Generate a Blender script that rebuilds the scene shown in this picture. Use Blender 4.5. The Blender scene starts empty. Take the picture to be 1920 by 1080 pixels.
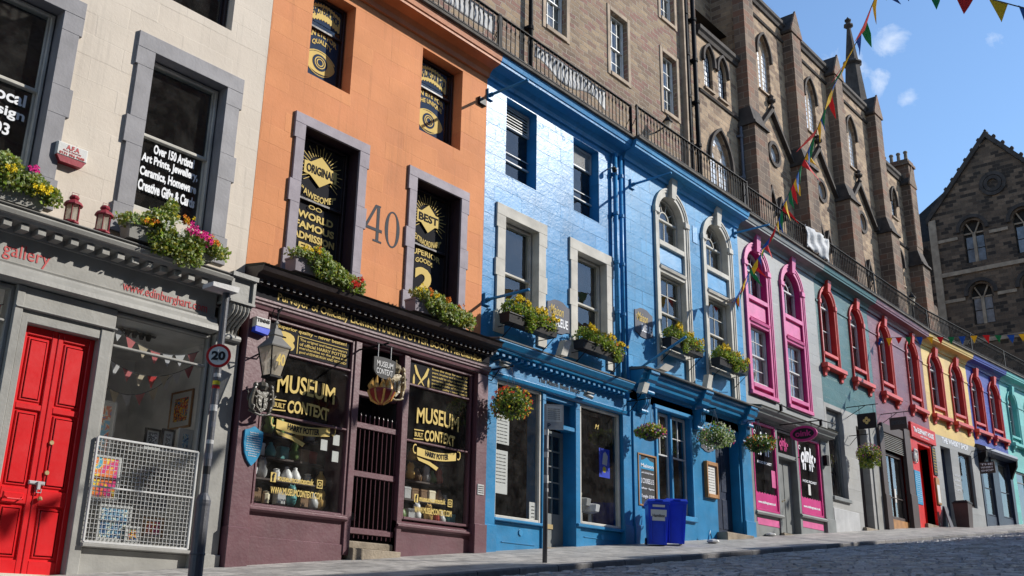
import bpy, math, random
from mathutils import Matrix, Vector
random.seed(7)
R = math.radians
scene = bpy.context.scene
col = scene.collection

# ------------------------------------------------------------------ frames
# world: x along the facades (up the street), y into the buildings, z up.  Eye level is z = 0.
SEG = {0: Matrix.Identity(4),
       1: Matrix.Translation((28, 0, 0)) @ Matrix.Rotation(R(-4.5), 4, 'Z')}
ORIG = {}; SEGOF = {}
def g(x): return 1.35 + 0.099 * x            # pavement height at the wall line
def g1(s): return 1.35 + 0.099 * (28 + s) - 0.1

# ------------------------------------------------------------------ mesh builder
class MB:
    def __init__(s): s.v = []; s.f = []; s.m = []
    def add(s, vs, fs, mi=0):
        b = len(s.v); s.v += [tuple(v) for v in vs]
        for f in fs: s.f.append([b + i for i in f]); s.m.append(mi)
        return s
    def quad(s, a, b, c, d, mi=0): return s.add([a, b, c, d], [(0, 1, 2, 3)], mi)
    def box(s, x0, x1, y0, y1, z0, z1, mi=0):
        v = [(x0,y0,z0),(x1,y0,z0),(x1,y1,z0),(x0,y1,z0),(x0,y0,z1),(x1,y0,z1),(x1,y1,z1),(x0,y1,z1)]
        return s.add(v, [(0,3,2,1),(4,5,6,7),(0,1,5,4),(1,2,6,5),(2,3,7,6),(3,0,4,7)], mi)
    def bev(s, x0, x1, y0, y1, z0, z1, b=.012, mi=0):       # box whose street-side edges are bevelled
        v = [(x0,y1,z0),(x1,y1,z0),(x1,y1,z1),(x0,y1,z1),
             (x0,y0+b,z0),(x1,y0+b,z0),(x1,y0+b,z1),(x0,y0+b,z1),
             (x0+b,y0,z0+b),(x1-b,y0,z0+b),(x1-b,y0,z1-b),(x0+b,y0,z1-b)]
        return s.add(v, [(0,1,2,3),(0,4,5,1),(1,5,6,2),(2,6,7,3),(3,7,4,0),(4,8,9,5),(5,9,10,6),(6,10,11,7),(7,11,8,4),(8,11,10,9)], mi)
    def hexa(s, p, mi=0):                                   # 8 corners: bottom 4, top 4
        return s.add(p, [(0,3,2,1),(4,5,6,7),(0,1,5,4),(1,2,6,5),(2,3,7,6),(3,0,4,7)], mi)
    def prism_xz(s, poly, y0, y1, mi=0):
        n = len(poly)
        v = [(x, y0, z) for x, z in poly] + [(x, y1, z) for x, z in poly]
        fs = [tuple(range(n)), tuple(range(2*n-1, n-1, -1))] + [(i, i+n, (i+1) % n + n, (i+1) % n) for i in range(n)]
        return s.add(v, fs, mi)
    def prism_yz(s, poly, x0, x1, mi=0):
        n = len(poly)
        v = [(x0, y, z) for y, z in poly] + [(x1, y, z) for y, z in poly]
        fs = [tuple(range(n)), tuple(range(2*n-1, n-1, -1))] + [(i, i+n, (i+1) % n + n, (i+1) % n) for i in range(n)]
        return s.add(v, fs, mi)
    def prism_xy(s, poly, z0, z1, mi=0):
        n = len(poly)
        v = [(x, y, z0) for x, y in poly] + [(x, y, z1) for x, y in poly]
        fs = [tuple(range(n)), tuple(range(2*n-1, n-1, -1))] + [(i, i+n, (i+1) % n + n, (i+1) % n) for i in range(n)]
        return s.add(v, fs, mi)
    def tube(s, pts, r, n=6, mi=0, caps=True):
        pts = [Vector(p) for p in pts]; rr = r if isinstance(r, (list, tuple)) else [r]*len(pts)
        b = len(s.v); prev = None
        for i, p in enumerate(pts):
            d = (pts[min(i+1, len(pts)-1)] - pts[max(i-1, 0)]).normalized()
            if prev is None:
                a = Vector((0,0,1)) if abs(d.z) < .9 else Vector((1,0,0))
                u = d.cross(a).normalized()
            else: u = (prev - d * prev.dot(d)).normalized()
            prev = u; w = d.cross(u)
            for k in range(n):
                t = 2*math.pi*k/n; s.v.append(tuple(p + (u*math.cos(t) + w*math.sin(t))*rr[i]))
        for i in range(len(pts)-1):
            for k in range(n):
                a = b+i*n+k; c = b+i*n+(k+1) % n
                s.f.append([a, c, c+n, a+n]); s.m.append(mi)
        if caps:
            s.f.append([b+k for k in range(n)][::-1]); s.m.append(mi)
            s.f.append([b+(len(pts)-1)*n+k for k in range(n)]); s.m.append(mi)
        return s
    def lathe(s, c, prof, n=10, mi=0, rot=0.0, sx=1, sy=1):   # prof: (radius, z) from bottom to top
        b = len(s.v); cx, cy, cz = c
        for r, z in prof:
            for k in range(n):
                t = 2*math.pi*k/n + rot; s.v.append((cx + r*sx*math.cos(t), cy + r*sy*math.sin(t), cz + z))
        for i in range(len(prof)-1):
            for k in range(n):
                a = b+i*n+k; d = b+i*n+(k+1) % n
                s.f.append([a, d, d+n, a+n]); s.m.append(mi)
        s.f.append([b+k for k in range(n)][::-1]); s.m.append(mi)
        s.f.append([b+(len(prof)-1)*n+k for k in range(n)]); s.m.append(mi)
        return s
    def prof(s, pr, x0, x1, mi=0): return s.prism_yz(pr, x0, x1, mi)
    def leaf(s, p, size, mi=0, up=.3):
        d = Vector((random.gauss(0,1), random.gauss(0,1), random.gauss(up,1))).normalized()
        e = d.cross(Vector((random.gauss(0,1), random.gauss(0,1), random.gauss(0,1)))).normalized()
        p = Vector(p); l = size*random.uniform(.6,1.3); w = l*.42
        nrm = d.cross(e)
        return s.add([p, p+d*l*.5+e*w+nrm*l*.1, p+d*l, p+d*l*.5-e*w+nrm*l*.1], [(0,1,2,3)], mi)
    def build(s, name, mat, parent=None, label=None, smooth=False, loc=None, seg=None):
        me = bpy.data.meshes.new(name)
        root = parent
        while root is not None and root.parent is not None: root = root.parent
        if root is not None: o = ORIG[root]
        else: o = Vector(loc) if loc is not None else Vector((0,0,0))
        me.from_pydata([(x-o[0], y-o[1], z-o[2]) for x, y, z in s.v], [], s.f)
        for m in (mat if isinstance(mat, (list, tuple)) else [mat]): me.materials.append(m)
        me.polygons.foreach_set('material_index', s.m)
        me.validate(); me.update()
        if smooth: me.polygons.foreach_set('use_smooth', [True]*len(me.polygons))
        ob = bpy.data.objects.new(name, me); col.objects.link(ob)
        if parent is not None: ob.parent = parent
        else:
            ORIG[ob] = o; SEGOF[ob] = seg or 0
            ob.matrix_world = SEG[seg or 0] @ Matrix.Translation(o)
        if label: ob['label'] = label
        return ob

def thing(name, label, cat, loc, seg=0, group=None):
    o = bpy.data.objects.new(name, None); col.objects.link(o); o.empty_display_size = .2
    ORIG[o] = Vector(loc); SEGOF[o] = seg
    o.matrix_world = SEG[seg] @ Matrix.Translation(loc)
    o['label'] = label; o['category'] = cat
    if group: o['group'] = group
    return o
def tag(o, label, cat, group=None, kind=None):
    if label: o['label'] = label
    if cat: o['category'] = cat
    if group: o['group'] = group
    if kind: o['kind'] = kind
    return o
def copy_tree(o, loc, label=None, seg=0, rot=0, scale=None, group=None):
    c = o.copy(); col.objects.link(c)
    ORIG[c] = Vector(loc); SEGOF[c] = seg
    m = SEG[seg] @ Matrix.Translation(loc) @ Matrix.Rotation(rot, 4, 'Z')
    if scale: m = m @ Matrix.Diagonal((*scale, 1))
    c.matrix_world = m
    if label: c['label'] = label
    if group: c['group'] = group
    for ch in list(o.children):
        d = ch.copy(); col.objects.link(d); d.parent = c
        for gch in list(ch.children):
            e = gch.copy(); col.objects.link(e); e.parent = d
    return c

# ------------------------------------------------------------------ materials
def S(c):                                    # sRGB 0-255 -> linear
    return tuple(((v/255)/12.92 if v/255 <= .04045 else ((v/255+.055)/1.055)**2.4) for v in c)
class NT:
    def __init__(s, name):
        m = bpy.data.materials.new(name); m.use_nodes = True
        s.m = m; s.t = m.node_tree; s.t.nodes.clear(); s.n = s.t.nodes; s.l = s.t.links
        s.out = s.n.new('ShaderNodeOutputMaterial')
    def N(s, typ, **kw):
        nd = s.n.new(typ)
        for k, v in kw.items():
            if k.startswith('i_'):
                key = k[2:]
                key = int(key) if key.isdigit() else key.replace('_', ' ')
                nd.inputs[key].default_value = v
            else: setattr(nd, k, v)
        return nd
    def L(s, a, b): s.l.new(a, b)
def bsdf(nt, rough=.5, metal=0., spec=.5, coat=0.):
    b = nt.N('ShaderNodeBsdfPrincipled'); b.inputs['Roughness'].default_value = rough
    b.inputs['Metallic'].default_value = metal; b.inputs['Specular IOR Level'].default_value = spec
    if coat: b.inputs['Coat Weight'].default_value = coat; b.inputs['Coat Roughness'].default_value = .25
    nt.L(b.outputs[0], nt.out.inputs[0]); return b
def wallvec(nt, ground=False, sc=1.0):       # (x+y, z) so that fronts and returns both carry courses
    tc = nt.N('ShaderNodeTexCoord'); sp = nt.N('ShaderNodeSeparateXYZ'); nt.L(tc.outputs['Object'], sp.inputs[0])
    cb = nt.N('ShaderNodeCombineXYZ')
    if ground: nt.L(sp.outputs[0], cb.inputs[0]); nt.L(sp.outputs[1], cb.inputs[1])
    else:
        ad = nt.N('ShaderNodeMath', operation='ADD'); nt.L(sp.outputs[0], ad.inputs[0]); nt.L(sp.outputs[1], ad.inputs[1])
        nt.L(ad.outputs[0], cb.inputs[0]); nt.L(sp.outputs[2], cb.inputs[1])
    return tc, cb
def mixc(nt, fac, a, b, blend='MIX'):
    m = nt.N('ShaderNodeMix', data_type='RGBA', blend_type=blend)
    if isinstance(fac, (int, float)): m.inputs['Factor'].default_value = fac
    else: nt.L(fac, m.inputs['Factor'])
    for k, v in ((6, a), (7, b)):
        if isinstance(v, tuple): m.inputs[k].default_value = (*v[:3], 1)
        else: nt.L(v, m.inputs[k])
    return m.outputs[2]
def ramp(nt, src, stops):
    r = nt.N('ShaderNodeValToRGB'); nt.L(src, r.inputs[0])
    e = r.color_ramp.elements
    while len(e) > len(stops): e.remove(e[-1])
    while len(e) < len(stops): e.new(.5)
    for i, (p, c) in enumerate(stops):
        e[i].position = p; e[i].color = (*c, 1) if isinstance(c, tuple) else (c, c, c, 1)
    return r.outputs[0]
def noise(nt, vec, scale, detail=4, rough=.55, dist=0.):
    n = nt.N('ShaderNodeTexNoise', i_Scale=scale, i_Detail=detail, i_Roughness=rough, i_Distortion=dist)
    nt.L(vec, n.inputs['Vector']); return n
CACHE = {}
def paint(name, c, rough=.45, spec=.28, var=.12, bump=.15, dirt=.25, dirtc=(.12,.1,.08)):
    if name in CACHE: return CACHE[name]
    nt = NT(name); b = bsdf(nt, rough, 0, spec)
    tc = nt.N('ShaderNodeTexCoord'); v = tc.outputs['Object']
    n1 = noise(nt, v, 2.3, 5); n2 = noise(nt, v, 22, 3); n3 = noise(nt, v, 5, 6, .7)
    dark = tuple(x*(1-var*1.6) for x in c); lite = tuple(min(1, x*(1+var)) for x in c)
    cc = mixc(nt, ramp(nt, n1.outputs[0], [(.3, 0.), (.7, 1.)]), dark, lite)
    cc = mixc(nt, ramp(nt, n3.outputs[0], [(.62, 0.), (.78, dirt)]), cc, dirtc)
    nt.L(cc, b.inputs['Base Color'])
    rr = nt.N('ShaderNodeMapRange', i_3=max(.05, rough-.1), i_4=min(1, rough+.15)); nt.L(n3.outputs[0], rr.inputs[0]); nt.L(rr.outputs[0], b.inputs['Roughness'])
    bp = nt.N('ShaderNodeBump', i_Strength=bump, i_Distance=.02); nt.L(n2.outputs[0], bp.inputs['Height']); nt.L(bp.outputs[0], b.inputs['Normal'])
    CACHE[name] = nt.m; return nt.m
def render_wall(name, c, rough=.55, spec=.5, bw=.95, bh=.36, joint=.5, var=.1, grain=.25, wave=.0, crack=.3, streak=.25, ov=.10):
    """painted masonry: coursed joints under paint, hairline cracks, streaks of weather"""
    nt = NT(name); b = bsdf(nt, rough, 0, spec)
    tc, cb = wallvec(nt); v = tc.outputs['Object']
    warp = noise(nt, v, 1.3, 2)
    va = nt.N('ShaderNodeVectorMath', operation='MULTIPLY_ADD'); nt.L(warp.outputs[1], va.inputs[0]); va.inputs[1].default_value = (.05,.05,.05); nt.L(cb.outputs[0], va.inputs[2])
    br = nt.N('ShaderNodeTexBrick', offset=.5, i_Scale=1, i_Mortar_Size=.006, i_Mortar_Smooth=.4, i_Brick_Width=bw, i_Row_Height=bh)
    nt.L(va.outputs[0], br.inputs['Vector'])
    br.inputs['Color1'].default_value = (0,0,0,1); br.inputs['Color2'].default_value = (1,1,1,1); br.inputs['Mortar'].default_value = (.5,.5,.5,1)
    n1 = noise(nt, v, .9, 5); n3 = noise(nt, v, 6, 7, .7); n2 = noise(nt, v, 14, 6, .65)
    dark = tuple(x*(1-var*1.5) for x in c); lite = tuple(min(1, x*(1+var)) for x in c)
    cc = mixc(nt, ramp(nt, n1.outputs[0], [(.3, 0.), (.7, 1.)]), dark, lite)
    cc = mixc(nt, ov, cc, br.outputs[0], 'OVERLAY')
    st = nt.N('ShaderNodeMapping'); st.inputs['Scale'].default_value = (7, 7, .35); nt.L(v, st.inputs[0])
    ns = noise(nt, st.outputs[0], 1.0, 4, .6)
    cc = mixc(nt, ramp(nt, ns.outputs[0], [(.55, 0.), (.8, streak)]), cc, tuple(x*.45+.02 for x in c))
    cc = mixc(nt, ramp(nt, n3.outputs[0], [(.66, 0.), (.75, .35)]), cc, tuple(x*.5 for x in c))
    jm = nt.N('ShaderNodeMath', operation='MULTIPLY', i_1=.35*joint); nt.L(br.outputs['Fac'], jm.inputs[0])
    nj = ramp(nt, noise(nt, v, 1.7, 3).outputs[0], [(.42, 0.), (.6, 1.)])
    jm2 = nt.N('ShaderNodeMath', operation='MULTIPLY'); nt.L(jm.outputs[0], jm2.inputs[0]); nt.L(nj, jm2.inputs[1])
    cc = mixc(nt, jm2.outputs[0], cc, tuple(x*.3 for x in c))
    nt.L(cc, b.inputs['Base Color'])
    vw = nt.N('ShaderNodeVectorMath', operation='MULTIPLY_ADD'); nt.L(noise(nt, v, 2.2, 6, .6).outputs[1], vw.inputs[0]); vw.inputs[1].default_value = (.9,.9,.9); nt.L(cb.outputs[0], vw.inputs[2])
    vo = nt.N('ShaderNodeTexVoronoi', feature='DISTANCE_TO_EDGE', i_Scale=.6); nt.L(vw.outputs[0], vo.inputs['Vector'])
    ck = ramp(nt, vo.outputs['Distance'], [(0., 0.), (.005, 1.)])
    jb = nt.N('ShaderNodeMath', operation='MULTIPLY'); nt.L(br.outputs['Fac'], jb.inputs[0]); nt.L(ramp(nt, noise(nt, v, 1.7, 3).outputs[0], [(.36, .12), (.6, 1.)]), jb.inputs[1])
    b1 = nt.N('ShaderNodeBump', i_Strength=joint, i_Distance=.012, invert=True); nt.L(jb.outputs[0], b1.inputs['Height'])
    b2 = nt.N('ShaderNodeBump', i_Strength=grain, i_Distance=.02); nt.L(n2.outputs[0], b2.inputs['Height']); nt.L(b1.outputs[0], b2.inputs['Normal'])
    b3 = nt.N('ShaderNodeBump', i_Strength=crack*.6, i_Distance=.004); nt.L(ck, b3.inputs['Height']); nt.L(b2.outputs[0], b3.inputs['Normal'])
    # each stone sits a little out of true
    b4 = nt.N('ShaderNodeBump', i_Strength=.5, i_Distance=.014); nt.L(br.outputs[0], b4.inputs['Height']); nt.L(b3.outputs[0], b4.inputs['Normal'])
    b5 = nt.N('ShaderNodeBump', i_Strength=wave, i_Distance=.06); nt.L(noise(nt, v, 3.1, 3).outputs[0], b5.inputs['Height']); nt.L(b4.outputs[0], b5.inputs['Normal'])
    nt.L(b5.outputs[0], b.inputs['Normal'])
    rr = nt.N('ShaderNodeMapRange', i_3=max(.1, rough-.07), i_4=min(1, rough+.14)); nt.L(n3.outputs[0], rr.inputs[0])
    r2 = nt.N('ShaderNodeMath', operation='MULTIPLY_ADD', i_1=.07); nt.L(br.outputs[0], r2.inputs[0]); nt.L(rr.outputs[0], r2.inputs[2]); nt.L(r2.outputs[0], b.inputs['Roughness'])
    return nt.m
def stone(name, cols, bw=.6, bh=.26, mortar=(.3,.25,.2), rough=.9, soot=.5, msize=.012, bump=.7, wp=(.07,.045,.05)):
    nt = NT(name); b = bsdf(nt, rough, 0, .3)
    tc, cb = wallvec(nt); v = tc.outputs['Object']
    warp = noise(nt, v, 2.5, 2)
    va = nt.N('ShaderNodeVectorMath', operation='MULTIPLY_ADD'); nt.L(warp.outputs[1], va.inputs[0]); va.inputs[1].default_value = wp; nt.L(cb.outputs[0], va.inputs[2])
    def brick(off):
        ad = nt.N('ShaderNodeVectorMath', operation='ADD'); nt.L(va.outputs[0], ad.inputs[0]); ad.inputs[1].default_value = off
        br = nt.N('ShaderNodeTexBrick', offset=.5, i_Scale=1, i_Mortar_Size=msize, i_Mortar_Smooth=.3, i_Brick_Width=bw, i_Row_Height=bh, i_Bias=0.)
        br.inputs['Color1'].default_value = (0,0,0,1); br.inputs['Color2'].default_value = (1,1,1,1); br.inputs['Mortar'].default_value = (.5,.5,.5,1)
        nt.L(ad.outputs[0], br.inputs['Vector']); return br
    b0 = brick((0,0,0)); b1 = brick((bw*17, bh*12, 0))
    cc = mixc(nt, b0.outputs[0], cols[0], cols[1])
    sel = ramp(nt, b1.outputs[0], [(.55, 0.), (.8, 1.)])
    cc = mixc(nt, sel, cc, cols[2])
    n1 = noise(nt, v, .55, 5); n2 = noise(nt, v, 9, 7, .7); n3 = noise(nt, v, 40, 3)
    cc = mixc(nt, ramp(nt, n2.outputs[0], [(.35, 0.), (.75, .55)]), cc, tuple(x*.45 for x in cols[0]))
    cc = mixc(nt, ramp(nt, n1.outputs[0], [(.45, 0.), (.7, soot)]), cc, (.035,.03,.028))
    cc = mixc(nt, b0.outputs['Fac'], cc, mortar)
    nt.L(cc, b.inputs['Base Color'])
    p1 = nt.N('ShaderNodeBump', i_Strength=bump, i_Distance=.025, invert=True); nt.L(b0.outputs['Fac'], p1.inputs['Height'])
    p2 = nt.N('ShaderNodeBump', i_Strength=.55, i_Distance=.03); nt.L(n2.outputs[0], p2.inputs['Height']); nt.L(p1.outputs[0], p2.inputs['Normal'])
    p3 = nt.N('ShaderNodeBump', i_Strength=.3, i_Distance=.01); nt.L(n3.outputs[0], p3.inputs['Height']); nt.L(p2.outputs[0], p3.inputs['Normal'])
    nt.L(p3.outputs[0], b.inputs['Normal'])
    return nt.m
def glass_mat(name, tint=(.8,.85,.85), refl=.16, wob=.35):
    nt = NT(name)
    tr = nt.N('ShaderNodeBsdfTransparent'); tr.inputs[0].default_value = (*tint, 1)
    gl = nt.N('ShaderNodeBsdfGlossy', i_Roughness=.02); gl.inputs[0].default_value = (.95,.97,1,1)
    tc = nt.N('ShaderNodeTexCoord')
    nn = noise(nt, tc.outputs['Object'], 1.6, 2)
    bp = nt.N('ShaderNodeBump', i_Strength=wob, i_Distance=.01); nt.L(nn.outputs[0], bp.inputs['Height']); nt.L(bp.outputs[0], gl.inputs['Normal'])
    lw = nt.N('ShaderNodeLayerWeight', i_Blend=.5); pw = nt.N('ShaderNodeMath', operation='POWER', i_1=4.5); nt.L(lw.outputs['Facing'], pw.inputs[0])
    ad = nt.N('ShaderNodeMath', operation='MULTIPLY_ADD', i_1=.9, i_2=.055+refl*.2); nt.L(pw.outputs[0], ad.inputs[0])
    # dust on the pane
    du = nt.N('ShaderNodeBsdfDiffuse'); du.inputs[0].default_value = (.5,.48,.45,1)
    mx = nt.N('ShaderNodeMixShader'); nt.L(ad.outputs[0], mx.inputs[0]); nt.L(tr.outputs[0], mx.inputs[1]); nt.L(gl.outputs[0], mx.inputs[2])
    m2 = nt.N('ShaderNodeMixShader')
    dn = noise(nt, tc.outputs['Object'], 3, 6, .7)
    nt.L(ramp(nt, dn.outputs[0], [(.4, .006), (.8, .055)]), m2.inputs[0]); nt.L(mx.outputs[0], m2.inputs[1]); nt.L(du.outputs[0], m2.inputs[2])
    nt.L(m2.outputs[0], nt.out.inputs[0]); return nt.m
def foliage_mat(name, c1, c2):
    nt = NT(name); b = bsdf(nt, .5, 0, .4)
    tc = nt.N('ShaderNodeTexCoord'); gi = nt.N('ShaderNodeNewGeometry')
    n = noise(nt, tc.outputs['Object'], 9, 3)
    f = nt.N('ShaderNodeMath', operation='ADD'); nt.L(n.outputs[0], f.inputs[0])
    sc = nt.N('ShaderNodeMath', operation='MULTIPLY_ADD', i_1=.8, i_2=-.4); nt.L(gi.outputs['Random Per Island'], sc.inputs[0]); nt.L(sc.outputs[0], f.inputs[1])
    nt.L(mixc(nt, ramp(nt, f.outputs[0], [(.2, 0.), (.8, 1.)]), c1, c2), b.inputs['Base Color'])
    tl = nt.N('ShaderNodeBsdfTranslucent'); tl.inputs[0].default_value = (*[min(1, x*1.6) for x in c2], 1)
    mx = nt.N('ShaderNodeMixShader', i_0=.3); nt.L(b.outputs[0], mx.inputs[1]); nt.L(tl.outputs[0], mx.inputs[2]); nt.L(mx.outputs[0], nt.out.inputs[0])
    return nt.m
def art_mat(name, cols, scale=6):
    nt = NT(name); b = bsdf(nt, .6)
    tc = nt.N('ShaderNodeTexCoord'); n = noise(nt, tc.outputs['Object'], scale, 1, .5, 2.5)
    k = len(cols); st = [(.32 + .36*i/(k-1), S(c)) for i, c in enumerate(cols)]
    r = nt.N('ShaderNodeValToRGB'); nt.L(n.outputs[0], r.inputs[0]); r.color_ramp.interpolation = 'CONSTANT'
    e = r.color_ramp.elements
    while len(e) < k: e.new(.5)
    for i, (p, c) in enumerate(st): e[i].position = p; e[i].color = (*c, 1)
    nt.L(r.outputs[0], b.inputs['Base Color']); return nt.m

M = {}
def cloth_(name, c):
    nt = NT(name); b = bsdf(nt, .25, 0, .5); b.inputs['Base Color'].default_value = (*c, 1)
    tl = nt.N('ShaderNodeBsdfTranslucent'); tl.inputs[0].default_value = (*c, 1); tr = nt.N('ShaderNodeBsdfTransparent')
    mx = nt.N('ShaderNodeMixShader', i_0=.5); nt.L(b.outputs[0], mx.inputs[1]); nt.L(tl.outputs[0], mx.inputs[2])
    m2 = nt.N('ShaderNodeMixShader', i_0=.35); nt.L(mx.outputs[0], m2.inputs[1]); nt.L(tr.outputs[0], m2.inputs[2]); nt.L(m2.outputs[0], nt.out.inputs[0]); return nt.m
M['cream'] = render_wall('cream_painted_render', (.64,.57,.485), .8, .2, joint=.10, crack=.45, var=.06, streak=.45, ov=.02)
M['orange'] = render_wall('orange_painted_masonry', (.66,.275,.125), .75, .2, joint=.30, ov=.07, crack=.4, var=.09, streak=.45)
M['blue'] = render_wall('glossy_blue_painted_masonry', (.042,.24,.50), .28, .17, joint=1.1, grain=.22, crack=.7, var=.14, wave=.08, streak=.55)
M['blue2'] = render_wall('glossy_mid_blue_painted_masonry', (.06,.27,.51), .33, .14, joint=1.0, grain=.24, crack=.7, var=.12, wave=.08, streak=.55)
M['greywall'] = render_wall('grey_painted_masonry', (.24,.25,.25), .5, .5, joint=.4, crack=.2, var=.06, streak=.35)
M['teal'] = render_wall('teal_painted_masonry', (.045,.135,.135), .34, .3, joint=.8, crack=.4, grain=.4, wave=.15)
M['maroon'] = render_wall('dusky_maroon_painted_masonry', (.19,.07,.10), .36, .3, joint=.8, crack=.4, grain=.4, wave=.15)
M['yellow'] = render_wall('yellow_painted_masonry', (.64,.44,.13), .55, .5, joint=.5, crack=.2)
M['royal'] = render_wall('royal_blue_painted_masonry', (.035,.06,.32), .4, .3, joint=.5, grain=.4, wave=.15)
M['aqua'] = render_wall('aqua_painted_masonry', (.10,.43,.40), .5, .6, joint=.4, crack=.2)
M['p_blue'] = paint('blue_shop_paint', (.012,.19,.40), .33, .6)
M['p_blue_hi'] = paint('blue_moulding_paint', (.03,.25,.5), .3, .8)
M['p_orange'] = paint('orange_moulding_paint', (.5,.17,.06), .5)
M['p_grey'] = paint('pale_grey_joinery_paint', (.30,.295,.275), .45)
M['p_greyd'] = paint('mid_grey_window_surround_paint', (.25,.245,.26), .55)
M['p_brown'] = paint('plum_brown_shop_paint', (.125,.05,.062), .38, .6, dirt=.12)
M['p_dkbrown'] = paint('black_brown_cornice_paint', (.022,.013,.013), .4, .6)
M['p_lilac'] = paint('lilac_grey_stone_paint', (.27,.235,.27), .6, dirt=.4)
M['p_white'] = paint('offwhite_joinery_paint', (.56,.54,.485), .7, .12, dirt=.45, var=.14, dirtc=(.2,.19,.17))
M['p_sash'] = paint('white_sash_paint', (.55,.55,.54), .45)
M['p_red'] = paint('gloss_red_door_paint', (.62,.010,.014), .33, .35, var=.05, dirt=.0, bump=.05)
M['p_lant'] = paint('dull_red_lantern_paint', (.28,.03,.045), .5)
M['p_pink'] = paint('pink_window_paint', (.62,.10,.28), .4, .5, dirt=.05)
M['p_magenta'] = paint('magenta_shopfront_paint', (.52,.015,.17), .35, .5, dirt=.0)
M['p_redwin'] = paint('tomato_red_window_paint', (.62,.055,.04), .4, .6, dirt=.08)
M['p_gshop'] = paint('grey_shopfront_paint', (.20,.21,.205), .45)
M['p_black'] = paint('black_iron_paint', (.006,.006,.008), .6, .14, dirt=.1, bump=.3)
M['p_darkframe'] = paint('dark_brown_sash_paint', (.03,.02,.022), .4)
M['p_navy'] = paint('navy_shopfront_paint', (.012,.022,.05), .35, .6)
M['p_umber'] = paint('dark_umber_shopfront_paint', (.07,.05,.045), .5)
M['p_redshop'] = paint('bright_red_shopfront_paint', (.62,.02,.015), .4)
M['p_aqua'] = paint('aqua_window_paint', (.14,.48,.45), .45)
M['gold'] = paint('gold_lettering', (.66,.50,.18), .8, .08, var=.04, dirt=0, bump=0)
M['t_red'] = paint('faded_red_lettering', (.52,.09,.09), .6, var=.03, dirt=0, bump=0)
M['t_white'] = paint('white_lettering', (.75,.77,.8), .5, var=.02, dirt=0, bump=0)
M['t_grey'] = paint('slate_grey_numerals', (.085,.09,.10), .9, .08, var=.04, dirt=0)
M['t_black'] = paint('black_lettering', (.01,.01,.012), .5, var=0, dirt=0, bump=0)
M['slate_sign'] = paint('slate_grey_sign_face', (.12,.125,.15), .6, .15, dirt=.1)
M['navyvinyl'] = paint('navy_window_vinyl', (.035,.055,.10), .9, .04, var=.03, dirt=.1)
M['charvinyl'] = paint('charcoal_window_vinyl', (.028,.028,.032), .9, .04, var=.03, dirt=.1)
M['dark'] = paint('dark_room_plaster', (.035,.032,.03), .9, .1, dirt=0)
M['room'] = paint('pale_room_plaster', (.75,.74,.72), .8, .2, dirt=0)
M['curtain'] = paint('pale_net_curtain', (.5,.48,.45), .9, .1, dirt=.1)
M['steel'] = paint('galvanised_steel', (.42,.42,.42), .45, .6, dirt=.3)
M['polegrey'] = paint('weathered_pole_paint', (.06,.062,.075), .5, .6, dirt=.35, dirtc=(.2,.18,.15))
M['brass'] = paint('dull_brass', (.45,.33,.14), .35, .8)
M['p_sky'] = paint('light_blue_plaque_enamel', (.03,.27,.48), .35)
M['wood'] = paint('varnished_oak', (.38,.19,.07), .45, var=.25)
M['paper'] = paint('white_printed_paper', (.6,.6,.58), .6, var=.03, dirt=0)
M['chalk'] = paint('blackboard', (.028,.03,.032), .7, dirt=.25, dirtc=(.12,.12,.12))
M['binblue'] = paint('blue_bin_plastic', (.02,.065,.62), .38, .4, dirt=.1, bump=.05)
M['binblack'] = paint('black_bin_plastic', (.02,.018,.018), .45)
M['rubber'] = paint('black_rubber', (.015,.015,.015), .7)
M['lead'] = paint('grey_lead_capping', (.17,.165,.155), .6, dirt=.6)
M['moss'] = paint('mossy_cornice_top', (.06,.055,.04), .9, dirt=.5, dirtc=(.05,.07,.03))
M['cope'] = paint('sooty_stone_coping', (.105,.092,.078), .85, .3, var=.3, bump=.5, dirt=.6, dirtc=(.04,.04,.03))
M['step'] = paint('worn_sandstone_step', (.28,.235,.18), .9, .2, var=.3, bump=.6)
M['slate'] = stone('slate_roof_tiles', [(.02,.02,.024), (.03,.03,.034), (.014,.014,.016)], .3, .16, (.02,.02,.02), .6, .3, .006)
M['tene'] = stone('rubble_sandstone_tenement', [(.39,.285,.185), (.21,.145,.105), (.27,.145,.12)], .46, .18, (.34,.28,.225), .95, .42, .018, 1., (.30,.16,.1))
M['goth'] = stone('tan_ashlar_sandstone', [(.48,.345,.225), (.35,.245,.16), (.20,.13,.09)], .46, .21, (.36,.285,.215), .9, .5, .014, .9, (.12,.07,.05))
M['buttr'] = stone('shade_darkened_sooty_ashlar', [(.25,.18,.13), (.13,.09,.07), (.23,.12,.08)], .62, .30, (.27,.21,.16), .9, .6, .018)  # shade of the buttress sides is put into this darker base colour
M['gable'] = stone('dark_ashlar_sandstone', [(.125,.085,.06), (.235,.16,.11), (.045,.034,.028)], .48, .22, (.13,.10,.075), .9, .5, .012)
M['dress'] = paint('dressed_tan_stone', (.37,.285,.21), .85, .3, var=.2, bump=.4, dirt=.4)
M['dressd'] = paint('soot_black_dressed_stone', (.06,.05,.045), .85, .3, var=.3, bump=.5)
M['glass'] = glass_mat('window_glass')
M['leaded'] = paint('leaded_white_glazing', (.60,.64,.70), .15, .9, var=.2)
M['lampglass'] = cloth_('frosted_lantern_glass', (.62,.56,.46))
M['dimpane'] = paint('dim_old_glazing', (.20,.22,.25), .2, .8, var=.3)
M['leaf'] = foliage_mat('green_leaves', (.04,.10,.014), (.21,.31,.04))
M['leafy'] = foliage_mat('yellow_green_leaves', (.12,.16,.02), (.36,.34,.05))
M['leafl'] = foliage_mat('pale_variegated_leaves', (.12,.20,.05), (.50,.55,.30))
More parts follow.
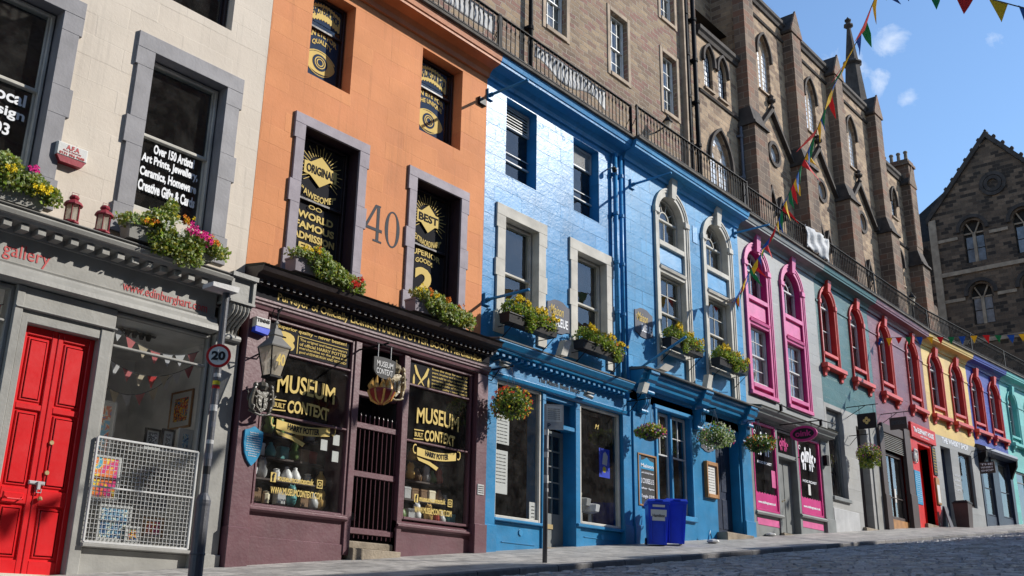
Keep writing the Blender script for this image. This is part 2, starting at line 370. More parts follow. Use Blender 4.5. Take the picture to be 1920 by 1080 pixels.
M['leafd'] = foliage_mat('dark_leaves', (.015,.04,.01), (.06,.11,.02))
M['f_yellow'] = paint('yellow_petals', (.78,.60,.03), .6, dirt=0)
M['f_pink'] = paint('magenta_petals', (.70,.04,.28), .6, dirt=0)
M['f_orange'] = paint('orange_petals', (.75,.26,.03), .6, dirt=0)
M['f_red'] = paint('red_petals', (.62,.03,.02), .6, dirt=0)
M['f_white'] = paint('white_petals', (.7,.7,.62), .6, dirt=0)
M['f_purple'] = paint('purple_petals', (.22,.04,.28), .6, dirt=0)
def cloth(name, c): 
    nt = NT(name); b = bsdf(nt, .7, 0, .3); b.inputs['Base Color'].default_value = (*c, 1)
    tl = nt.N('ShaderNodeBsdfTranslucent'); tl.inputs[0].default_value = (*c, 1)
    mx = nt.N('ShaderNodeMixShader', i_0=.35); nt.L(b.outputs[0], mx.inputs[1]); nt.L(tl.outputs[0], mx.inputs[2]); nt.L(mx.outputs[0], nt.out.inputs[0]); return nt.m
M['c_red'] = cloth('red_cloth', (.62,.03,.03)); M['c_yel'] = cloth('yellow_cloth', (.72,.50,.03)); M['c_grn'] = cloth('green_cloth', (.02,.25,.09))
M['c_blu'] = cloth('blue_cloth', (.03,.13,.42)); M['c_wht'] = cloth('white_patterned_cloth', (.6,.6,.62)); M['c_pnk'] = cloth('coral_pink_cloth', (.62,.17,.18))
M['c_crm'] = cloth('cream_cloth', (.6,.52,.38)); M['c_tarp'] = cloth('white_tarpaulin', (.7,.7,.7))

# ------------------------------------------------------------------ openings
def outline(k, x0, x1, z0, z1, n=8, rise=None):
    w = x1-x0
    if k == 'rect': return [(x0,z0),(x0,z1),(x1,z1),(x1,z0)]
    if k == 'circle':
        cx, cz = (x0+x1)/2, (z0+z1)/2; r = w/2; h = (z1-z0)/2
        return [(cx - r*math.cos(2*math.pi*i/(4*n)), cz + h*math.sin(2*math.pi*i/(4*n))) for i in range(4*n)]
    if k == 'round':
        h = rise or w/2; sp = z1-h; cx = (x0+x1)/2
        return [(x0,z0)] + [(cx - w/2*math.cos(math.pi*i/(2*n)), sp + h*math.sin(math.pi*i/(2*n))) for i in range(2*n+1)] + [(x1,z0)]
    h = rise or w*.95; sp = z1-h; pts = [(x0,z0)]           # pointed
    for i in range(n+1):
        a = R(60)*i/n; pts.append((x0 + w*(1-math.cos(a)), sp + h*math.sin(a)/math.sin(R(60))))
    for i in range(n-1, -1, -1):
        a = R(60)*i/n; pts.append((x1 - w*(1-math.cos(a)), sp + h*math.sin(a)/math.sin(R(60))))
    return pts + [(x1,z0)]
def wall(mb, x0, x1, z0, z1, y, ops, depth=.22, mi=0, ri=None):
    """wall sheet with openings (kind,x0,x1,z0,z1) and their reveals"""
    ri = mi if ri is None else ri
    xs = sorted({x0, x1, *[o[1] for o in ops], *[o[2] for o in ops]}); zs = sorted({z0, z1, *[o[3] for o in ops], *[o[4] for o in ops]})
    xs = [x for x in xs if x0 <= x <= x1]; zs = [z for z in zs if z0 <= z <= z1]
    for i in range(len(xs)-1):
        for j in range(len(zs)-1):
            cx, cz = (xs[i]+xs[i+1])/2, (zs[j]+zs[j+1])/2
            if any(o[1] < cx < o[2] and o[3] < cz < o[4] for o in ops): continue
            mb.quad((xs[i],y,zs[j]), (xs[i+1],y,zs[j]), (xs[i+1],y,zs[j+1]), (xs[i],y,zs[j+1]), mi)
    for o in ops:
        k, a, b, c, d = o[:5]; rise = o[5] if len(o) > 5 else None; dp = o[6] if len(o) > 6 else depth
        pts = outline(k, a, b, c, d, 8, rise)
        if k != 'rect':
            mid = (a+b)/2
            for i in range(len(pts) if k == 'circle' else len(pts)-1):
                p, q = pts[i], pts[(i+1) % len(pts)]
                if abs(p[0]-q[0]) < 1e-6: continue
                top = (p[1]+q[1])/2 > (c+d)/2
                cn = (a if (p[0]+q[0])/2 < mid else b, d if top else c)
                mb.add([(p[0],y,p[1]), (q[0],y,q[1]), (cn[0],y,cn[1])], [(0,1,2)], mi)
            if k == 'circle': pass
        n = len(pts)
        for i in range(n):
            p, q = pts[i], pts[(i+1) % n]
            mb.quad((p[0],y,p[1]), (q[0],y,q[1]), (q[0],y+dp,q[1]), (p[0],y+dp,p[1]), o[7] if len(o) > 7 else ri)
def ring(mb, k, x0, x1, z0, z1, w, y0, y1, mi=0, rise=None, bottom=False, inner=0.):
    a = outline(k, x0-inner, x1+inner, z0, z1+inner, 8, None if rise is None else rise+inner)
    b = outline(k, x0-w, x1+w, z0 if k != 'circle' else z0-w, z1+w, 8, None if rise is None else rise+w)
    n = len(a); m = n if (k == 'circle' or bottom) else n-1
    for i in range(m):
        j = (i+1) % n
        p, q, r, s = a[i], a[j], b[j], b[i]
        mb.quad((p[0],y0,p[1]), (q[0],y0,q[1]), (r[0],y0,r[1]), (s[0],y0,s[1]), mi)
        mb.quad((s[0],y0,s[1]), (r[0],y0,r[1]), (r[0],y1,r[1]), (s[0],y1,s[1]), mi)
        mb.quad((q[0],y0,q[1]), (p[0],y0,p[1]), (p[0],y1,p[1]), (q[0],y1,q[1]), mi)
    if m < n:
        for i in (0, n-1):
            p, s = a[i], b[i]; mb.quad((p[0],y0,p[1]), (s[0],y0,s[1]), (s[0],y1,s[1]), (p[0],y1,p[1]), mi)
def poly(mb, pts, y, mi=0): mb.add([(x,y,z) for x, z in pts], [tuple(range(len(pts)))], mi)

# ------------------------------------------------------------------ lettering
def text(s, x0, x1, z0, z1, y, mat, parent, name='lettering', bold=0., ext=.004, warp=None, shear=0., mapf=None, pid=None):
    cu = bpy.data.curves.new('lettering', 'FONT'); cu.body = s; cu.resolution_u = 3; cu.offset = bold; cu.shear = shear; cu.align_x = 'LEFT'
    ob = bpy.data.objects.new('tmp', cu); col.objects.link(ob)
    dg = bpy.context.evaluated_depsgraph_get(); dg.update()
    me = bpy.data.meshes.new_from_object(ob.evaluated_get(dg)); bpy.data.objects.remove(ob); bpy.data.curves.remove(cu)
    xs = [v.co.x for v in me.vertices]; ys = [v.co.y for v in me.vertices]
    if not xs: return None
    ax, bx, ay, by = min(xs), max(xs), min(ys), max(ys)
    mb = MB(); P = []
    for v in me.vertices:
        X = x0 + (v.co.x-ax)/(bx-ax)*(x1-x0); Z = z0 + (v.co.y-ay)/(by-ay)*(z1-z0)
        if warp: Z += warp((X-x0)/(x1-x0))
        P.append((X, Z))
    f = mapf or (lambda X, Z, d: (X, y-d, Z))
    mb.add([f(X, Z, ext) for X, Z in P], [tuple(p.vertices) for p in me.polygons])
    mb.add([f(X, Z, 0) for X, Z in P], [tuple(p.vertices) for p in me.polygons])
    n = len(P)
    cnt = {}
    for p in me.polygons:
        vs = list(p.vertices)
        for i in range(len(vs)):
            e = (vs[i], vs[(i+1) % len(vs)]); kx = tuple(sorted(e)); cnt[kx] = cnt.get(kx, 0)+1
    for (a, b), c in cnt.items():
        if c == 1: mb.f.append([a, b, b+n, a+n]); mb.m.append(0)
    bpy.data.meshes.remove(me)
    return mb.build(name, mat, parent)
def lines(rows, x0, x1, z0, z1, y, mat, parent, bold=.02, slope=0, just=True):
    n = len(rows); h = (z1-z0)/n; mx = max(len(r) for r in rows)
    for i, r in enumerate(rows):
        b = z1-(i+1)*h + h*.22; w = (x1-x0)
        a0, a1 = (x0, x1) if just else (x0, x0+w*len(r)/mx)
        text(r, a0, a1, b, b+h*.74, y, mat, parent, bold=bold)
def poly_part(pts_list, y0, y1, mat, parent, name): 
    mb = MB()
    for p in pts_list: mb.prism_xz(p, y0, y1)
    return mb.build(name, mat, parent)
def arc_band(cx, cz, r0, r1, a0, a1, y0, y1, mb, n=12, sx=1, sz=1):
    for i in range(n):
        t0 = R(a0+(a1-a0)*i/n); t1 = R(a0+(a1-a0)*(i+1)/n)
        mb.prism_xz([(cx+r0*math.cos(t0)*sx, cz+r0*math.sin(t0)*sz), (cx+r1*math.cos(t0)*sx, cz+r1*math.sin(t0)*sz), (cx+r1*math.cos(t1)*sx, cz+r1*math.sin(t1)*sz), (cx+r0*math.cos(t1)*sx, cz+r0*math.sin(t1)*sz)], y0, y1)

# ------------------------------------------------------------------ window parts
def sash(parent, x0, x1, z0, z1, y, fm, grid=(1,1), name='window', fw=.055, glass=None, meet=.52, curtain=None, gridlow=None):
    """box frame with an upper and a lower sash; the lower one sits a little further in"""
    mb = MB(); zm = z0 + (z1-z0)*(1-meet)
    mb.bev(x0, x0+fw, y-.03, y+.1, z0, z1); mb.bev(x1-fw, x1, y-.03, y+.1, z0, z1)
    mb.bev(x0+fw, x1-fw, y-.03, y+.1, z1-fw, z1); mb.bev(x0+fw, x1-fw, y-.05, y+.1, z0, z0+fw*1.5)
    a, b = x0+fw, x1-fw; f2 = .035
    mb.bev(a, b, y-.015, y+.05, zm-.03, zm+.03)
    for (q0, q1, yy, gr) in ((zm+.03, z1-fw, y, grid), (z0+fw*1.5, zm-.03, y+.035, gridlow or grid)):
        mb.bev(a, a+f2, yy, yy+.04, q0, q1, .006); mb.bev(b-f2, b, yy, yy+.04, q0, q1, .006)
        for i in range(1, gr[0]): xx = a+(b-a)*i/gr[0]; mb.box(xx-.011, xx+.011, yy+.004, yy+.035, q0, q1)
        for j in range(1, gr[1]):
            zz = q0+(q1-q0)*j/gr[1]; mb.box(a+f2, b-f2, yy+.006, yy+.033, zz-.011, zz+.011)
    w = mb.build(name, fm, parent)
    for (q0, q1, yy) in ((zm+.03, z1-fw, y+.02), (z0+fw*1.5, zm-.03, y+.055)):
        MB().quad((a,yy,q0),(b,yy,q0),(b,yy,q1),(a,yy,q1)).build('pane', glass or M['glass'], w)
    if curtain:
        mb = MB()
        for (c0, c1) in curtain:
            n = 14; X0 = a+(b-a)*c0; X1 = a+(b-a)*c1
            for i in range(n):
                u0, u1 = i/n, (i+1)/n
                mb.quad((X0+(X1-X0)*u0, y+.16+.03*math.sin(i*2.1), z0), (X0+(X1-X0)*u1, y+.16+.03*math.sin((i+1)*2.1), z0), (X0+(X1-X0)*u1, y+.16+.03*math.sin((i+1)*2.1), z1), (X0+(X1-X0)*u0, y+.16+.03*math.sin(i*2.1), z1))
        mb.build('curtain', M['curtain'], w)
    return w
def archsash(parent, x0, x1, z0, z1, y, fm, fw=.06, low=(2,1), name='window', curtain=True):
    r = (x1-x0)/2; sp = z1-r; cx = (x0+x1)/2; mb = MB()
    ring(mb, 'round', x0+fw, x1-fw, z0, z1-fw, fw, y-.02, y+.08, inner=0.)
    mb.bev(x0+fw, x1-fw, y-.03, y+.06, sp-.04, sp+.03); mb.bev(x0+fw, x1-fw, y-.03, y+.08, z0, z0+.08)
    ri = r-fw
    arc_band(cx, sp+.03, ri*.38, ri*.44, 0, 180, y+.004, y+.03, mb)
    for a in (36, 72, 108, 144):
        t = R(a); c, s_ = math.cos(t), math.sin(t); w = .011
        mb.prism_xz([(cx+ri*.42*c-w*s_, sp+.03+ri*.42*s_+w*c), (cx+ri*.98*c-w*s_, sp+ri*.98*s_+w*c), (cx+ri*.98*c+w*s_, sp+ri*.98*s_-w*c), (cx+ri*.42*c+w*s_, sp+.03+ri*.42*s_-w*c)], y+.006, y+.032)
    for i in range(1, low[0]): xx = x0+fw+(x1-x0-2*fw)*i/low[0]; mb.box(xx-.012, xx+.012, y+.004, y+.035, z0+.08, sp-.04)
    for j in range(1, low[1]): zz = z0+.08+(sp-.04-z0-.08)*j/low[1]; mb.box(x0+fw, x1-fw, y+.006, y+.033, zz-.014, zz+.014)
    w = mb.build(name, fm, parent)
    mb = MB(); poly(mb, outline('round', x0+fw*.5, x1-fw*.5, z0+.02, z1-fw*.5), y+.022); mb.build('pane', M['glass'], w)
    if curtain:
        mb = MB(); n = 8; X0, X1 = x0+fw, cx+.0
        for i in range(n):
            u0, u1 = i/n, (i+1)/n
            mb.quad(*[(X0+(X1-X0)*u, y+.15+.025*math.sin(j*2.1), z) for u, j, z in ((u0,i,z0),(u1,i+1,z0),(u1,i+1,sp-.05),(u0,i,sp-.05))])
        mb.build('curtain', M['curtain'], w)
    return w
def lugged(parent, ox0, ox1, z0, z1, w, mat, y=-.045, name='window_surround', sill=False):
    """stone architrave with ears and long-and-short steps"""
    mb = MB(); h = z1-z0; yy = y
    mb.bev(ox0-w-.04, ox1+w+.04, yy-.003, .0, z1, z1+w, .006)              # head with ears
    for sx in (-1, 1):
        def jb(e, a, b, dy):
            if sx < 0: mb.bev(ox0-w-e, ox0, yy-dy*.4, .0, a, b, .004)
            else: mb.bev(ox1, ox1+w+e, yy-dy*.4, .0, a, b, .004)
        jb(.04, z1-.30, z1, .004); jb(0, z0+h*.60, z1-.30, 0); jb(.05, z0+h*.45, z0+h*.60, .003); jb(0, z0+.35, z0+h*.45, 0); jb(.05, z0-.1, z0+.35, .003)
    if sill: mb.bev(ox0-w-.03, ox1+w+.03, yy-.06, .0, z0-.22, z0-.10)
    mb2 = mb.build(name, mat, parent)
    return mb2
def cornice(parent, x0, x1, mat, extra=0., z=0., y=0.):
    pr = [(y, 11.60+z), (y-.06, 11.61+z), (y-.08, 11.70+z), (y-.15, 11.78+z), (y-.28-extra, 11.81+z), (y-.38-extra, 11.83+z), (y-.385-extra, 11.88+z), (y-.41-extra, 11.90+z), (y-.44-extra, 12.04+z), (y, 12.04+z)]
    c = MB().prof(pr, x0, x1).build('cornice', mat, parent)
    MB().prof([(y, 12.043+z), (y-.47-extra, 12.043+z), (y-.50-extra, 12.06+z), (y-.50-extra, 12.12+z), (y-.47-extra, 12.135+z), (y+.35, 12.135+z), (y+.35, 12.043+z)], x0, x1).build('coping', M['cope'], parent)
    return c
SUNW = []
# ------------------------------------------------------------------ interior shells (dark rooms behind the windows)
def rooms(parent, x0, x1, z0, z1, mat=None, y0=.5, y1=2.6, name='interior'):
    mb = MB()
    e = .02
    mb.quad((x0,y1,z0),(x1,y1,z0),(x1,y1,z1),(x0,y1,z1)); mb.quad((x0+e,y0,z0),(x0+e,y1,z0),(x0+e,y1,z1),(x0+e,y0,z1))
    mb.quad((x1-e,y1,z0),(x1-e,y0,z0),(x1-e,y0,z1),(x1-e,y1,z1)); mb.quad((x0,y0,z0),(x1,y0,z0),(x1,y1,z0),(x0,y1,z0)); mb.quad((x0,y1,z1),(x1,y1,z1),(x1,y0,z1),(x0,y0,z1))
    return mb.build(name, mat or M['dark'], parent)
def body(mb, x0, x1, z0, z1, y0=.0, y1=3.2):     # party walls and back
    mb.quad((x0,y0,z0),(x0,y1,z0),(x0,y1,z1),(x0,y0,z1)); mb.quad((x1,y1,z0),(x1,y0,z0),(x1,y0,z1),(x1,y1,z1))
    mb.quad((x1,y1,z0),(x0,y1,z0),(x0,y1,z1),(x1,y1,z1))
#@@PART2
# ================================================================== CREAM BUILDING with the gallery shop
b = thing('cream_building', 'cream rendered building with grey window surrounds and a pale grey gallery shopfront', 'building', (-9, 0, 0.4))
mb = MB(); OP = [('rect',-7.58,-6.24,5.85,8.46,None,.24,1), ('rect',-10.4,-9.07,5.85,8.46,None,.24,1), ('rect',-7.58,-6.27,9.54,11.35), ('rect',-10.4,-9.07,9.54,11.35)]
wall(mb, -12.6, -5.504, 4.7, 12.04, 0, OP, .24); body(mb, -12.6, -5.504, -.6, 12.04)
mb.box(-12.6, -5.504, 0.0, .3, -.6, .55)
mb.build('wall', [M['cream'], M['p_greyd']], b)
rooms(b, -12.55, -5.56, 5.3, 11.95)
lugged(b, -7.58, -6.24, 5.5, 8.46, .27, M['p_greyd']); lugged(b, -10.4, -9.07, 5.5, 8.46, .27, M['p_greyd'])
ws = [sash(b, -7.56, -6.26, 5.9, 8.44, .2, M['p_white'], meet=.50), sash(b, -10.38, -9.09, 5.9, 8.44, .2, M['p_white'], meet=.50),
      sash(b, -7.56, -6.29, 9.56, 11.33, .2, M['p_darkframe']), sash(b, -10.38, -9.09, 9.56, 11.33, .2, M['p_darkframe'])]
lr = [('Over 150 Artists!', 6.94, 7.08, -7.25, -6.52), ('Art Prints, Jewellery,', 6.72, 6.88, -7.43, -6.43), ('Ceramics, Homeware', 6.50, 6.66, -7.43, -6.43), ('Creative Gifts & Cards', 6.28, 6.44, -7.43, -6.43)]
for s, a, c, x0, x1 in lr: text(s, x0, x1, a-.01, c+.01, .215, M['t_white'], ws[0], bold=.04)
for s, a, c, x0, x1 in (('Local', 6.86, 7.05, -9.82, -9.27), ('Design', 6.60, 6.80, -9.95, -9.25), ('2003', 6.36, 6.54, -9.87, -9.42)): text(s, x0, x1, a, c, .215, M['t_white'], ws[1], bold=.025)
# shop cornice, fascia
pr = [(0,4.88),(-.12,4.88),(-.14,4.98),(-.33,5.0),(-.36,5.04),(-.40,5.05),(-.42,5.10),(-.40,5.13),(0,5.22)]
mb = MB().prof(pr, -12.6, -5.98)
for i in range(29): mb.bev(-12.5+i*.232, -12.5+i*.232+.115, -.31, -.13, 4.90, 4.985, .006)
mb.build('shop_cornice', M['p_grey'], b)
MB().prof([(0,5.225),(-.41,5.135),(-.43,5.15),(-.40,5.175),(0,5.27)], -12.6, -5.98).build('lead_capping', M['lead'], b)
fa = MB().box(-12.6, -6.02, -.08, .05, 4.46, 4.90).prof([(.05,4.46),(-.12,4.46),(-.13,4.49),(-.10,4.50),(-.08,4.52),(.05,4.52)], -12.6, -6.0, 0).prof([(.05,4.457),(-.14,4.457),(-.15,4.42),(-.20,4.34),(-.21,4.27),(-.17,4.25),(.05,4.24)], -12.6, -6.01).build('fascia', M['p_grey'], b)
text('gallery', -9.33, -8.69, 4.52, 4.77, -.083, M['t_red'], fa); text('art', -9.78, -9.50, 4.585, 4.75, -.083, M['t_red'], fa)
text('www.edinburghart.com', -7.59, -6.17, 4.50, 4.68, -.083, M['t_red'], fa, bold=.004)
mb = MB().box(-5.96, -5.56, -.36, 0, 4.73, 5.17)
mb.prism_xz([(-5.99,4.73),(-5.53,4.73),(-5.53,4.77),(-5.99,4.77)], -.42, 0); mb.prism_xz([(-6.0,5.14),(-5.52,5.14),(-5.52,5.21),(-6.0,5.21)], -.44, 0)
mb.prism_xz([(-5.99,4.77),(-5.94,4.77),(-5.94,5.14),(-5.99,5.14)], -.40, -.36); mb.prism_xz([(-5.58,4.77),(-5.53,4.77),(-5.53,5.14),(-5.58,5.14)], -.40, -.36)
mb.build('console_block', M['p_grey'], b)
mb = MB()
for i in range(5):
    x = -5.92 + i*.068; path = []
    for k in range(11):
        t = k/10; zz = 4.73 - t*.5; yy = -(.36 - .26*(1/(1+math.exp(-9*(t-.45)))) + .03*math.sin(t*math.pi*2))
        path.append((yy, zz))
    mb.prism_yz([(0,4.73)] + path + [(0,4.23)], x, x+.05)
    mb.tube([(x+.025, p[0], p[1]) for p in path], .027, 6)
mb.box(-5.9, -5.6, -.09, 0, 4.22, 4.72); mb.tube([(-5.93,-.12,4.23),(-5.56,-.12,4.23)], .06, 10); mb.tube([(-5.93,-.33,4.71),(-5.56,-.33,4.71)], .045, 10)
mb.build('console', M['p_grey'], b)
# pilaster, door case, windows
MB().bev(-5.97, -5.52, -.10, .2, .5, 4.24).bev(-6.0, -5.50, -.14, .2, .45, .95).build('pilaster', M['p_grey'], b)
mb = MB(); mb.bev(-9.05, -8.93, -.08, .3, .3, 4.24).bev(-7.80, -7.62, -.06, .3, .4, 3.93)
mb.bev(-8.93, -8.83, -.05, .3, .3, 3.86).bev(-8.93, -7.80, -.045, .3, 3.76, 3.93).bev(-9.0, -7.60, -.07, .1, 3.93, 4.235).bev(-9.04, -7.58, -.10, .1, 3.925, 3.955)
mb.build('door_frame', M['p_grey'], b)
def leaf(x0, x1, nm):
    mb = MB(); mb.box(x0, x1, .10, .15, .45, 3.76)
    f = .075
    mb.bev(x0, x0+f, .07, .1, .45, 3.76, .008); mb.bev(x1-f, x1, .07, .1, .45, 3.76, .008)
    for a, c in ((.45,.72),(1.42,1.62),(2.64,2.72),(3.64,3.76)): mb.bev(x0+f, x1-f, .07, .1, a, c, .008)
    for a, c in ((.72,1.42),(1.62,2.64),(2.72,3.64)): 
        mb.bev(x0+f+.03, x1-f-.03, .082, .1, a+.03, c-.03, .01); mb.bev(x0+f+.055, x1-f-.055, .074, .082, a+.055, c-.055, .02)
    return mb.build(nm, M['p_red'], b)
dl = leaf(-8.83, -8.335, 'door'); dr = leaf(-8.325, -7.80, 'door')
mb = MB().lathe((-8.25,.03,1.50), [(.0,-.02),(.03,-.015),(.035,0),(.02,.03),(.0,.035)], 8); mb.tube([(-8.25,.07,1.5),(-8.25,.02,1.5)], .012)
mb.tube([(-8.2,.07,1.85),(-8.2,.045,1.85)], .03, 8).tube([(-8.2,.07,2.25),(-8.2,.045,2.25)], .03, 8).build('knob', M['brass'], dr)
MB().bev(-8.72, -8.45, .055, .07, 1.47, 1.56).tube([(-8.7,.05,1.5),(-8.68,.02,1.47),(-8.5,.02,1.47),(-8.47,.05,1.5)], .012).build('letterbox', M['p_red'], dl)
MB().bev(-8.42, -8.20, .05, .07, 1.68, 1.73).box(-8.31, -8.27, .02, .06, 1.62, 1.72).tube([(-8.31,.035,1.63),(-8.31,.035,1.58),(-8.25,.035,1.58),(-8.25,.035,1.63)], .008).build('hasp_and_padlock', M['steel'], dr)
def display(parent, x0, x1, z0, z1, y, mat, fw=.05, trans=(), mull=(), name='display_window', glass=None):
    mb = MB()
    mb.bev(x0, x0+fw, y-.04, y+.06, z0, z1, .01); mb.bev(x1-fw, x1, y-.04, y+.06, z0, z1, .01)
    mb.bev(x0+fw, x1-fw, y-.04, y+.06, z1-fw, z1, .01); mb.bev(x0+fw, x1-fw, y-.04, y+.06, z0, z0+fw, .01)
    for t in trans: mb.bev(x0+fw, x1-fw, y-.03, y+.04, t-.018, t+.018, .008)
    for t in mull: mb.bev(t-.02, t+.02, y-.035, y+.045, z0+fw, z1-fw, .008)
    w = mb.build(name, mat, parent)
    MB().quad((x0+fw,y+.01,z0+fw),(x1-fw,y+.01,z0+fw),(x1-fw,y+.01,z1-fw),(x0+fw,y+.01,z1-fw)).build('pane', glass or M['glass'], w)
    return w
M['shopglass'] = glass_mat('shop_glass', (.92,.94,.94), .1)
gw = display(b, -7.62, -6.0, .99, 4.22, .02, M['p_grey'], .045, (3.73,), glass=M['shopglass'])
display(b, -12.3, -9.05, .8, 4.22, .02, M['p_grey'], .06, (3.73,), glass=M['shopglass'])
MB().bev(-7.62, -5.97, -.02, .25, .3, .93).bev(-7.66, -5.97, -.12, .05, .93, .985).build('stallriser', M['p_grey'], b)
MB().bev(-12.3, -9.05, -.02, .25, .0, .74).bev(-12.3, -9.05, -.12, .05, .74, .80).build('stallriser', M['p_grey'], b)
rooms(b, -7.66, -5.6, .6, 4.3, M['room'], .12, 2.8, 'gallery_room'); rooms(b, -12.5, -7.70, .5, 4.3, M['room'], .32, 2.8, 'gallery_room')
mb = MB()
for i in range(5): mb.lathe((-7.0+i*.12, .9, 4.17), [(.03,0),(.045,.05),(.045,.1)], 8)
mb.box(-7.1, -6.4, .88, .92, 4.24, 4.27).build('spotlight_track', M['p_black'], b)

# security grille over the gallery window
t = thing('window_grille', 'white painted wire mesh grille covering the lower half of the gallery window', 'grille', (-6.83,-.10,.99))
mb = MB(); X0, X1, Z0, Z1 = -7.64, -6.05, 1.0, 2.40
for i in range(1, 27): x = X0+(X1-X0)*i/27; mb.box(x-.003, x+.003, -.104, -.098, Z0, Z1)
for i in range(1, 23): z = Z0+(Z1-Z0)*i/23; mb.box(X0, X1, -.098, -.092, z-.003, z+.003)
mb.build('wire_mesh', M['p_sash'], t)
MB().bev(X0-.015, X0+.015, -.115, -.085, Z0, Z1, .004).bev(X1-.015, X1+.015, -.115, -.085, Z0, Z1, .004).bev(X0, X1, -.113, -.087, Z0-.015, Z0+.015, .004).bev(X0, X1, -.113, -.087, Z1-.015, Z1+.015, .004).bev(X0, X1, -.112, -.088, 1.72, 1.745, .004).build('grille_frame', M['p_sash'], t)

# things in the gallery
ART = [art_mat('bright_abstract_print', [(30,90,160),(240,200,40),(220,70,40),(30,30,60),(60,160,90)], 9), art_mat('pastel_swirl_painting', [(150,200,225),(240,220,200),(235,150,120),(120,160,210),(250,240,230)], 4),
       art_mat('hot_colour_poster', [(220,30,120),(240,120,30),(250,210,40),(60,170,200)], 3), art_mat('monochrome_print', [(230,230,228),(120,120,120),(40,40,40),(210,210,205)], 12), art_mat('blue_sea_print', [(40,90,140),(120,170,200),(230,230,210),(60,110,100)], 7)]
def picture(lbl, c, w, h, facing, fm, am, mount=.05, tilt=0., group=None):
    """framed picture; facing 'x' hangs on the right-hand wall, 'y' faces the street"""
    x, y, z = c; t = thing('framed_picture', lbl, 'picture', c, 0, group)
    f = .03
    def P(u0, u1, d0, d1, v0, v1, mb):
        if facing == 'x': mb.box(x-d1, x-d0, y+u0, y+u1, z+v0, z+v1)
        else: mb.hexa([(x+u0,y-d1+tilt*(v0),z+v0),(x+u1,y-d1+tilt*v0,z+v0),(x+u1,y-d0+tilt*v0,z+v0),(x+u0,y-d0+tilt*v0,z+v0),(x+u0,y-d1+tilt*v1,z+v1),(x+u1,y-d1+tilt*v1,z+v1),(x+u1,y-d0+tilt*v1,z+v1),(x+u0,y-d0+tilt*v1,z+v1)])
    mb = MB(); P(-w/2, -w/2+f, 0, .03, 0, h, mb); P(w/2-f, w/2, 0, .03, 0, h, mb); P(-w/2+f, w/2-f, 0, .03, 0, f, mb); P(-w/2+f, w/2-f, 0, .03, h-f, h, mb); mb.build('frame', fm, t)
    mb = MB(); P(-w/2+f, w/2-f, 0, .015, f, h-f, mb); mb.build('mount', M['paper'], t)
    mb = MB(); P(-w/2+f+mount, w/2-f-mount, .015, .02, f+mount, h-f-mount, mb); mb.build('print', am, t)
    return t
picture('wood framed bright abstract print hanging on the gallery wall', (-5.63, 1.15, 2.95), .62, .62, 'x', M['wood'], ART[0], .09)
picture('large pale framed pastel painting standing in the gallery window', (-7.2, .9, 2.28), .62, .85, 'y', M['p_sash'], ART[1], .05)
picture('pink and yellow poster standing behind the wire grille', (-7.18, .42, 1.62), .42, .62, 'y', M['p_sash'], ART[2], .01)
picture('blue toned poster low behind the wire grille', (-7.0, .34, 1.06), .5, .5, 'y', M['p_sash'], ART[4], .02)
picture('black framed monochrome print, first of the row on the gallery shelf', (-6.45, .55, 2.46), .26, .3, 'y', M['p_black'], ART[3], .03)
picture('dark framed grey print in the middle of the gallery shelf row', (-6.22, .50, 2.46), .22, .32, 'y', M['p_black'], ART[3], .04)
picture('pale framed print at the right end of the gallery shelf row', (-5.95, .45, 2.46), .26, .36, 'y', M['p_sash'], ART[4], .05)
t = MB().box(-6.7, -5.65, .3, .75, 2.40, 2.44).build('display_shelf', M['p_sash'], None, loc=(-6.2,.5,2.4)); tag(t, 'white shelf across the gallery window carrying small framed prints', 'shelf')
picture('small red and orange print low at the right of the gallery window', (-6.35, .4, 1.15), .34, .3, 'y', M['wood'], ART[2], .03)
picture('colour splashed card print beside the grille bottom', (-6.72, .3, 1.05), .22, .24, 'y', M['p_sash'], ART[0], .02)
picture('grey collage print pinned at the middle of the gallery window', (-6.25, .7, 1.6), .5, .6, 'y', M['p_greyd'], ART[3], .02)
def shopbunting(lbl, p0, p1, sag, n, cols, size, y=.1):
    t = thing('bunting', lbl, 'bunting', p0)
    pts = [(p0[0]+(p1[0]-p0[0])*i/20, p0[1]+(p1[1]-p0[1])*i/20, p0[2]+(p1[2]-p0[2])*i/20 - sag*4*(i/20)*(1-i/20)) for i in range(21)]
    MB().tube(pts, .006, 5).build('cord', M['t_grey'], t)
    for k in range(n):
        u = (k+.5)/n; q = [p0[j]+(p1[j]-p0[j])*u for j in range(3)]; q[2] -= sag*4*u*(1-u); s_ = sag*4*(1-2*u)/abs(p1[0]-p0[0]) if p1[0] != p0[0] else 0
        w = size*.5; sl = (p1[2]-p0[2])/(p1[0]-p0[0]) - s_
        MB().add([(q[0]-w,q[1],q[2]-w*sl),(q[0]+w,q[1],q[2]+w*sl),(q[0]+random.uniform(-.02,.02),q[1]-.02,q[2]-size*1.15),(q[0]-w,q[1]+.004,q[2]-w*sl),(q[0]+w,q[1]+.004,q[2]+w*sl),(q[0],q[1]-.016,q[2]-size*1.15)],[(0,2,1),(3,4,5)]).build('flag', cols[k % len(cols)], t)
shopbunting('string of coral and white patterned flags across the top of the gallery window', (-7.55,.14,4.1), (-6.08,.14,3.98), .22, 7, [M['c_wht'],M['c_pnk'],M['c_crm'],M['c_pnk'],M['c_wht']], .17)
shopbunting('lower string of mixed flags hanging deeper in the gallery window', (-7.58,.4,3.75), (-5.95,.4,3.85), .3, 8, [M['c_crm'],M['c_wht'],M['c_pnk'],M['c_crm'],M['c_red']], .16)
shopbunting('string of cream and coral flags far back in the gallery', (-7.55,.8,3.62), (-6.0,.9,3.75), .42, 7, [M['c_wht'],M['c_pnk'],M['c_crm']], .16)
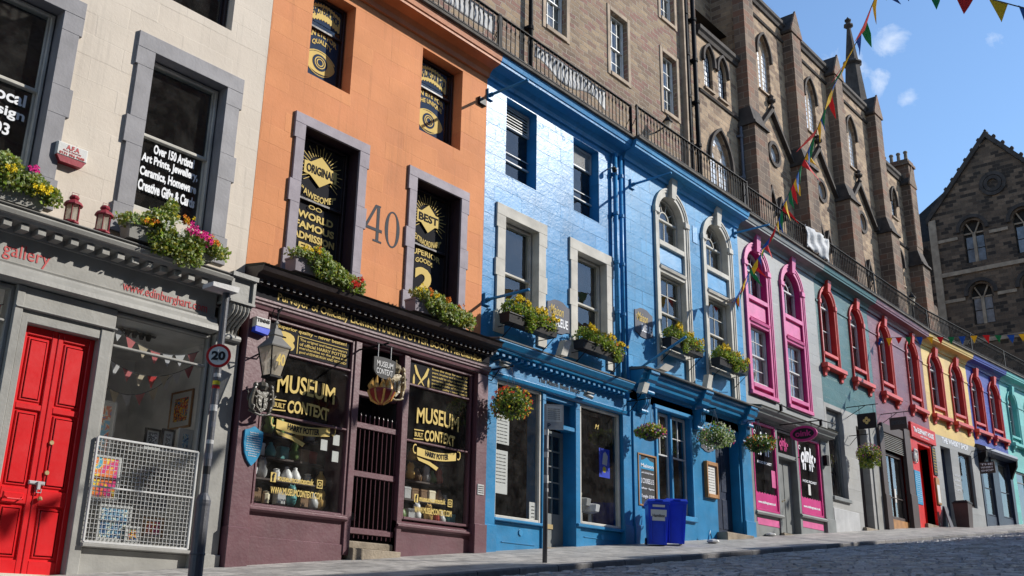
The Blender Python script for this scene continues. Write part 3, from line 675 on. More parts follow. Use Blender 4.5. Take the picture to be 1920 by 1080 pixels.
shopbunting('string of red and white flags in the left-hand gallery window', (-10.6,.14,3.95), (-9.1,.14,3.98), .15, 6, [M['c_red'],M['c_wht'],M['c_pnk']], .2)

# ================================================================== ORANGE BUILDING with the plum brown shop
b = thing('orange_building', 'orange painted building numbered 40 above a plum brown shopfront with gold lettering', 'building', (-2.6, 0, 1.0))
o = -5.498; e = .28
OPW = [('rect',-4.57,-3.28,5.96,8.44,None,.33,1), ('rect',-1.75,-.46,5.96,8.44,None,.33,1), ('rect',-4.6,-3.6,9.5,11.25,None,.33), ('rect',-1.75,-.52,9.52,11.42,None,.33)]
OPW[2] = ('rect',-4.62,-3.60,9.5,11.40,None,.33)
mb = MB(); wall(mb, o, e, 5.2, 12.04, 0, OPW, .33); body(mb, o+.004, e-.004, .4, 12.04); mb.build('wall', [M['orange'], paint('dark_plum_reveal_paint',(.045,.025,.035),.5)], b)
rooms(b, o+.05, e-.05, 5.6, 11.95)
cornice(b, o, e, M['p_orange'])
lugged(b, -4.57, -3.28, 5.7, 8.44, .20, M['p_lilac']); lugged(b, -1.75, -.46, 5.7, 8.44, .20, M['p_lilac'])
wA = sash(b, -4.55, -3.30, 5.98, 8.42, .28, M['p_darkframe'], meet=.49); wB = sash(b, -1.73, -.48, 5.98, 8.42, .28, M['p_darkframe'], meet=.49)
wC = sash(b, -4.60, -3.62, 9.52, 11.38, .28, M['p_darkframe'], meet=.36); wD = sash(b, -1.73, -.54, 9.54, 11.40, .28, M['p_darkframe'], meet=.36)
# vinyl panels and gold lettering in the upper windows (on the inside face of each window)
def vinyl(w, x0, x1, z0, z1, y, m='navyvinyl'): MB().box(x0, x1, y, y+.004, z0, z1).build('vinyl_panel', M[m], w)
for w, x0, x1 in ((wC,-4.48,-3.72),(wD,-1.6,-.72)):
    vinyl(w, x0-.01, x1+.01, 9.64, 10.70, .326); vinyl(w, x0-.01, x1+.01, 10.84, 11.30, .290)
    xm = (x0+x1)/2; W = x1-x0
    ex = x0+W*.48; ez = 10.02; rr = W*.47
    mb = MB()
    pts = [(ex-rr*1.02,ez)] + [(ex-rr*math.cos(math.pi*i/12), ez+.25*math.sin(math.pi*i/12)) for i in range(1,12)] + [(ex+rr*1.02,ez)] + [(ex+rr*math.cos(math.pi*i/12), ez-.2*math.sin(math.pi*i/12)) for i in range(1,12)]
    mb.prism_xz(pts, .318, .323); mb.build('eye_emblem', M['gold'], w)
    mb = MB(); mb.lathe((0,0,0), [(0,0),(0,0)], 3)
    mb = MB(); arc_band(ex, ez+.03, 0.0, .17, 0, 360, .313, .317, mb, 20, 1.05, 1.0); mb.build('eye_iris', M['navyvinyl'], w)
    mb = MB(); arc_band(ex, ez+.03, .105, .125, 0, 360, .308, .312, mb, 20, 1.05, 1); arc_band(ex, ez+.03, .06, .08, 0, 360, .308, .312, mb, 20, 1.05, 1); arc_band(ex, ez-.06, .36, .385, 30, 150, .319, .324, mb, 10, 1.1, .9); arc_band(ex, ez+.1, .33, .345, 210, 330, .319, .324, mb, 10, 1.1, 1); mb.build('eye_rings', M['gold'], w)
    if w is wC: text('AN EYE FOR', x0+.03, x1-.03, 10.50, 10.62, .322, M['gold'], w, bold=.03, warp=lambda u: .1*math.sin(math.pi*u)); text('QUALITY', x0+.14, x1-.14, 10.35, 10.47, .322, M['gold'], w, bold=.03, warp=lambda u: .08*math.sin(math.pi*u))
    else: text('AN EYE FOR', x0+.03, x1-.03, 10.50, 10.62, .322, M['gold'], w, bold=.03, warp=lambda u: .1*math.sin(math.pi*u)); text('THE UNIQUE', x0+.08, x1-.08, 10.35, 10.47, .322, M['gold'], w, bold=.03, warp=lambda u: .08*math.sin(math.pi*u))
    # saw-edged banner in the upper light
    mb = MB(); n = 22; up = []; dn = []
    for i in range(n+1):
        u = i/n; base = .10*math.sin(math.pi*u); tt = .035 if i % 2 else 0
        up.append((x0+.02+(W-.04)*u, 11.16+base+tt)); dn.append((x0+.02+(W-.04)*u, 10.86+base-tt))
    mb = MB()
    for i in range(n): mb.prism_xz([dn[i], dn[i+1], up[i+1], up[i]], .282, .288)
    mb.build('saw_edged_banner', M['gold'], w)
    text('ENJOY OUR SHOP' if w is wC else 'EXPLORE OUR SHOP', x0+.05, x1-.05, 10.92, 11.12, .281, M['navyvinyl'], w, bold=.03, warp=lambda u: .10*math.sin(math.pi*u))
def burst(w, cx, cz, word, under, wd, hh):
    mb = MB()
    for i in range(36):
        a = 2*math.pi*(i+.5)/36; r0, r1 = (.30, .45) if i % 2 else (.30, .52)
        c, s_ = math.cos(a), math.sin(a)
        if -2.45 < math.atan2(s_, c) < -.7: continue
        mb.prism_xz([(cx+r0*c-.006*s_, cz+r0*s_+.006*c), (cx+r1*c-.006*s_, cz+r1*s_+.006*c), (cx+r1*c+.006*s_, cz+r1*s_-.006*c), (cx+r0*c+.006*s_, cz+r0*s_-.006*c)], .262, .268)
    mb.build('sunburst', M['gold'], w)
    mb = MB()
    for sx in (1,): mb.prism_xz([(cx-wd,cz-.12),(cx-wd*.62,cz-.13),(cx,cz-.30),(cx+wd*.62,cz-.13),(cx+wd,cz-.12),(cx+wd,cz+.12),(cx+wd*.62,cz+.13),(cx,cz+.30),(cx-wd*.62,cz+.13),(cx-wd,cz+.12)], .256, .261)
    mb.build('diamond_badge', M['gold'], w)
    text(word, cx-wd*.86, cx+wd*.86, cz-.085, cz+.085, .255, M['charvinyl'], w, bold=.03)
    text(under, cx-.40, cx+.40, cz-.52, cz-.39, .262, M['gold'], w, bold=.02, warp=lambda u: -.10*math.sin(math.pi*u)+.02)
burst(wA, -3.93, 7.84, 'ORIGINAL', '“AWESOME!”', .38, .17)
burst(wB, -1.11, 7.84, 'BEST', '“EXTRAORDINARY”', .32, .20)
vinyl(wA, -4.46, -3.39, 7.26, 8.34, .29, 'charvinyl'); vinyl(wB, -1.64, -.57, 7.26, 8.34, .29, 'charvinyl'); vinyl(wA, -4.46, -3.39, 6.12, 7.18, .328, 'charvinyl'); vinyl(wB, -1.64, -.57, 6.12, 7.18, .328, 'charvinyl')
for s_, a, c, x0, x1 in (('WORLD', 6.88, 7.02, -4.32, -3.5), ('FAMOUS', 6.68, 6.82, -4.36, -3.46), ('ADMISSION', 6.48, 6.62, -4.38, -3.44), ('FREE', 6.26, 6.42, -4.24, -3.6)): text(s_, x0, x1, a, c, .32, M['gold'], wA, bold=.035)
mb = MB(); arc_band(-4.03, 7.12, .035, .05, 0, 360, .296, .3, mb, 12, 1.5, .8); arc_band(-3.87, 7.12, .035, .05, 0, 360, .296, .3, mb, 12, 1.5, .8); mb.build('flourish', M['gold'], wA)
for s_, a, c, x0, x1, wv in (('SUPERIOR', 7.00, 7.12, -1.55, -.66, .05), ('GOODS', 6.86, 6.96, -1.36, -.86, .04)): text(s_, x0, x1, a, c, .32, M['gold'], wB, bold=.02, warp=lambda u, k=wv: k*math.sin(math.pi*u))
text('2', -1.36, -.84, 6.20, 6.80, .32, M['gold'], wB, bold=.045)
# 40
mb = MB()
mb.prism_xz([(-2.74,6.83),(-2.66,6.83),(-2.66,7.50),(-2.74,7.50)], -.004, .0); mb.prism_xz([(-3.04,7.00),(-2.58,7.00),(-2.58,7.06),(-3.04,7.06)], -.006, -.001)
mb.prism_xz([(-3.04,7.06),(-2.97,7.06),(-2.72,7.52),(-2.79,7.52)], -.0035, -.001); mb.prism_xz([(-2.81,6.79),(-2.58,6.79),(-2.58,6.83),(-2.81,6.83)], -.005, -.001); mb.prism_xz([(-2.78,7.50),(-2.64,7.50),(-2.64,7.53),(-2.78,7.53)], -.0045, -.001)
n = 28
for i in range(n):
    a0, a1 = 2*math.pi*i/n, 2*math.pi*(i+1)/n
    f = lambda a, k: (-2.30+ (.205 if k else .205-.035-.055*abs(math.cos(a)))*math.cos(a), 7.16+(.37 if k else .37-.035)*math.sin(a))
    mb.prism_xz([f(a0,0), f(a0,1), f(a1,1), f(a1,0)], -.004, -.001)
mb.v = [(-2.575+(x+2.57)*.94, y, z) for x, y, z in mb.v]
nums = mb.build('street_number', M['t_grey'], b)

# ---- plum shopfront
YF = -.20
mb = MB().prof([(0,5.20),(YF,5.20),(YF-.03,5.25),(YF-.14,5.27),(YF-.16,5.33),(YF-.28,5.36),(YF-.31,5.44),(0,5.50)], o+.0, .40)
for i in range(44): mb.bev(-5.42+i*.132, -5.42+i*.132+.06, YF-.13, YF-.03, 5.20, 5.262, .005)
mb.build('shop_cornice', M['p_dkbrown'], b)
MB().prof([(0,5.503),(YF-.32,5.443),(YF-.34,5.46),(YF-.28,5.485),(0,5.56)], o+.0, .42).build('lead_capping', M['moss'], b)
fa = MB().box(o+.02, .36, YF+.01, 0, 4.98, 5.20).build('fascia', M['charvinyl'], b)
text('Purveyor of Officially Licensed HARRY POTTER BOOK Merchandise', -4.95, .12, 5.0, 5.17, YF+.008, M['gold'], fa, bold=.015)
MB().prof([(0,4.80),(YF+.06,4.80),(YF+.02,4.83),(YF+.01,4.88),(YF-.015,4.90),(YF-.015,4.93),(YF-.04,4.95),(YF-.04,4.985),(0,4.99)], o+.01, .37).build('fascia_moulding', M['p_brown'], b)
def pil(x0, x1, y, zb, zt, m, base=.5, name='pilaster'):
    return MB().bev(x0, x1, y, 0, zb-.3, zt).bev(x0-.02, x1+.02, y-.035, 0, zb-.3, zb+base, .012).build(name, m, b)
pil(-5.47, -5.10, YF, g(-5.3), 4.80, M['p_brown'], .55); pil(0.02, .345, YF, g(.2), 4.80, M['p_brown'], .5)
MB().bev(-5.10, 0.02, -.09, 0, 4.75, 4.80).build('window_head', M['p_brown'], b)
w1 = display(b, -5.02, -3.14, 1.72, 4.77, -.06, M['p_brown'], .05, (4.22, 3.18), glass=M['shopglass'])
w2 = display(b, -1.80, -.02, 1.80, 4.77, -.06, M['p_brown'], .05, (4.26, 3.22), glass=M['shopglass'])
for x0, x1 in ((-5.08,-3.12),(-1.93,0.03)):
    MB().bev(x0, x1, -.08, .2, .6, 1.66).bev(x0, x1+.01, -.10, .2, .6, g(x0)+.42, .01).prof([(0,1.64),(-.13,1.64),(-.17,1.67),(-.17,1.70),(-.13,1.72),(-.13,1.74),(-.06,1.77),(0,1.77)], x0, x1+.02).build('stallriser', M['p_brown'], b)
for x0, x1 in ((-3.13,-2.98),(-1.93,-1.80)): MB().bev(x0, x1, -.12, .5, 1.1, 4.77).build('door_post', M['p_brown'], b)
MB().bev(-2.98, -1.93, .02, .12, 3.86, 3.95).build('door_transom', M['p_brown'], b)
d = MB().box(-2.98, -2.86, .5, .56, 1.35, 4.6).box(-2.06, -1.93, .5, .56, 1.35, 4.6).box(-2.86,-2.06,.5,.56,1.35,1.75).box(-2.86,-2.06,.5,.56,3.4,3.5).box(-2.50,-2.46,.5,.56,3.5,4.6).build('door', M['p_dkbrown'], b)
MB().quad((-2.86,.53,1.75),(-2.06,.53,1.75),(-2.06,.53,4.6),(-2.86,.53,4.6)).build('pane', M['glass'], d)
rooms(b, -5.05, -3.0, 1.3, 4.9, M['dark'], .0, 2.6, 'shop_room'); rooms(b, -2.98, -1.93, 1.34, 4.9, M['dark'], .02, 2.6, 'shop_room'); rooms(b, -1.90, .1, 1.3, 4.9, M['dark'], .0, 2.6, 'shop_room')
MB().bev(-3.0, -1.88, -.22, .3, .85, 1.22).bev(-3.0, -1.88, -.05, .5, 1.22, 1.35, .02).build('doorstep', M['step'], b)
t = MB()
for i in range(10): x = -2.93+i*.107; t.tube([(x,-.02,1.42),(x,-.02,3.50)], .011, 6)
for z in (1.52, 2.48, 3.32): t.box(-2.99, -1.92, -.045, .005, z-.045, z+.045)
gt = thing('door_gate', 'plum coloured gate of upright iron bars across the shop doorway', 'gate', (-2.45,-.02,1.38))
bars = []
for i in range(10): x = -2.93+i*.107; MB().tube([(x,-.02,1.40),(x,-.02,3.48)], .009, 6).lathe((x,-.02,3.48), [(.009,0),(.012,.02),(0,.06)], 6).build('bar', M['p_brown'], gt)
for z in (1.52, 2.48, 3.32): MB().bev(-2.99, -1.92, -.05, .01, z-.05, z+.05, .006).build('rail', M['p_brown'], gt)
# gold window lettering
def shopwin(w, xl, xr, big, dx):
    c = (xl+xr)/2; W = xr-xl; y = -.065
    text('MUSEUM', c-W*.36, c+W*.34, 3.56, 3.86, y, M['gold'], w, bold=.02, warp=lambda u: .05*math.sin(math.pi*u))
    text('CONTEXT', c-W*.22, c+W*.28, 3.26, 3.47, y, M['gold'], w, bold=.03, warp=lambda u: .03*math.sin(math.pi*u))
    text('BUILT', c-W*.38, c-W*.25, 3.32, 3.40, y, M['gold'], w, bold=.02)
    mb = MB(); mb.prism_xz([(c-W*.39,3.26),(c-W*.24,3.28),(c-W*.24,3.30),(c-W*.39,3.28)], y-.004, y); mb.prism_xz([(c-W*.39,3.43),(c-W*.24,3.44),(c-W*.24,3.46),(c-W*.39,3.45)], y-.004, y)
    n = 14; f = lambda k: (c-W*.33+W*.64*k/n, 2.98-.05*math.sin(math.pi*k/n)+.03*k/n)
    for i in range(n):
        a, b2 = f(i), f(i+1); mb.prism_xz([(a[0],a[1]),(b2[0],b2[1]),(b2[0],b2[1]+.15),(a[0],a[1]+.15)], y-.004, y)
    arc_band(c-W*.36, 3.09, .045, .062, 60, 300, y-.004, y, mb, 8, 1, 1.5); arc_band(c+W*.35, 3.12, .045, .062, -120, 120, y-.004, y, mb, 8, 1, 1.5)
    mb.prism_xz([(c-W*.33,2.95),(c-W*.12,2.90),(c+W*.02,2.82),(c-W*.01,2.76),(c-W*.14,2.84),(c-W*.30,2.89)], y-.004, y)
    mb.build('ribbon', M['gold'], w)
    text('HARRY POTTER', c-W*.20, c+W*.18, 3.0, 3.10, y-.005, M['charvinyl'], w, bold=.03, warp=lambda u: -.025*math.sin(math.pi*u))
    text('museumcontextuk', c-W*.26, c+W*.16, 2.16, 2.26, y, M['gold'], w, bold=.02)
    text('WWW.MUSEUMCONTEXT.COM', c-W*.33, c+W*.27, 1.95, 2.06, y, M['gold'], w, bold=.02)
    mb = MB(); mb.prism_xz([(c-W*.34,2.13),(c-W*.28,2.13),(c-W*.28,2.28),(c-W*.34,2.28)], y-.004, y); 
    x = c+W*.20; mb.prism_xz([(x,2.13),(x+.12,2.13),(x+.12,2.145),(x,2.145)], y-.004, y); mb.prism_xz([(x,2.255),(x+.12,2.255),(x+.12,2.27),(x,2.27)], y-.004, y); mb.prism_xz([(x,2.145),(x+.014,2.145),(x+.014,2.255),(x,2.255)], y-.004, y); mb.prism_xz([(x+.106,2.145),(x+.12,2.145),(x+.12,2.255),(x+.106,2.255)], y-.004, y); arc_band(x+.06, 2.2, .022, .036, 0, 360, y-.004, y, mb, 10)
    mb.build('social_badges', M['gold'], w)
    text('f', c-W*.325, c-W*.297, 2.14, 2.27, y-.006, M['charvinyl'], w, bold=.04)
shopwin(w1, -4.95, -3.21, 0, 0); shopwin(w2, -1.73, -.09, 0, 0)
for w, xl, xr in ((w1,-4.95,-3.21),(w2,-1.73,-.09)): MB().box(xl, xr, -.052, -.048, 4.26, 4.71).build('vinyl_panel', M['charvinyl'], w)
text('Superior quality – never beaten!', -4.8, -3.3, 4.62, 4.70, -.056, M['gold'], w1, bold=.015)
text('3', -4.80, -4.42, 4.27, 4.60, -.056, M['gold'], w1, bold=.06)
for i, r_ in enumerate(['The original and best purveyors', 'of official HARRY POTTER', 'merchandise to the great and', 'good of EDINBURGH AND BEYOND!']): text(r_, -4.32, -3.28, 4.50-i*.070, 4.555-i*.070, -.056, M['gold'], w1, bold=.01)
MB().box(-4.37, -4.355, -.06, -.056, 4.28, 4.59).box(-4.34, -3.26, -.06, -.056, 4.58, 4.59).build('rule', M['gold'], w1)
for i, r_ in enumerate(['From this shop for over 150', 'years, brushes and broomsticks', 'were sold to wizards, warlocks,', 'sorcerers, enchanters and the', 'general public of Edinburgh', 'Superior quality – never beaten!']): text(r_, -1.14, -.14, 4.635-i*.068, 4.685-i*.068, -.056, M['gold'], w2, bold=.01)
mb = MB()
for sx in (-1, 1):
    q = lambda x, z: (-1.42+sx*x, 4.29+(z-4.22)*1.15)
    p = [q(-.10,4.24), q(-.07,4.23), q(.10,4.42), q(.14,4.53), q(.17,4.55), q(.19,4.52), q(.12,4.40), q(.13,4.40)]
    pp = [q(-.09,4.22), q(-.07,4.22), q(.15,4.40), q(.20,4.53), q(.16,4.54), q(.07,4.40)]
    mb.prism_xz(pp if sx > 0 else pp[::-1], -.060-.002*(sx > 0), -.056)
    r_ = [q(.17,4.22), q(.22,4.22), q(.22,4.32), q(.20,4.38), q(.19,4.38), q(.17,4.32)]; mb.prism_xz(r_ if sx > 0 else r_[::-1], -.060, -.056)
mb.build('crossed_brooms', M['gold'], w2)

# goods in the plum shop's windows
CUR = [paint('goods_'+n_, tuple(min(.8,v*1.5) for v in c), .4, dirt=0) for n_, c in (('cream',(.55,.48,.35)),('ochre',(.42,.26,.08)),('oxblood',(.25,.04,.03)),('brown',(.14,.08,.04)),('teal',(.06,.2,.2)),('grey',(.3,.3,.3)),('moss',(.10,.16,.05)),('white',(.6,.6,.56)))]
def good(kind, x, y, z, m, lbl, grp):
    if kind == 0: mb = MB().lathe((x,y,z), [(.05,0),(.09,.02),(.10,.10),(.06,.18),(.03,.22),(.035,.25),(0,.26)], 10)
    elif kind == 1: mb = MB().bev(x-.09, x+.09, y-.06, y+.06, z, z+.22).bev(x-.095, x+.095, y-.066, y+.066, z+.17, z+.20)
    elif kind == 2: mb = MB().lathe((x,y,z), [(.06,0),(.065,.14),(.05,.15),(.05,.17),(.06,.18),(0,.2)], 8)
    else:
        mb = MB().lathe((x,y,z), [(.05,0),(.085,.06),(.09,.14),(.06,.20),(.075,.25),(.06,.31),(0,.34)], 10)
        mb.lathe((x-.04,y-.01,z+.30), [(.02,0),(0,.06)], 5).lathe((x+.04,y-.01,z+.30), [(.02,0),(0,.06)], 5)
    nm = ['vase','gift_box','jar','owl_figurine'][kind]
    tag(mb.build(nm, m, None, loc=(x,y,z), smooth=(kind in (0,3))), lbl, nm.split('_')[-1].replace('figurine','ornament'), grp)
NM = ['round bellied vase', 'small lidded gift box', 'squat storage jar', 'owl shaped ornament']
for wi, (xa, xb, where) in enumerate(((-4.85,-3.3,'left'), (-1.65,-.15,'right'))):
    for sh, z in enumerate((1.82, 2.22, 2.60, 3.0)):
        y0 = .14 + .16*sh
        if sh: tag(MB().box(xa, xb, y0-.1, y0+.14, z-.03, z).build('shelf', M['p_umber'], None, loc=((xa+xb)/2,y0,z)), 'dark wooden shelf, %s from the bottom in the %s-hand window of the plum shop' % (['','first','second','third'][sh], where), 'shelf')
        n = 7
        for k in range(n):
            kd = random.randrange(4)
            good(kd, xa+.1+(xb-xa-.2)*(k+random.uniform(-.2,.2))/(n-1), y0+random.uniform(-.03,.05), z, random.choice(CUR), NM[kd]+' among the goods crowding the %s-hand window of the plum brown shop' % where, 'goods in the plum shop windows')
tag(MB().tube([(-4.93,.2,1.8),(-4.86,.16,3.2)], .015, 6).lathe((-4.94,.2,1.8), [(.10,0),(.12,.1),(.08,.35),(.03,.55),(.02,.6)], 10).build('broomstick', M['wood'], None, loc=(-4.93,.2,1.8)), 'twig broomstick propped at the left end of the plum shop window', 'broom')
for k in range(9):
    kd = k % 4; good(kd, -2.85+k*.105, .72+.12*(k % 3), 1.36+.24*(k % 2), CUR[(k*3) % 8], NM[kd]+' seen through the gate of the plum brown shop', 'goods behind the plum shop gate')
for x, z, s_ in ((-3.55,2.78,.13),(-3.38,2.62,.11),(-3.5,3.05,.12),(-3.34,2.98,.10)):
    pass
for i, (x, z) in enumerate(((-3.62,2.86),(-3.36,2.70),(-3.36,2.98))):
    tag(MB().box(x-.07, x+.07, -.038, -.035, z-.09, z+.09).build('notice', M['paper'], None, loc=(x,-.04,z)), ['white notice stuck highest but one inside the plum shop window', 'small white notice lowest in the corner of the plum shop window', 'white card at the very right of the plum shop window'][i], 'notice')

# ---- wall lantern, crests, plaque, hanging signs
t = thing('wall_lantern', 'four sided glass lantern marked 40 on a scrolled iron bracket on the plum shopfront', 'lantern', (-5.28,-.75,4.0))
cx, cy = -5.30, -.70
MB().tube([(-5.25,YF,4.05),(-5.24,-.45,4.10),(-5.22,-.6,4.55),(-5.22,-.62,4.72),(-5.22,cy,4.74),(cx,cy,4.62)], .014, 6).tube([(-5.25,YF,3.98),(-5.24,-.55,4.28),(-5.22,-.68,4.36)], .011, 6).tube([(-5.22,-.55,4.6),(-5.22,-.45,4.68),(-5.22,-.5,4.78),(-5.22,-.6,4.76),(-5.22,-.58,4.7)], .009, 5).build('bracket', M['p_black'], t)
mb = MB()
mb.lathe((cx,cy,4.06), [(.26,0),(.265,.02),(.11,.17),(.10,.19),(.12,.21),(.08,.30),(.03,.33),(.02,.38),(.04,.41),(.0,.47)], 4, rot=math.pi/4)
mb.build('lantern_hood', M['lead'], t)
mb = MB(); h0, h1, r0, r1 = 3.62, 4.06, .14, .245
for k in range(4):
    a = math.pi/4+k*math.pi/2; mb.tube([(cx+r0*math.cos(a),cy+r0*math.sin(a),h0),(cx+r1*math.cos(a),cy+r1*math.sin(a),h1)], .014, 4)
mb.lathe((cx,cy,h0-.03), [(.03,-.05),(.12,-.01),(.165,.0),(.16,.035)], 4, rot=math.pi/4); mb.build('lantern_frame', M['p_black'], t)
mb = MB()
for k in range(4):
    a, c = math.pi/4+k*math.pi/2, math.pi/4+(k+1)*math.pi/2
    mb.quad((cx+r0*math.cos(a),cy+r0*math.sin(a),h0),(cx+r0*math.cos(c),cy+r0*math.sin(c),h0),(cx+r1*math.cos(c),cy+r1*math.sin(c),h1),(cx+r1*math.cos(a),cy+r1*math.sin(a),h1))
pn = mb.build('pane', M['lampglass'], t)
MB().lathe((cx,cy,3.62), [(.02,0),(.02,.12),(.05,.18),(.055,.25),(.03,.32)], 8).build('bulb', M['paper'], t)
text('40', cx-.085, cx+.085, 3.76, 3.95, cy-.185, M['gold'], t, bold=.03)
def crest(lbl, x, y, z, w, h, m, group=None, arm=None):
    t = thing('crest', lbl, 'crest', (x,y,z))
    mb = MB(); mb.prism_xz([(x-.2*w,z-.28*h),(x,z-.42*h),(x+.2*w,z-.28*h),(x+.23*w,z+.15*h),(x-.23*w,z+.15*h)], y-.06, y)
    mb.prism_xz([(x-.15*w,z-.2*h),(x-.02,z-.3*h),(x-.02,z+.0*h),(x-.16*w,z+.0*h)], y-.075, y-.06); mb.prism_xz([(x+.02,z-.3*h),(x+.15*w,z-.2*h),(x+.16*w,z-.02*h),(x+.02,z-.02*h)], y-.08, y-.06)
    mb.build('shield', m, t)
    mb = MB().lathe((x,y-.03,z+.17*h), [(.13*w,0),(.15*w,.04*h),(.19*w,.1*h),(.16*w,.19*h),(.05*w,.24*h),(.02*w,.27*h),(.03*w,.31*h),(0,.33*h)], 8)
    for k in (-1,0,1): mb.lathe((x+k*.11*w,y-.06,z+.26*h), [(.02*w,0),(.035*w,.03*h),(0,.07*h)], 6)
    mb.build('crown', m, t)
    for sx in (-1, 1):                                    # supporters: rearing beasts with head, mane, fore and hind legs
        mb = MB(); X = lambda u: x+sx*u*w
        mb.tube([(X(.28),y-.03,z-.42*h),(X(.36),y-.03,z-.30*h),(X(.40),y-.04,z-.12*h),(X(.36),y-.05,z+.06*h),(X(.33),y-.06,z+.18*h),(X(.30),y-.07,z+.24*h)], [.03*w,.07*w,.085*w,.075*w,.07*w,.05*w], 7)
        mb.lathe((X(.30),y-.06,z+.20*h), [(.05*w,0),(.085*w,.05*h),(.07*w,.11*h),(.02*w,.15*h)], 7)
        mb.tube([(X(.36),y-.05,z+.08*h),(X(.26),y-.08,z+.10*h),(X(.20),y-.07,z+.02*h)], [.04*w,.03*w,.022*w], 6).tube([(X(.38),y-.05,z-.02*h),(X(.27),y-.08,z-.04*h),(X(.21),y-.07,z-.10*h)], [.04*w,.03*w,.022*w], 6)
        mb.tube([(X(.40),y-.04,z-.22*h),(X(.30),y-.07,z-.28*h),(X(.32),y-.06,z-.38*h),(X(.22),y-.07,z-.42*h)], [.05*w,.04*w,.03*w,.022*w], 6)
        mb.tube([(X(.44),y-.03,z-.20*h),(X(.52),y-.03,z-.12*h),(X(.48),y-.03,z+.02*h),(X(.54),y-.03,z+.10*h)], [.02*w,.018*w,.018*w,.03*w], 5)
        mb.build('supporter', m, t, smooth=True)
    mb = MB().tube([(x-.42*w,y-.02,z-.40*h),(x-.2*w,y-.05,z-.46*h),(x,y-.05,z-.49*h),(x+.2*w,y-.05,z-.46*h),(x+.42*w,y-.02,z-.40*h)], .035*w, 6); mb.build('scroll', m, t)
    return t
M['cresti'] = paint('dark_gilded_casting', (.10,.09,.07), .35, .8, var=.5, bump=.5)
M['crestc'] = paint('coloured_gilt_carving', (.35,.27,.14), .4, .7, var=.6, bump=.5)
crest('dark cast royal coat of arms fixed to the left pilaster of the plum shop', -5.20, YF-.12, 3.36, .50, .60, M['cresti'])
MB()
t = thing('blue_plaque', 'bright blue shield shaped plaque with small white text on the plum pilaster', 'plaque', (-5.17,YF,2.3))
S_ = [(-5.18,2.30),(-5.10,2.38),(-5.04,2.49),(-5.01,2.64),(-5.01,2.84),(-5.09,2.865),(-5.18,2.915),(-5.27,2.865),(-5.35,2.84),(-5.35,2.64),(-5.32,2.49),(-5.26,2.38)]
MB().prism_xz(S_, YF-.03, YF).build('plate', M['p_sky'], t)
for i in range(11): wd = .13 if 1 < i < 9 else .08; text(random.choice(['Founded in this street', 'the writer who drew upon', 'these shops and closes', 'and was inspired here', 'the wizarding author']), -5.18-wd, -5.18+wd, 2.80-i*.036, 2.822-i*.036, YF-.031, M['t_white'], t, bold=.01)
t = thing('alarm_box', 'pale and blue alarm box with black lettering at the top of the plum pilaster', 'alarm', (-5.28,YF,4.5))
MB().bev(-5.40, -5.12, YF-.10, YF, 4.48, 4.64).build('box', M['paper'], t); MB().prism_xz([(-5.40,4.40),(-5.14,4.38),(-5.12,4.48),(-5.40,4.48)], YF-.10, YF).build('strobe', M['binblue'], t)
text('TIMMS', -5.38, -5.14, 4.56, 4.62, YF-.103, M['t_black'], t, bold=.03)
t = thing('hanging_sign', 'round black signboard with grey lettering hung on chains over the plum shop door', 'hanging sign', (-2.9,-.75,4.3))
mb = MB(); c = (-3.05,-.78,4.18)
n = 20
pp = [(c[0]-.25,c[2]+.12)] + [(c[0]-.25+.5*i/10, c[2]+.17+.02*math.sin(math.pi*i/10)) for i in range(11)] + [(c[0]+.25,c[2]+.12)] + [(c[0]+.25*math.cos(math.pi*i/12), c[2]-.02-.16*math.sin(math.pi*i/12)) for i in range(13)]
mb.prism_xz(pp, c[1]-.02, c[1]+.02).build('board', M['t_black'], t)
text('MUSEUM', c[0]-.19, c[0]+.19, c[2]+.02, c[2]+.12, c[1]-.022, M['steel'], t, bold=.02); text('CONTEXT', c[0]-.19, c[0]+.19, c[2]-.11, c[2]-.01, c[1]-.022, M['steel'], t, bold=.02)
MB().tube([(c[0]-.15,c[1],c[2]+.17),(c[0]-.15,c[1],c[2]+.42)], .008, 5).tube([(c[0]+.15,c[1],c[2]+.17),(c[0]+.15,c[1],c[2]+.42)], .008, 5).build('chain', M['steel'], t)
MB().tube([(c[0],YF+.1,4.62),(c[0],c[1]-.1,4.62)], .016, 6).tube([(c[0]-.2,c[1],4.60),(c[0]+.2,c[1],4.60)], .012, 6).build('bracket', M['p_black'], t)
t = thing('flame_cauldron', 'carved flaming red and gold bowl hanging below the black round signboard', 'carving', (-3.05,-.78,3.75))
MB().lathe((-3.08,-.78,3.56), [(.05,0),(.14,.05),(.21,.14),(.23,.22),(.20,.25)], 12).build('bowl', paint('crimson_carving',(.28,.03,.025),.4), t, smooth=True)
mb = MB()
for i in range(9):
    a = i*.698; x = -3.08+.14*math.cos(a); y = -.78+.14*math.sin(a); mb.tube([(x,y,3.76),(x+.05*math.cos(a+1),y+.04,3.88),(x-.02,y,3.97+.03*(i % 3))], [.05,.045,.005], 6)
    mb.tube([(-3.08+.05*math.cos(a), -.78+.05*math.sin(a), 3.57),(-3.08+.17*math.cos(a), -.78+.17*math.sin(a), 3.63),(-3.08+.235*math.cos(a), -.78+.235*math.sin(a), 3.78)], .02, 5)
mb.build('flames', paint('gold_flames',(.62,.36,.10),.4), t)
MB().tube([(-3.08,-.78,3.8),(-3.08,-.78,4.02)], .008, 5).build('chain', M['steel'], t)
crest('gilt and silver royal coat of arms jutting out over the plum shop door', -2.72, -.70, 4.05, .50, .72, M['crestc'])
t = thing('notice_plate', 'small grey engraved plate on the right pilaster of the plum shop', 'plaque', (.17,YF,2.5))
MB().bev(.08, .27, YF-.015, YF, 2.42, 2.62, .004).build('plate', M['steel'], t)
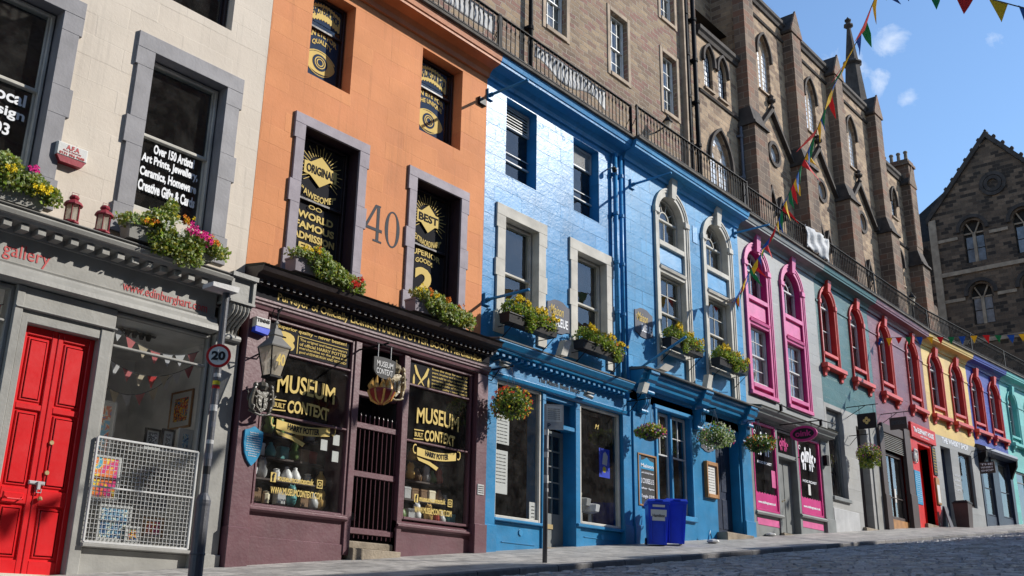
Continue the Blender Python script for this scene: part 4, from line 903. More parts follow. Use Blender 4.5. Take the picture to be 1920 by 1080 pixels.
for i in range(4): text('opening times daily', .10, .25, 2.57-i*.04, 2.59-i*.04, YF-.0155, M['t_black'], t)
t = thing('alarm_box', 'white and red burglar alarm box lettered A.F.A on the cream wall', 'alarm', (-8.63,0,6.15))
MB().bev(-8.87, -8.42, -.11, 0, 6.22, 6.42).build('box', M['paper'], t); MB().prism_xz([(-8.86,6.22),(-8.80,6.13),(-8.48,6.13),(-8.43,6.22)], -.105, 0).build('base', M['p_lant'], t)
text('A.F.A', -8.74, -8.55, 6.33, 6.40, -.112, M['t_red'], t, bold=.03); text('Fire & Security', -8.78, -8.51, 6.29, 6.32, -.112, M['t_red'], t); text('0131 556 9685', -8.83, -8.46, 6.24, 6.28, -.112, M['t_red'], t, bold=.02)
#@@PART3
# ================================================================== BLUE BUILDING (left, straight-headed windows)
b = thing('blue_building', 'glossy bright blue building with straight headed cream surrounded windows, next to the orange building', 'building', (3, 0, 1.6))
o, e = .284, 5.60
OPB = [('rect',.97,2.13,6.45,8.50,None,.22,1), ('rect',3.60,4.80,6.45,8.50,None,.22,1), ('rect',.96,2.06,9.52,11.44,None,.3), ('rect',3.50,4.57,9.52,11.46,None,.3)]
mb = MB(); wall(mb, o, e, 5.3, 12.04, 0, OPB, .22); body(mb, o+.004, e-.004, .6, 12.04); mb.build('wall', [M['blue'], M['p_white']], b)
rooms(b, o+.05, e-.05, 5.7, 11.95)
cornice(b, o, 5.52, M['blue'])
mb = MB()
lugged(b, .97, 2.13, 5.95, 8.50, .26, M['p_white']); lugged(b, 3.60, 4.80, 5.95, 8.50, .26, M['p_white'])
sash(b, .99, 2.11, 6.47, 8.48, .18, M['p_white'], meet=.58); sash(b, 3.62, 4.78, 6.47, 8.48, .18, M['p_white'], meet=.58)
for x0, x1, lv in ((.96,2.06,True),(3.50,4.57,False)):
    mb = MB(); y = .22
    mb.bev(x0, x1, y, y+.05, 10.88, 10.93, .008).bev(x0, x1, y, y+.05, 11.38, 11.44, .008).bev(x0, x0+.05, y, y+.05, 10.93, 11.38, .008).bev(x1-.05, x1, y, y+.05, 10.93, 11.38, .008)
    w = mb.build('window', M['p_sash'], b)
    mb = MB()
    if lv:
        for i in range(6): z = 10.95+i*.075; mb.hexa([(x0+.05,y,z),(x1-.05,y,z),(x1-.05,y+.06,z+.03),(x0+.05,y+.06,z+.03),(x0+.05,y,z+.02),(x1-.05,y,z+.02),(x1-.05,y+.06,z+.05),(x0+.05,y+.06,z+.05)])
        mb.build('louvre', M['p_sash'], w)
    else:
        for i in range(26): x = x0+.06+i*(x1-x0-.12)/25; mb.box(x-.004, x+.004, y+.01, y+.018, 10.93, 11.38)
        for i in range(12): z = 10.94+i*.038; mb.box(x0+.05, x1-.05, y+.019, y+.027, z-.004, z+.004)
        mb.build('vent_mesh', M['p_sash'], w)
    MB().bev(x0, x1, y, y+.04, 10.02, 10.06, .006).bev(x0, x1, y+.03, y+.07, 9.52, 9.60, .006).box(x0, x1, y+.02, y+.03, 10.24, 10.26).build('sash_bar', M['p_sash'], w)
    MB().quad((x0,y+.06,9.6),(x1,y+.06,9.6),(x1,y+.06,10.88),(x0,y+.06,10.88)).build('pane', M['glass'], w)
# shopfront
def dentil_cornice(parent, x0, x1, zt, mat, cap, n, y=-.42, h=.22):
    mb = MB().prof([(0,zt-h-.10),(-.10,zt-h-.10),(-.12,zt-h),(-.30,zt-h+.02),(-.32,zt-h+.08),(-.36,zt-h+.10),(y,zt-.03),(y,zt),(0,zt+.03)], x0, x1)
    for i in range(n): a = x0+.08+(x1-x0-.16)*i/n; mb.bev(a, a+(x1-x0)/n*.45, -.26, -.11, zt-h-.07, zt-h+.01, .005)
    mb.build('shop_cornice', mat, parent)
    MB().prof([(0,zt+.034),(y-.015,zt+.004),(y-.02,zt+.03),(0,zt+.10)], x0-.02, x1+.02).build('lead_capping', cap, parent)
dentil_cornice(b, .40, 5.36, 5.56, M['p_blue'], M['lead'], 24)
fa = MB().box(o, 5.5, -.08, .02, 4.98, 5.25).prof([(.02,4.84),(-.10,4.84),(-.14,4.87),(-.16,4.93),(-.12,4.96),(-.12,4.98),(.02,4.98)], o, 5.42).build('fascia', M['p_blue'], b)
text('The Maison Bleue Bistro', 2.1, 3.6, 5.03, 5.14, -.083, M['t_grey'], fa, bold=.02)
pil(.36, .72, -.12, g(.5), 4.84, M['p_blue'], .5); pil(5.27, 5.62, -.12, g(5.4), 4.84, M['p_blue'], .4)
display(b, .76, 2.26, 2.06, 4.84, 0, M['p_white'], .06, (), glass=M['shopglass']); display(b, 3.66, 5.24, 2.18, 4.84, 0, M['p_white'], .06, (), glass=M['shopglass'])
for x0, x1 in ((.72,2.38),(3.50,5.30)): MB().bev(x0, x1, -.03, .25, .9, 2.0 if x0 < 2 else 2.1).bev(x0-.01, x1+.02, -.12, .1, 2.0 if x0 < 2 else 2.1, 2.06 if x0 < 2 else 2.17).bev(x0+.3, x1-.3, -.045, -.03, 1.6 if x0 < 2 else 1.9, 1.62 if x0 < 2 else 1.92, .003).build('stallriser', M['p_blue'], b)
MB().bev(2.27, 2.40, -.07, .35, 1.3, 4.84).bev(3.46, 3.64, -.07, .35, 1.4, 4.84).bev(2.40, 3.46, -.05, .12, 4.14, 4.24).bev(2.40, 3.46, -.04, .1, 4.74, 4.84).build('door_frame', M['p_blue'], b)
d = MB()
x0, x1, y = 2.40, 3.46, .28; n0 = 2.35
d.box(x0, x1, y, y+.05, 1.55, n0).box(x0, x0+.10, y, y+.05, n0, 4.14).box(x1-.10, x1, y, y+.05, n0, 4.14).box(x0+.1, x1-.1, y, y+.05, 4.04, 4.14)
for i in (1, 2): xx = x0+.1+(x1-x0-.2)*i/3; d.box(xx-.013, xx+.013, y+.004, y+.045, n0, 4.04)
for j in range(1, 5): zz = n0+(4.04-n0)*j/5; d.box(x0+.1, x1-.1, y+.006, y+.043, zz-.013, zz+.013)
d = d.build('door', M['p_gshop'], b); MB().quad((x0+.1,y+.02,n0),(x1-.1,y+.02,n0),(x1-.1,y+.02,4.04),(x0+.1,y+.02,4.04)).build('pane', M['glass'], d)
MB().bev(2.80, 3.08, y-.02, y, 2.02, 2.12, .004).build('letterbox', M['brass'], d)
MB().quad((2.40,.1,4.24),(3.46,.1,4.24),(3.46,.1,4.74),(2.40,.1,4.74)).build('fanlight_pane', M['glass'], b)
MB().box(2.66, 2.86, y-.008, y, 3.28, 3.56).build('door_notice', M['binblue'], d); MB().box(2.70, 2.82, y-.011, y-.009, 3.34, 3.5).build('door_notice_print', M['paper'], d)
MB().bev(2.36, 3.5, -.14, .4, 1.2, 1.60, .02).build('doorstep', M['step'], b)
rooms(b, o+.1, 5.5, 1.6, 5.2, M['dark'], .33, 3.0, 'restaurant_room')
mb = MB(); arc_band(1.62, 1.83, .0, .065, 0, 360, -.05, -.03, mb, 14); arc_band(4.5, 1.95, .0, .06, 0, 360, -.05, -.03, mb, 14); mb.build('vent_cover', M['p_blue_hi'], b)
for i, (x0, x1, z0, z1, l) in enumerate(((.82,1.27,3.55,4.25,'upper tall white menu sheet inside the left restaurant window'),(.80,1.24,2.55,3.42,'lower tall white menu sheet inside the left restaurant window'),(1.96,2.18,2.12,2.48,'small white notice in the bottom right corner of the left restaurant window'))):
    t = MB().box(x0, x1, .02, .024, z0, z1).build('menu_sheet', M['paper'], None, loc=(x0,0,z0)); tag(t, l, 'menu')
    for k in range(9 if x1-x0 > .3 else 4): text('soupe du jour et plats', x0+.06, x1-.06, z1-.10-k*.07, z1-.075-k*.07, .0195, M['t_grey'], t)
t = MB().box(4.50, 4.92, .03, .034, 3.30, 3.96).build('poster', M['binblue'], None, loc=(4.7,0,3.3)); tag(t, 'blue poster with white figure and yellow disc in the right restaurant window', 'poster')
mb = MB(); arc_band(4.70, 3.48, 0, .07, 0, 360, .026, .03, mb, 10); mb.build('yellow_disc', M['f_yellow'], t); MB().prism_xz([(4.62,3.6),(4.80,3.58),(4.84,3.8),(4.74,3.9),(4.66,3.84)], .026, .03).build('white_figure', M['paper'], t)
text('M', 4.28, 4.44, 4.36, 4.47, -.012, M['gold'], b, name='window_monogram', shear=.3)
for i in range(3): tag(MB().lathe((4.0+i*.35,.45,2.2), [(.10,0),(.05,.03),(.04,.3),(.22,.55-.1*i),(.25,.7-.1*i),(.2,.72-.1*i)], 10).build('table_lamp', CUR[(0,5,7)[i]], None, loc=(4.0+i*.35,.45,2.2)), ['tall pale lamp at the left in the right restaurant window','middle ochre lamp in the right restaurant window','short grey lamp at the right in the right restaurant window'][i], 'lamp')
tag(MB().hexa([(.86,.3,2.1),(1.3,.4,2.1),(1.3,.43,2.1),(.86,.33,2.1),(.82,.35,2.75),(1.0,.45,2.5),(1.0,.48,2.5),(.82,.38,2.75)]).build('bamboo_screen', M['wood'], None, loc=(1,.35,2.1)), 'slanting brown cane panel in the bottom left of the left restaurant window', 'screen')
# sign boards
def maison(x0, x1, z0, z1, y, lbl):
    t = thing('wall_sign', lbl, 'sign', ((x0+x1)/2,y,z0)); w = x1-x0; h = z1-z0
    P = lambda u, v: (x0+u*w, z0+v*h)
    pts = [P(0,.12),P(.14,.10),P(.3,.02),P(.5,0),P(.7,.02),P(.86,.10),P(1,.12),P(1,.86),P(.86,.90),P(.7,.98),P(.5,1),P(.3,.98),P(.14,.90),P(0,.86)]
    MB().prism_xz(pts, y-.02, y).build('board', M['slate_sign'], t)
    text('Maison', x0+.12*w, x0+.72*w, z0+.52*h, z0+.82*h, y-.021, M['gold'], t, shear=.35, bold=.008)
    text('BLEUE', x0+.36*w, x0+.92*w, z0+.20*h, z0+.46*h, y-.021, M['t_white'], t, bold=.02)
    mb = MB(); arc_band(x0+.14*w, z0+.66*h, .045, .055, 20, 330, y-.025, y-.02, mb, 10, 1.3, 1); mb.build('scroll_mark', M['gold'], t); return t
maison(2.48, 3.30, 6.30, 7.08, -.003, 'slate grey scalloped Maison BLEUE sign between the two cream window surrounds')
maison(5.90, 6.72, 6.95, 7.72, -.10, 'slate grey scalloped Maison BLEUE sign between the blue drainpipes and the first arched window')
maison(8.95, 9.62, 4.50, 5.10, -.10, 'slate grey scalloped Maison BLEUE sign partly behind the hanging basket beside the blue doorway')
for x, lbl in ((5.16,'left of the two blue drainpipes between the blue buildings'),(5.40,'right, bracketed drainpipe of the pair between the blue buildings')):
    t = thing('drainpipe', 'blue painted '+lbl, 'drainpipe', (x,-.1,5.6))
    MB().tube([(x,-.10,5.75),(x,-.10,11.62)], .055, 10).build('pipe', M['blue'], t, smooth=True)
    for z in (6.3, 7.3, 8.6, 9.9, 11.0): MB().lathe((x,-.10,z), [(.055,0),(.075,.01),(.075,.09),(.055,.10)], 10).box(x-.09, x+.09, -.03, 0, z+.02, z+.08).build('collar', M['blue'], t)

# ================================================================== MID BLUE BUILDING with tall arched windows
def capital_ring(mb, x0, x1, sp, w, y): 
    for a, c in ((x0-w-.03, x0+.0), (x1-.0, x1+w+.03)): mb.bev(a, c, y-.05, 0, sp-.05, sp+.16, .012)
def archwin(b, cx, wo, wi, zt, zbot, y, mat, panelmat, split=None, keycap=True, low=(2,2), sashm='p_sash', keyh=.54, rel=1.):
    """stone archivolt on jambs with keystone and imposts; returns nothing"""
    ro, ri = wo/2, wi/2; sp = zt-ri
    mb = MB(); th = ro-ri
    ring(mb, 'round', cx-ri, cx+ri, zbot, zt, th*.50, y-.05*rel, y, rise=ri)
    m2 = MB(); ring(m2, 'round', cx-ri-th*.50, cx+ri+th*.50, zbot, zt+th*.50, th*.28, y-.09*rel, y, rise=ri+th*.5)
    m3 = MB(); ring(m3, 'round', cx-ri-th*.78, cx+ri+th*.78, zbot, zt+th*.78, th*.22, y-.12*rel, y, rise=ri+th*.78)
    for q in (m2, m3): bse = len(mb.v); mb.v += q.v; mb.f += [[i+bse for i in f] for f in q.f]; mb.m += q.m
    mb.bev(cx-ro-.03, cx-ri, y-.15*rel, y, sp-.04, sp+.14, .02); mb.bev(cx+ri, cx+ro+.03, y-.15*rel, y, sp-.04, sp+.14, .02)
    mb.build('window_surround', mat, b)
    k = keyh
    MB().hexa([(cx-.10,y-.14,zt-.06),(cx+.10,y-.14,zt-.06),(cx+.10,y,zt-.06),(cx-.10,y,zt-.06),(cx-.15,y-.19,zt+k),(cx+.15,y-.19,zt+k),(cx+.15,y,zt+k),(cx-.15,y,zt+k)]).build('keystone', mat, b)
o, e = 5.608, 11.70; Y2 = -.10
b = thing('blue_building', 'mid blue building with two tall cream framed arched windows above a blue bistro front', 'building', (8.6, 0, 2.1))
A1, A2 = 7.81, 10.33; WI, WO, ZT = 1.30, 1.76, 11.28
mb = MB(); wall(mb, o, e, 5.3, 12.04, Y2, [('round',c-WI/2,c+WI/2,6.02,ZT,None,.24,1) for c in (A1,A2)], .24); body(mb, o+.004, e-.004, .8, 12.04, Y2); mb.build('wall', [M['blue2'], M['p_white']], b)
rooms(b, o+.05, e-.05, 5.7, 11.95)
c_ = MB().prof([(Y2,11.60),(Y2-.06,11.61),(Y2-.08,11.70),(Y2-.15,11.78),(Y2-.28,11.81),(Y2-.40,11.83),(Y2-.405,11.88),(Y2-.43,11.90),(Y2-.46,12.04),(0,12.04)], 5.50, e).build('cornice', M['blue2'], b)
MB().prof([(0,12.046),(Y2-.50,12.046),(Y2-.53,12.06),(Y2-.53,12.12),(Y2-.50,12.135),(.35,12.135),(.35,12.046)], 5.52, e).build('coping', M['cope'], b)
for c in (A1, A2):
    archwin(b, c, WO, WI, ZT, 6.1, Y2, M['p_white'], None, rel=.6)
    archsash(b, c-WI/2+.01, c+WI/2-.01, 9.90, ZT-.01, Y2+.2, M['p_white'], low=(2,1))
    MB().bev(c-WI/2, c+WI/2, Y2-.03, Y2+.3, 9.74, 9.89).build('window_sill', M['p_white'], b)
    MB().box(c-WI/2, c+WI/2, Y2+.05, Y2+.3, 9.16, 9.74).bev(c-WI/2+.08, c+WI/2-.08, Y2+.035, Y2+.05, 9.24, 9.66).build('spandrel_panel', M['p_blue_hi'], b)
    MB().prof([(Y2+.3,8.98),(Y2-.01,8.98),(Y2-.02,9.05),(Y2-.06,9.07),(Y2-.08,9.14),(Y2-.04,9.17),(Y2+.3,9.17)], c-WI/2, c+WI/2).build('window_head', M['p_white'], b)
    sash(b, c-WI/2+.02, c+WI/2-.02, 6.92, 8.97, Y2+.16, M['p_white'], (2,2), gridlow=(2,1), meet=.5)
    MB().bev(c-WI/2, c+WI/2, Y2-.03, Y2+.3, 6.80, 6.91).build('window_sill', M['p_white'], b)
    MB().box(c-WI/2, c+WI/2, Y2+.06, Y2+.3, 6.0, 6.80).build('spandrel_panel', M['p_blue_hi'], b)
# shopfront of the mid blue building
zt = 5.98; Yc = -.50
fb = MB().prof([(0,5.52),(Y2-.06,5.52),(Y2-.08,5.62),(-.34,5.66),(-.36,5.74),(-.42,5.78),(-.46,5.90),(Yc,5.93),(Yc,zt),(0,zt+.02)], 5.66, e-.05)
for c in (6.06, 8.72, 11.22): fb.prof([(0,5.50),(Y2-.12,5.50),(Y2-.14,5.60),(-.42,5.63),(-.44,5.72),(-.50,5.77),(-.54,5.90),(Yc-.08,5.92),(Yc-.08,zt+.004),(0,zt+.01)], c-.19, c+.19)
fb.build('shop_cornice', M['p_blue'], b)
MB().prof([(0,zt+.03),(Yc-.10,zt+.01),(Yc-.11,zt+.04),(0,zt+.12)], 5.64, e-.04).build('lead_capping', M['lead'], b)
for c in (6.06, 8.72, 11.22):
    mb = MB()
    path = [(-.38+.22*(k/8)**1.4+.03*math.sin(k), 5.50-.50*k/8) for k in range(9)]
    mb.prism_yz([(Y2,5.50)]+path+[(Y2,4.98)], c-.12, c+.12)
    for i in range(3): mb.tube([(c-.08+i*.08,p[0],p[1]) for p in path], .03, 6)
    mb.tube([(c-.14,-.40,5.47),(c+.14,-.40,5.47)], .05, 8).tube([(c-.14,-.2,5.03),(c+.14,-.2,5.03)], .06, 8)
    mb.build('console', M['p_blue'], b)
mb = MB(); wall(mb, o+.004, e-.004, 1.3, 5.52, Y2, [('rect',6.78,8.44,2.72,5.24),('rect',9.72,11.02,1.9,5.14)], .28); mb.build('shopfront_wall', M['p_blue'], b)
MB().bev(6.70, 6.80, Y2-.04, Y2, 2.6, 5.30).bev(8.42, 8.50, Y2-.04, Y2, 2.6, 5.30).bev(6.66, 8.54, Y2-.06, Y2, 5.24, 5.34).bev(6.66, 8.54, Y2-.08, Y2+.06, 2.60, 2.72).build('window_frame', M['p_blue_hi'], b)
MB().bev(7.58, 7.68, Y2+.08, Y2+.2, 2.72, 5.24).build('mullion', M['p_blue'], b)
for x0, x1 in ((6.79,7.58),(7.68,8.43)):
    w = MB(); y = .05
    w.bev(x0, x0+.05, y, y+.05, 2.72, 5.22, .008).bev(x1-.05, x1, y, y+.05, 2.72, 5.22, .008).bev(x0+.05, x1-.05, y, y+.05, 2.72, 2.80, .008).bev(x0+.05, x1-.05, y, y+.05, 5.15, 5.22, .008).bev(x0+.05, x1-.05, y, y+.04, 4.14, 4.18, .005)
    w.box((x0+x1)/2-.014, (x0+x1)/2+.014, y+.005, y+.04, 4.18, 5.15).box(x0+.05, x1-.05, y+.007, y+.038, 4.64, 4.665)
    w = w.build('window', M['p_sash'], b); MB().quad((x0+.05,y+.02,2.8),(x1-.05,y+.02,2.8),(x1-.05,y+.02,5.15),(x0+.05,y+.02,5.15)).build('pane', M['glass'], w)
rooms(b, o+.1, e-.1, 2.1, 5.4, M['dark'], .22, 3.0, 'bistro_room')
d = MB().box(9.74, 11.0, .17, .21, 1.9, 5.1).bev(9.9, 10.35, .155, .17, 2.6, 3.4).bev(9.9, 10.35, .155, .17, 3.6, 4.9).bev(10.45, 10.9, .155, .17, 3.6, 4.9).bev(10.45, 10.9, .155, .17, 2.6, 3.4).build('door', M['p_navy'], b)
MB().tube([(9.84,.15,3.1),(9.84,.11,3.15),(9.84,.11,3.4),(9.84,.15,3.45)], .014, 6).build('handle', M['steel'], d)
MB().bev(9.62, 11.12, -.40, .3, 1.8, 2.46, .02).build('doorstep', M['step'], b)
pil(11.12, 11.66, -.16, g(11.4), 5.0, M['p_blue'], .4); pil(5.68, 6.00, -.14, g(5.8), 5.0, M['p_blue'], .4)
t = thing('chalkboard', 'tall wood framed chalkboard menu with a blue header behind the blue bins', 'chalkboard', (6.2,Y2,2.75))
MB().bev(5.84, 5.88, Y2-.06, Y2, 2.78, 4.02, .006).bev(6.62, 6.66, Y2-.06, Y2, 2.78, 4.02, .006).bev(5.88, 6.62, Y2-.06, Y2, 3.98, 4.02, .006).bev(5.88, 6.62, Y2-.06, Y2, 2.78, 2.82, .006).build('frame', M['wood'], t)
MB().box(5.88, 6.62, Y2-.03, Y2, 2.82, 3.98).build('slate', M['chalk'], t)
MB().prism_xz([(5.96,3.66),(6.56,3.66),(6.56,3.86),(6.4,3.88),(6.26,3.95),(6.1,3.88),(5.96,3.86)], Y2-.035, Y2-.03).build('header', M['p_sky'], t)
for s_, z, h in (('Maison',3.70,.09),('Lunch & Early Dinner',3.54,.06),('2 COURSES £15',3.32,.12),('after 5pm',3.17,.06),('Tonight: £19.95',2.96,.10)): text(s_, 5.98, 6.54, z, z+h, Y2-.036, M['t_white'], t, bold=.01)
t = thing('menu_case', 'shallow oak menu case with a white sheet beside the blue doorway', 'menu case', (9.3,Y2,3.3))
MB().bev(9.06, 9.12, Y2-.10, Y2, 3.30, 4.24, .01).bev(9.60, 9.66, Y2-.10, Y2, 3.30, 4.24, .01).bev(9.12, 9.60, Y2-.10, Y2, 4.14, 4.24, .01).bev(9.12, 9.60, Y2-.10, Y2, 3.30, 3.40, .01).build('frame', M['wood'], t)
q = MB().box(9.12, 9.60, Y2-.05, Y2, 3.40, 4.14).build('sheet', M['paper'], t)
for k in range(9): text('plats du jour', 9.2, 9.52, 4.04-k*.07, 4.06-k*.07, Y2-.052, M['t_grey'], t)
tag(MB().tube([(8.75,-.14,1.75),(8.75,-.30,1.80),(8.75,-.32,2.2),(8.85,-.32,2.42),(8.95,-.32,2.2),(8.95,-.30,1.80),(8.95,-.14,1.75)], .022, 8).build('hitching_hoop', M['p_blue'], None, loc=(8.85,-.3,1.8), smooth=True), 'blue painted iron hoop low on the mid blue wall beside the doorstep', 'hoop')

# ================================================================== GREY BUILDING with pink windows
o, e = 11.708, 17.42
b = thing('grey_pink_building', 'grey painted building with two tall bright pink arched windows above a magenta trimmed shop', 'building', (14.5, 0, 2.7))
P1, P2 = 13.02, 15.52; WI, WO, ZT = 1.28, 1.76, 11.30
mb = MB(); wall(mb, o, e, 5.9, 12.04, 0, [('round',c-WI/2,c+WI/2,6.7,ZT,None,.24,1) for c in (P1,P2)], .24); body(mb, o+.004, e-.004, 1.2, 12.04); mb.build('wall', [M['greywall'], paint('deep_magenta_reveal_paint',(.42,.015,.16),.4)], b)
rooms(b, o+.05, e-.05, 6.2, 11.95)
cornice(b, o, e, M['p_gshop'])
for c in (P1, P2):
    archwin(b, c, WO, WI, ZT, 6.72, 0, M['p_pink'], None, rel=.6)
    archsash(b, c-WI/2+.01, c+WI/2-.01, 9.76, ZT-.01, .2, M['p_sash'])
    MB().bev(c-WI/2, c+WI/2, -.03, .3, 9.60, 9.75).build('window_sill', M['p_pink'], b)
    MB().box(c-WI/2, c+WI/2, .05, .3, 9.0, 9.60).bev(c-WI/2+.08, c+WI/2-.08, .035, .05, 9.08, 9.52).build('spandrel_panel', M['p_pink'], b)
    MB().prof([(.3,8.82),(-.01,8.82),(-.02,8.89),(-.06,8.91),(-.08,8.99),(.3,9.0)], c-WI/2, c+WI/2).build('window_head', M['p_pink'], b)
    sash(b, c-WI/2+.02, c+WI/2-.02, 7.02, 8.81, .14, M['p_sash'], (2,2), meet=.5, curtain=[(0,1)])
    MB().bev(c-WI/2, c+WI/2, -.04, .3, 6.88, 7.01).box(c-WI/2, c+WI/2, .05, .3, 6.7, 6.88).bev(c-WO/2, c+WO/2, -.1, .02, 6.62, 6.74).build('window_sill', M['p_pink'], b)
MB().prof([(0,5.90),(-.10,5.90),(-.12,5.97),(-.32,6.0),(-.34,6.06),(-.42,6.12),(-.44,6.17),(0,6.19)], 11.95, e-.1).build('shop_cornice', M['p_gshop'], b)
MB().prof([(0,6.194),(-.45,6.174),(-.46,6.20),(0,6.28)], 11.93, e-.08).build('lead_capping', M['moss'], b)
MB().box(11.95, e-.1, -.06, .02, 5.84, 5.90).build('fascia', M['p_gshop'], b)
pil(11.74, 11.96, -.08, g(11.9), 5.9, M['p_gshop'], .4); pil(16.72, 17.36, -.08, g(17), 5.9, M['p_gshop'], .4)
w1 = display(b, 12.02, 13.50, 3.26, 5.82, -.02, M['p_magenta'], .07, glass=M['glass']); w2 = display(b, 15.02, 16.62, 3.42, 5.82, -.02, M['p_magenta'], .07, glass=M['glass'])
for w, x0, x1, z0 in ((w1,12.09,13.43,3.34),(w2,15.09,16.55,3.50)):
    mb = MB(); n = 16
    pts = [(x0,z0),(x1,z0)] + [(x1-(x1-x0)*i/n, z0+.42+(.04 if i % 2 else 0)) for i in range(n+1)]; mb.prism_xz(pts, -.03, -.022); mb.build('magenta_band', M['p_magenta'], w)
    text('www.oinkhogroast.co.uk', x0+.12, x1-.12, z0+.12, z0+.22, -.031, M['t_white'], w, bold=.03)
def pig(w, cx, cz, s_, mat, y):
    text('oink', cx-.42*s_, cx+.42*s_, cz-.18*s_, cz+.26*s_, y, mat, w, bold=.035, warp=lambda u: .10*s_*math.sin(math.pi*u))
    mb = MB()
    for u in (-.30,-.18,.12,.26): mb.prism_xz([(cx+u*s_-.03*s_,cz-.30*s_),(cx+u*s_+.03*s_,cz-.30*s_),(cx+u*s_+.04*s_,cz-.12*s_),(cx+u*s_-.04*s_,cz-.12*s_)], y-.004, y)
    mb.prism_xz([(cx+.42*s_,cz-.05*s_),(cx+.52*s_,cz-.02*s_),(cx+.52*s_,cz+.1*s_),(cx+.42*s_,cz+.12*s_)], y-.0045, y); arc_band(cx-.47*s_, cz+.28*s_, .04*s_, .06*s_, 0, 300, y-.004, y, mb, 8)
    mb.build('pig_emblem', mat, w)
pig(w1, 12.75, 5.20, 1.1, M['t_white'], -.028); pig(w2, 15.75, 5.15, 1.15, M['t_white'], -.028)
text('HOG ROAST', 15.3, 16.3, 4.42, 4.50, -.028, M['t_white'], w2, bold=.02); text('HOG ROAST', 12.3, 13.2, 4.62, 4.70, -.028, M['t_white'], w1, bold=.02)
MB().box(13.16, 13.40, -.03, -.026, 4.0, 4.5).build('pink_notice', M['p_pink'], w1); MB().box(15.66, 15.82, -.03, -.026, 4.05, 4.38).build('pale_notice', M['paper'], w2)
for x0, x1, zz in ((11.96,13.62,3.20),(14.90,16.72,3.36)):
    MB().bev(x0, x1, -.02, .25, 1.9, zz-.05).prof([(0,zz-.05),(-.12,zz-.05),(-.14,zz),(-.10,zz+.05),(0,zz+.06)], x0-.02, x1+.02).build('stallriser', M['p_gshop'], b)
    MB().bev(x0+.12, x1-.15, -.035, -.02, zz-.33, zz-.13).build('pink_panel', M['p_pink'], b)
MB().bev(13.50, 13.64, -.06, .35, 2.6, 5.84).bev(14.86, 15.02, -.06, .35, 2.6, 5.84).bev(13.64, 14.86, -.05, .2, 4.98, 5.10).build('door_frame', M['p_gshop'], b)
d = MB().box(13.64, 14.86, .15, .20, 2.7, 5.0).bev(13.7, 14.2, .135, .15, 2.8, 4.9).bev(14.3, 14.8, .135, .15, 2.8, 4.9).build('door', M['p_gshop'], b)
MB().lathe((14.2,.10,3.75), [(.0,-.03),(.03,0),(0,.03)], 8).lathe((14.05,.10,3.7), [(.0,-.03),(.03,0),(0,.03)], 8).build('knob', M['brass'], d)
w = MB().bev(13.64, 13.70, 0, .06, 5.10, 5.82).bev(14.80, 14.86, 0, .06, 5.10, 5.82).bev(13.70, 14.80, 0, .06, 5.76, 5.82).build('fanlight', M['p_gshop'], b)
MB().quad((13.7,.04,5.1),(14.8,.04,5.1),(14.8,.04,5.76),(13.7,.04,5.76)).build('pane', M['glass'], w); pig(w, 14.2, 5.40, .62, M['p_magenta'], .03)
rooms(b, 12.0, 16.7, 2.8, 5.86, M['dark'], .3, 2.6, 'sandwich_room')
MB().bev(13.5, 15.0, -.15, .3, 2.2, 2.74, .02).build('doorstep', M['step'], b)
t = thing('hanging_sign', 'oval magenta and black hanging sign over the grey and magenta shop door', 'hanging sign', (13.4,-.9,5.6))
mb = MB(); cx, cy, cz = 13.75, -.85, 5.58
# the board hangs square to the street so it faces down the hill
mapx = lambda u, v, d: (cx-d, cy-u, cz+v)
def oval(ra, rb, d0, d1, m, nm):
    q = MB(); n = 24; v0 = [mapx(ra*math.cos(2*math.pi*i/n), rb*math.sin(2*math.pi*i/n), d0) for i in range(n)]; v1 = [mapx(ra*math.cos(2*math.pi*i/n), rb*math.sin(2*math.pi*i/n), d1) for i in range(n)]
    q.add(v0+v1, [tuple(range(n)), tuple(range(2*n-1, n-1, -1))]+[(i,(i+1) % n,(i+1) % n+n,i+n) for i in range(n)]); return q.build(nm, m, t)
oval(.42,.235,-.03,.03,M['p_magenta'],'board'); oval(.335,.16,.031,.035,M['t_black'],'inner_oval')
text('oink', -.25, .25, -.08, .10, 0, M['p_magenta'], t, bold=.03, mapf=lambda X, Z, d: mapx(X, Z, .036+d))
MB().tube([(cx,0,5.92),(cx,-1.45,5.92)], .018, 6).tube([(cx,-.6,5.92),(cx,-.6,5.80)], .01, 5).tube([(cx,-1.1,5.92),(cx,-1.1,5.80)], .01, 5).build('bracket', M['p_black'], t)
tag(MB().lathe((14.9,-.12,5.1), [(.0,-.02),(.04,0),(.0,.02)], 6).box(16.80,16.98,-.22,-.08,5.10,5.42).build('wall_lamp', M['p_black'], None, loc=(16.9,-.15,5.2)), 'small black box lamp on the grey pilaster right of the magenta window', 'lamp')

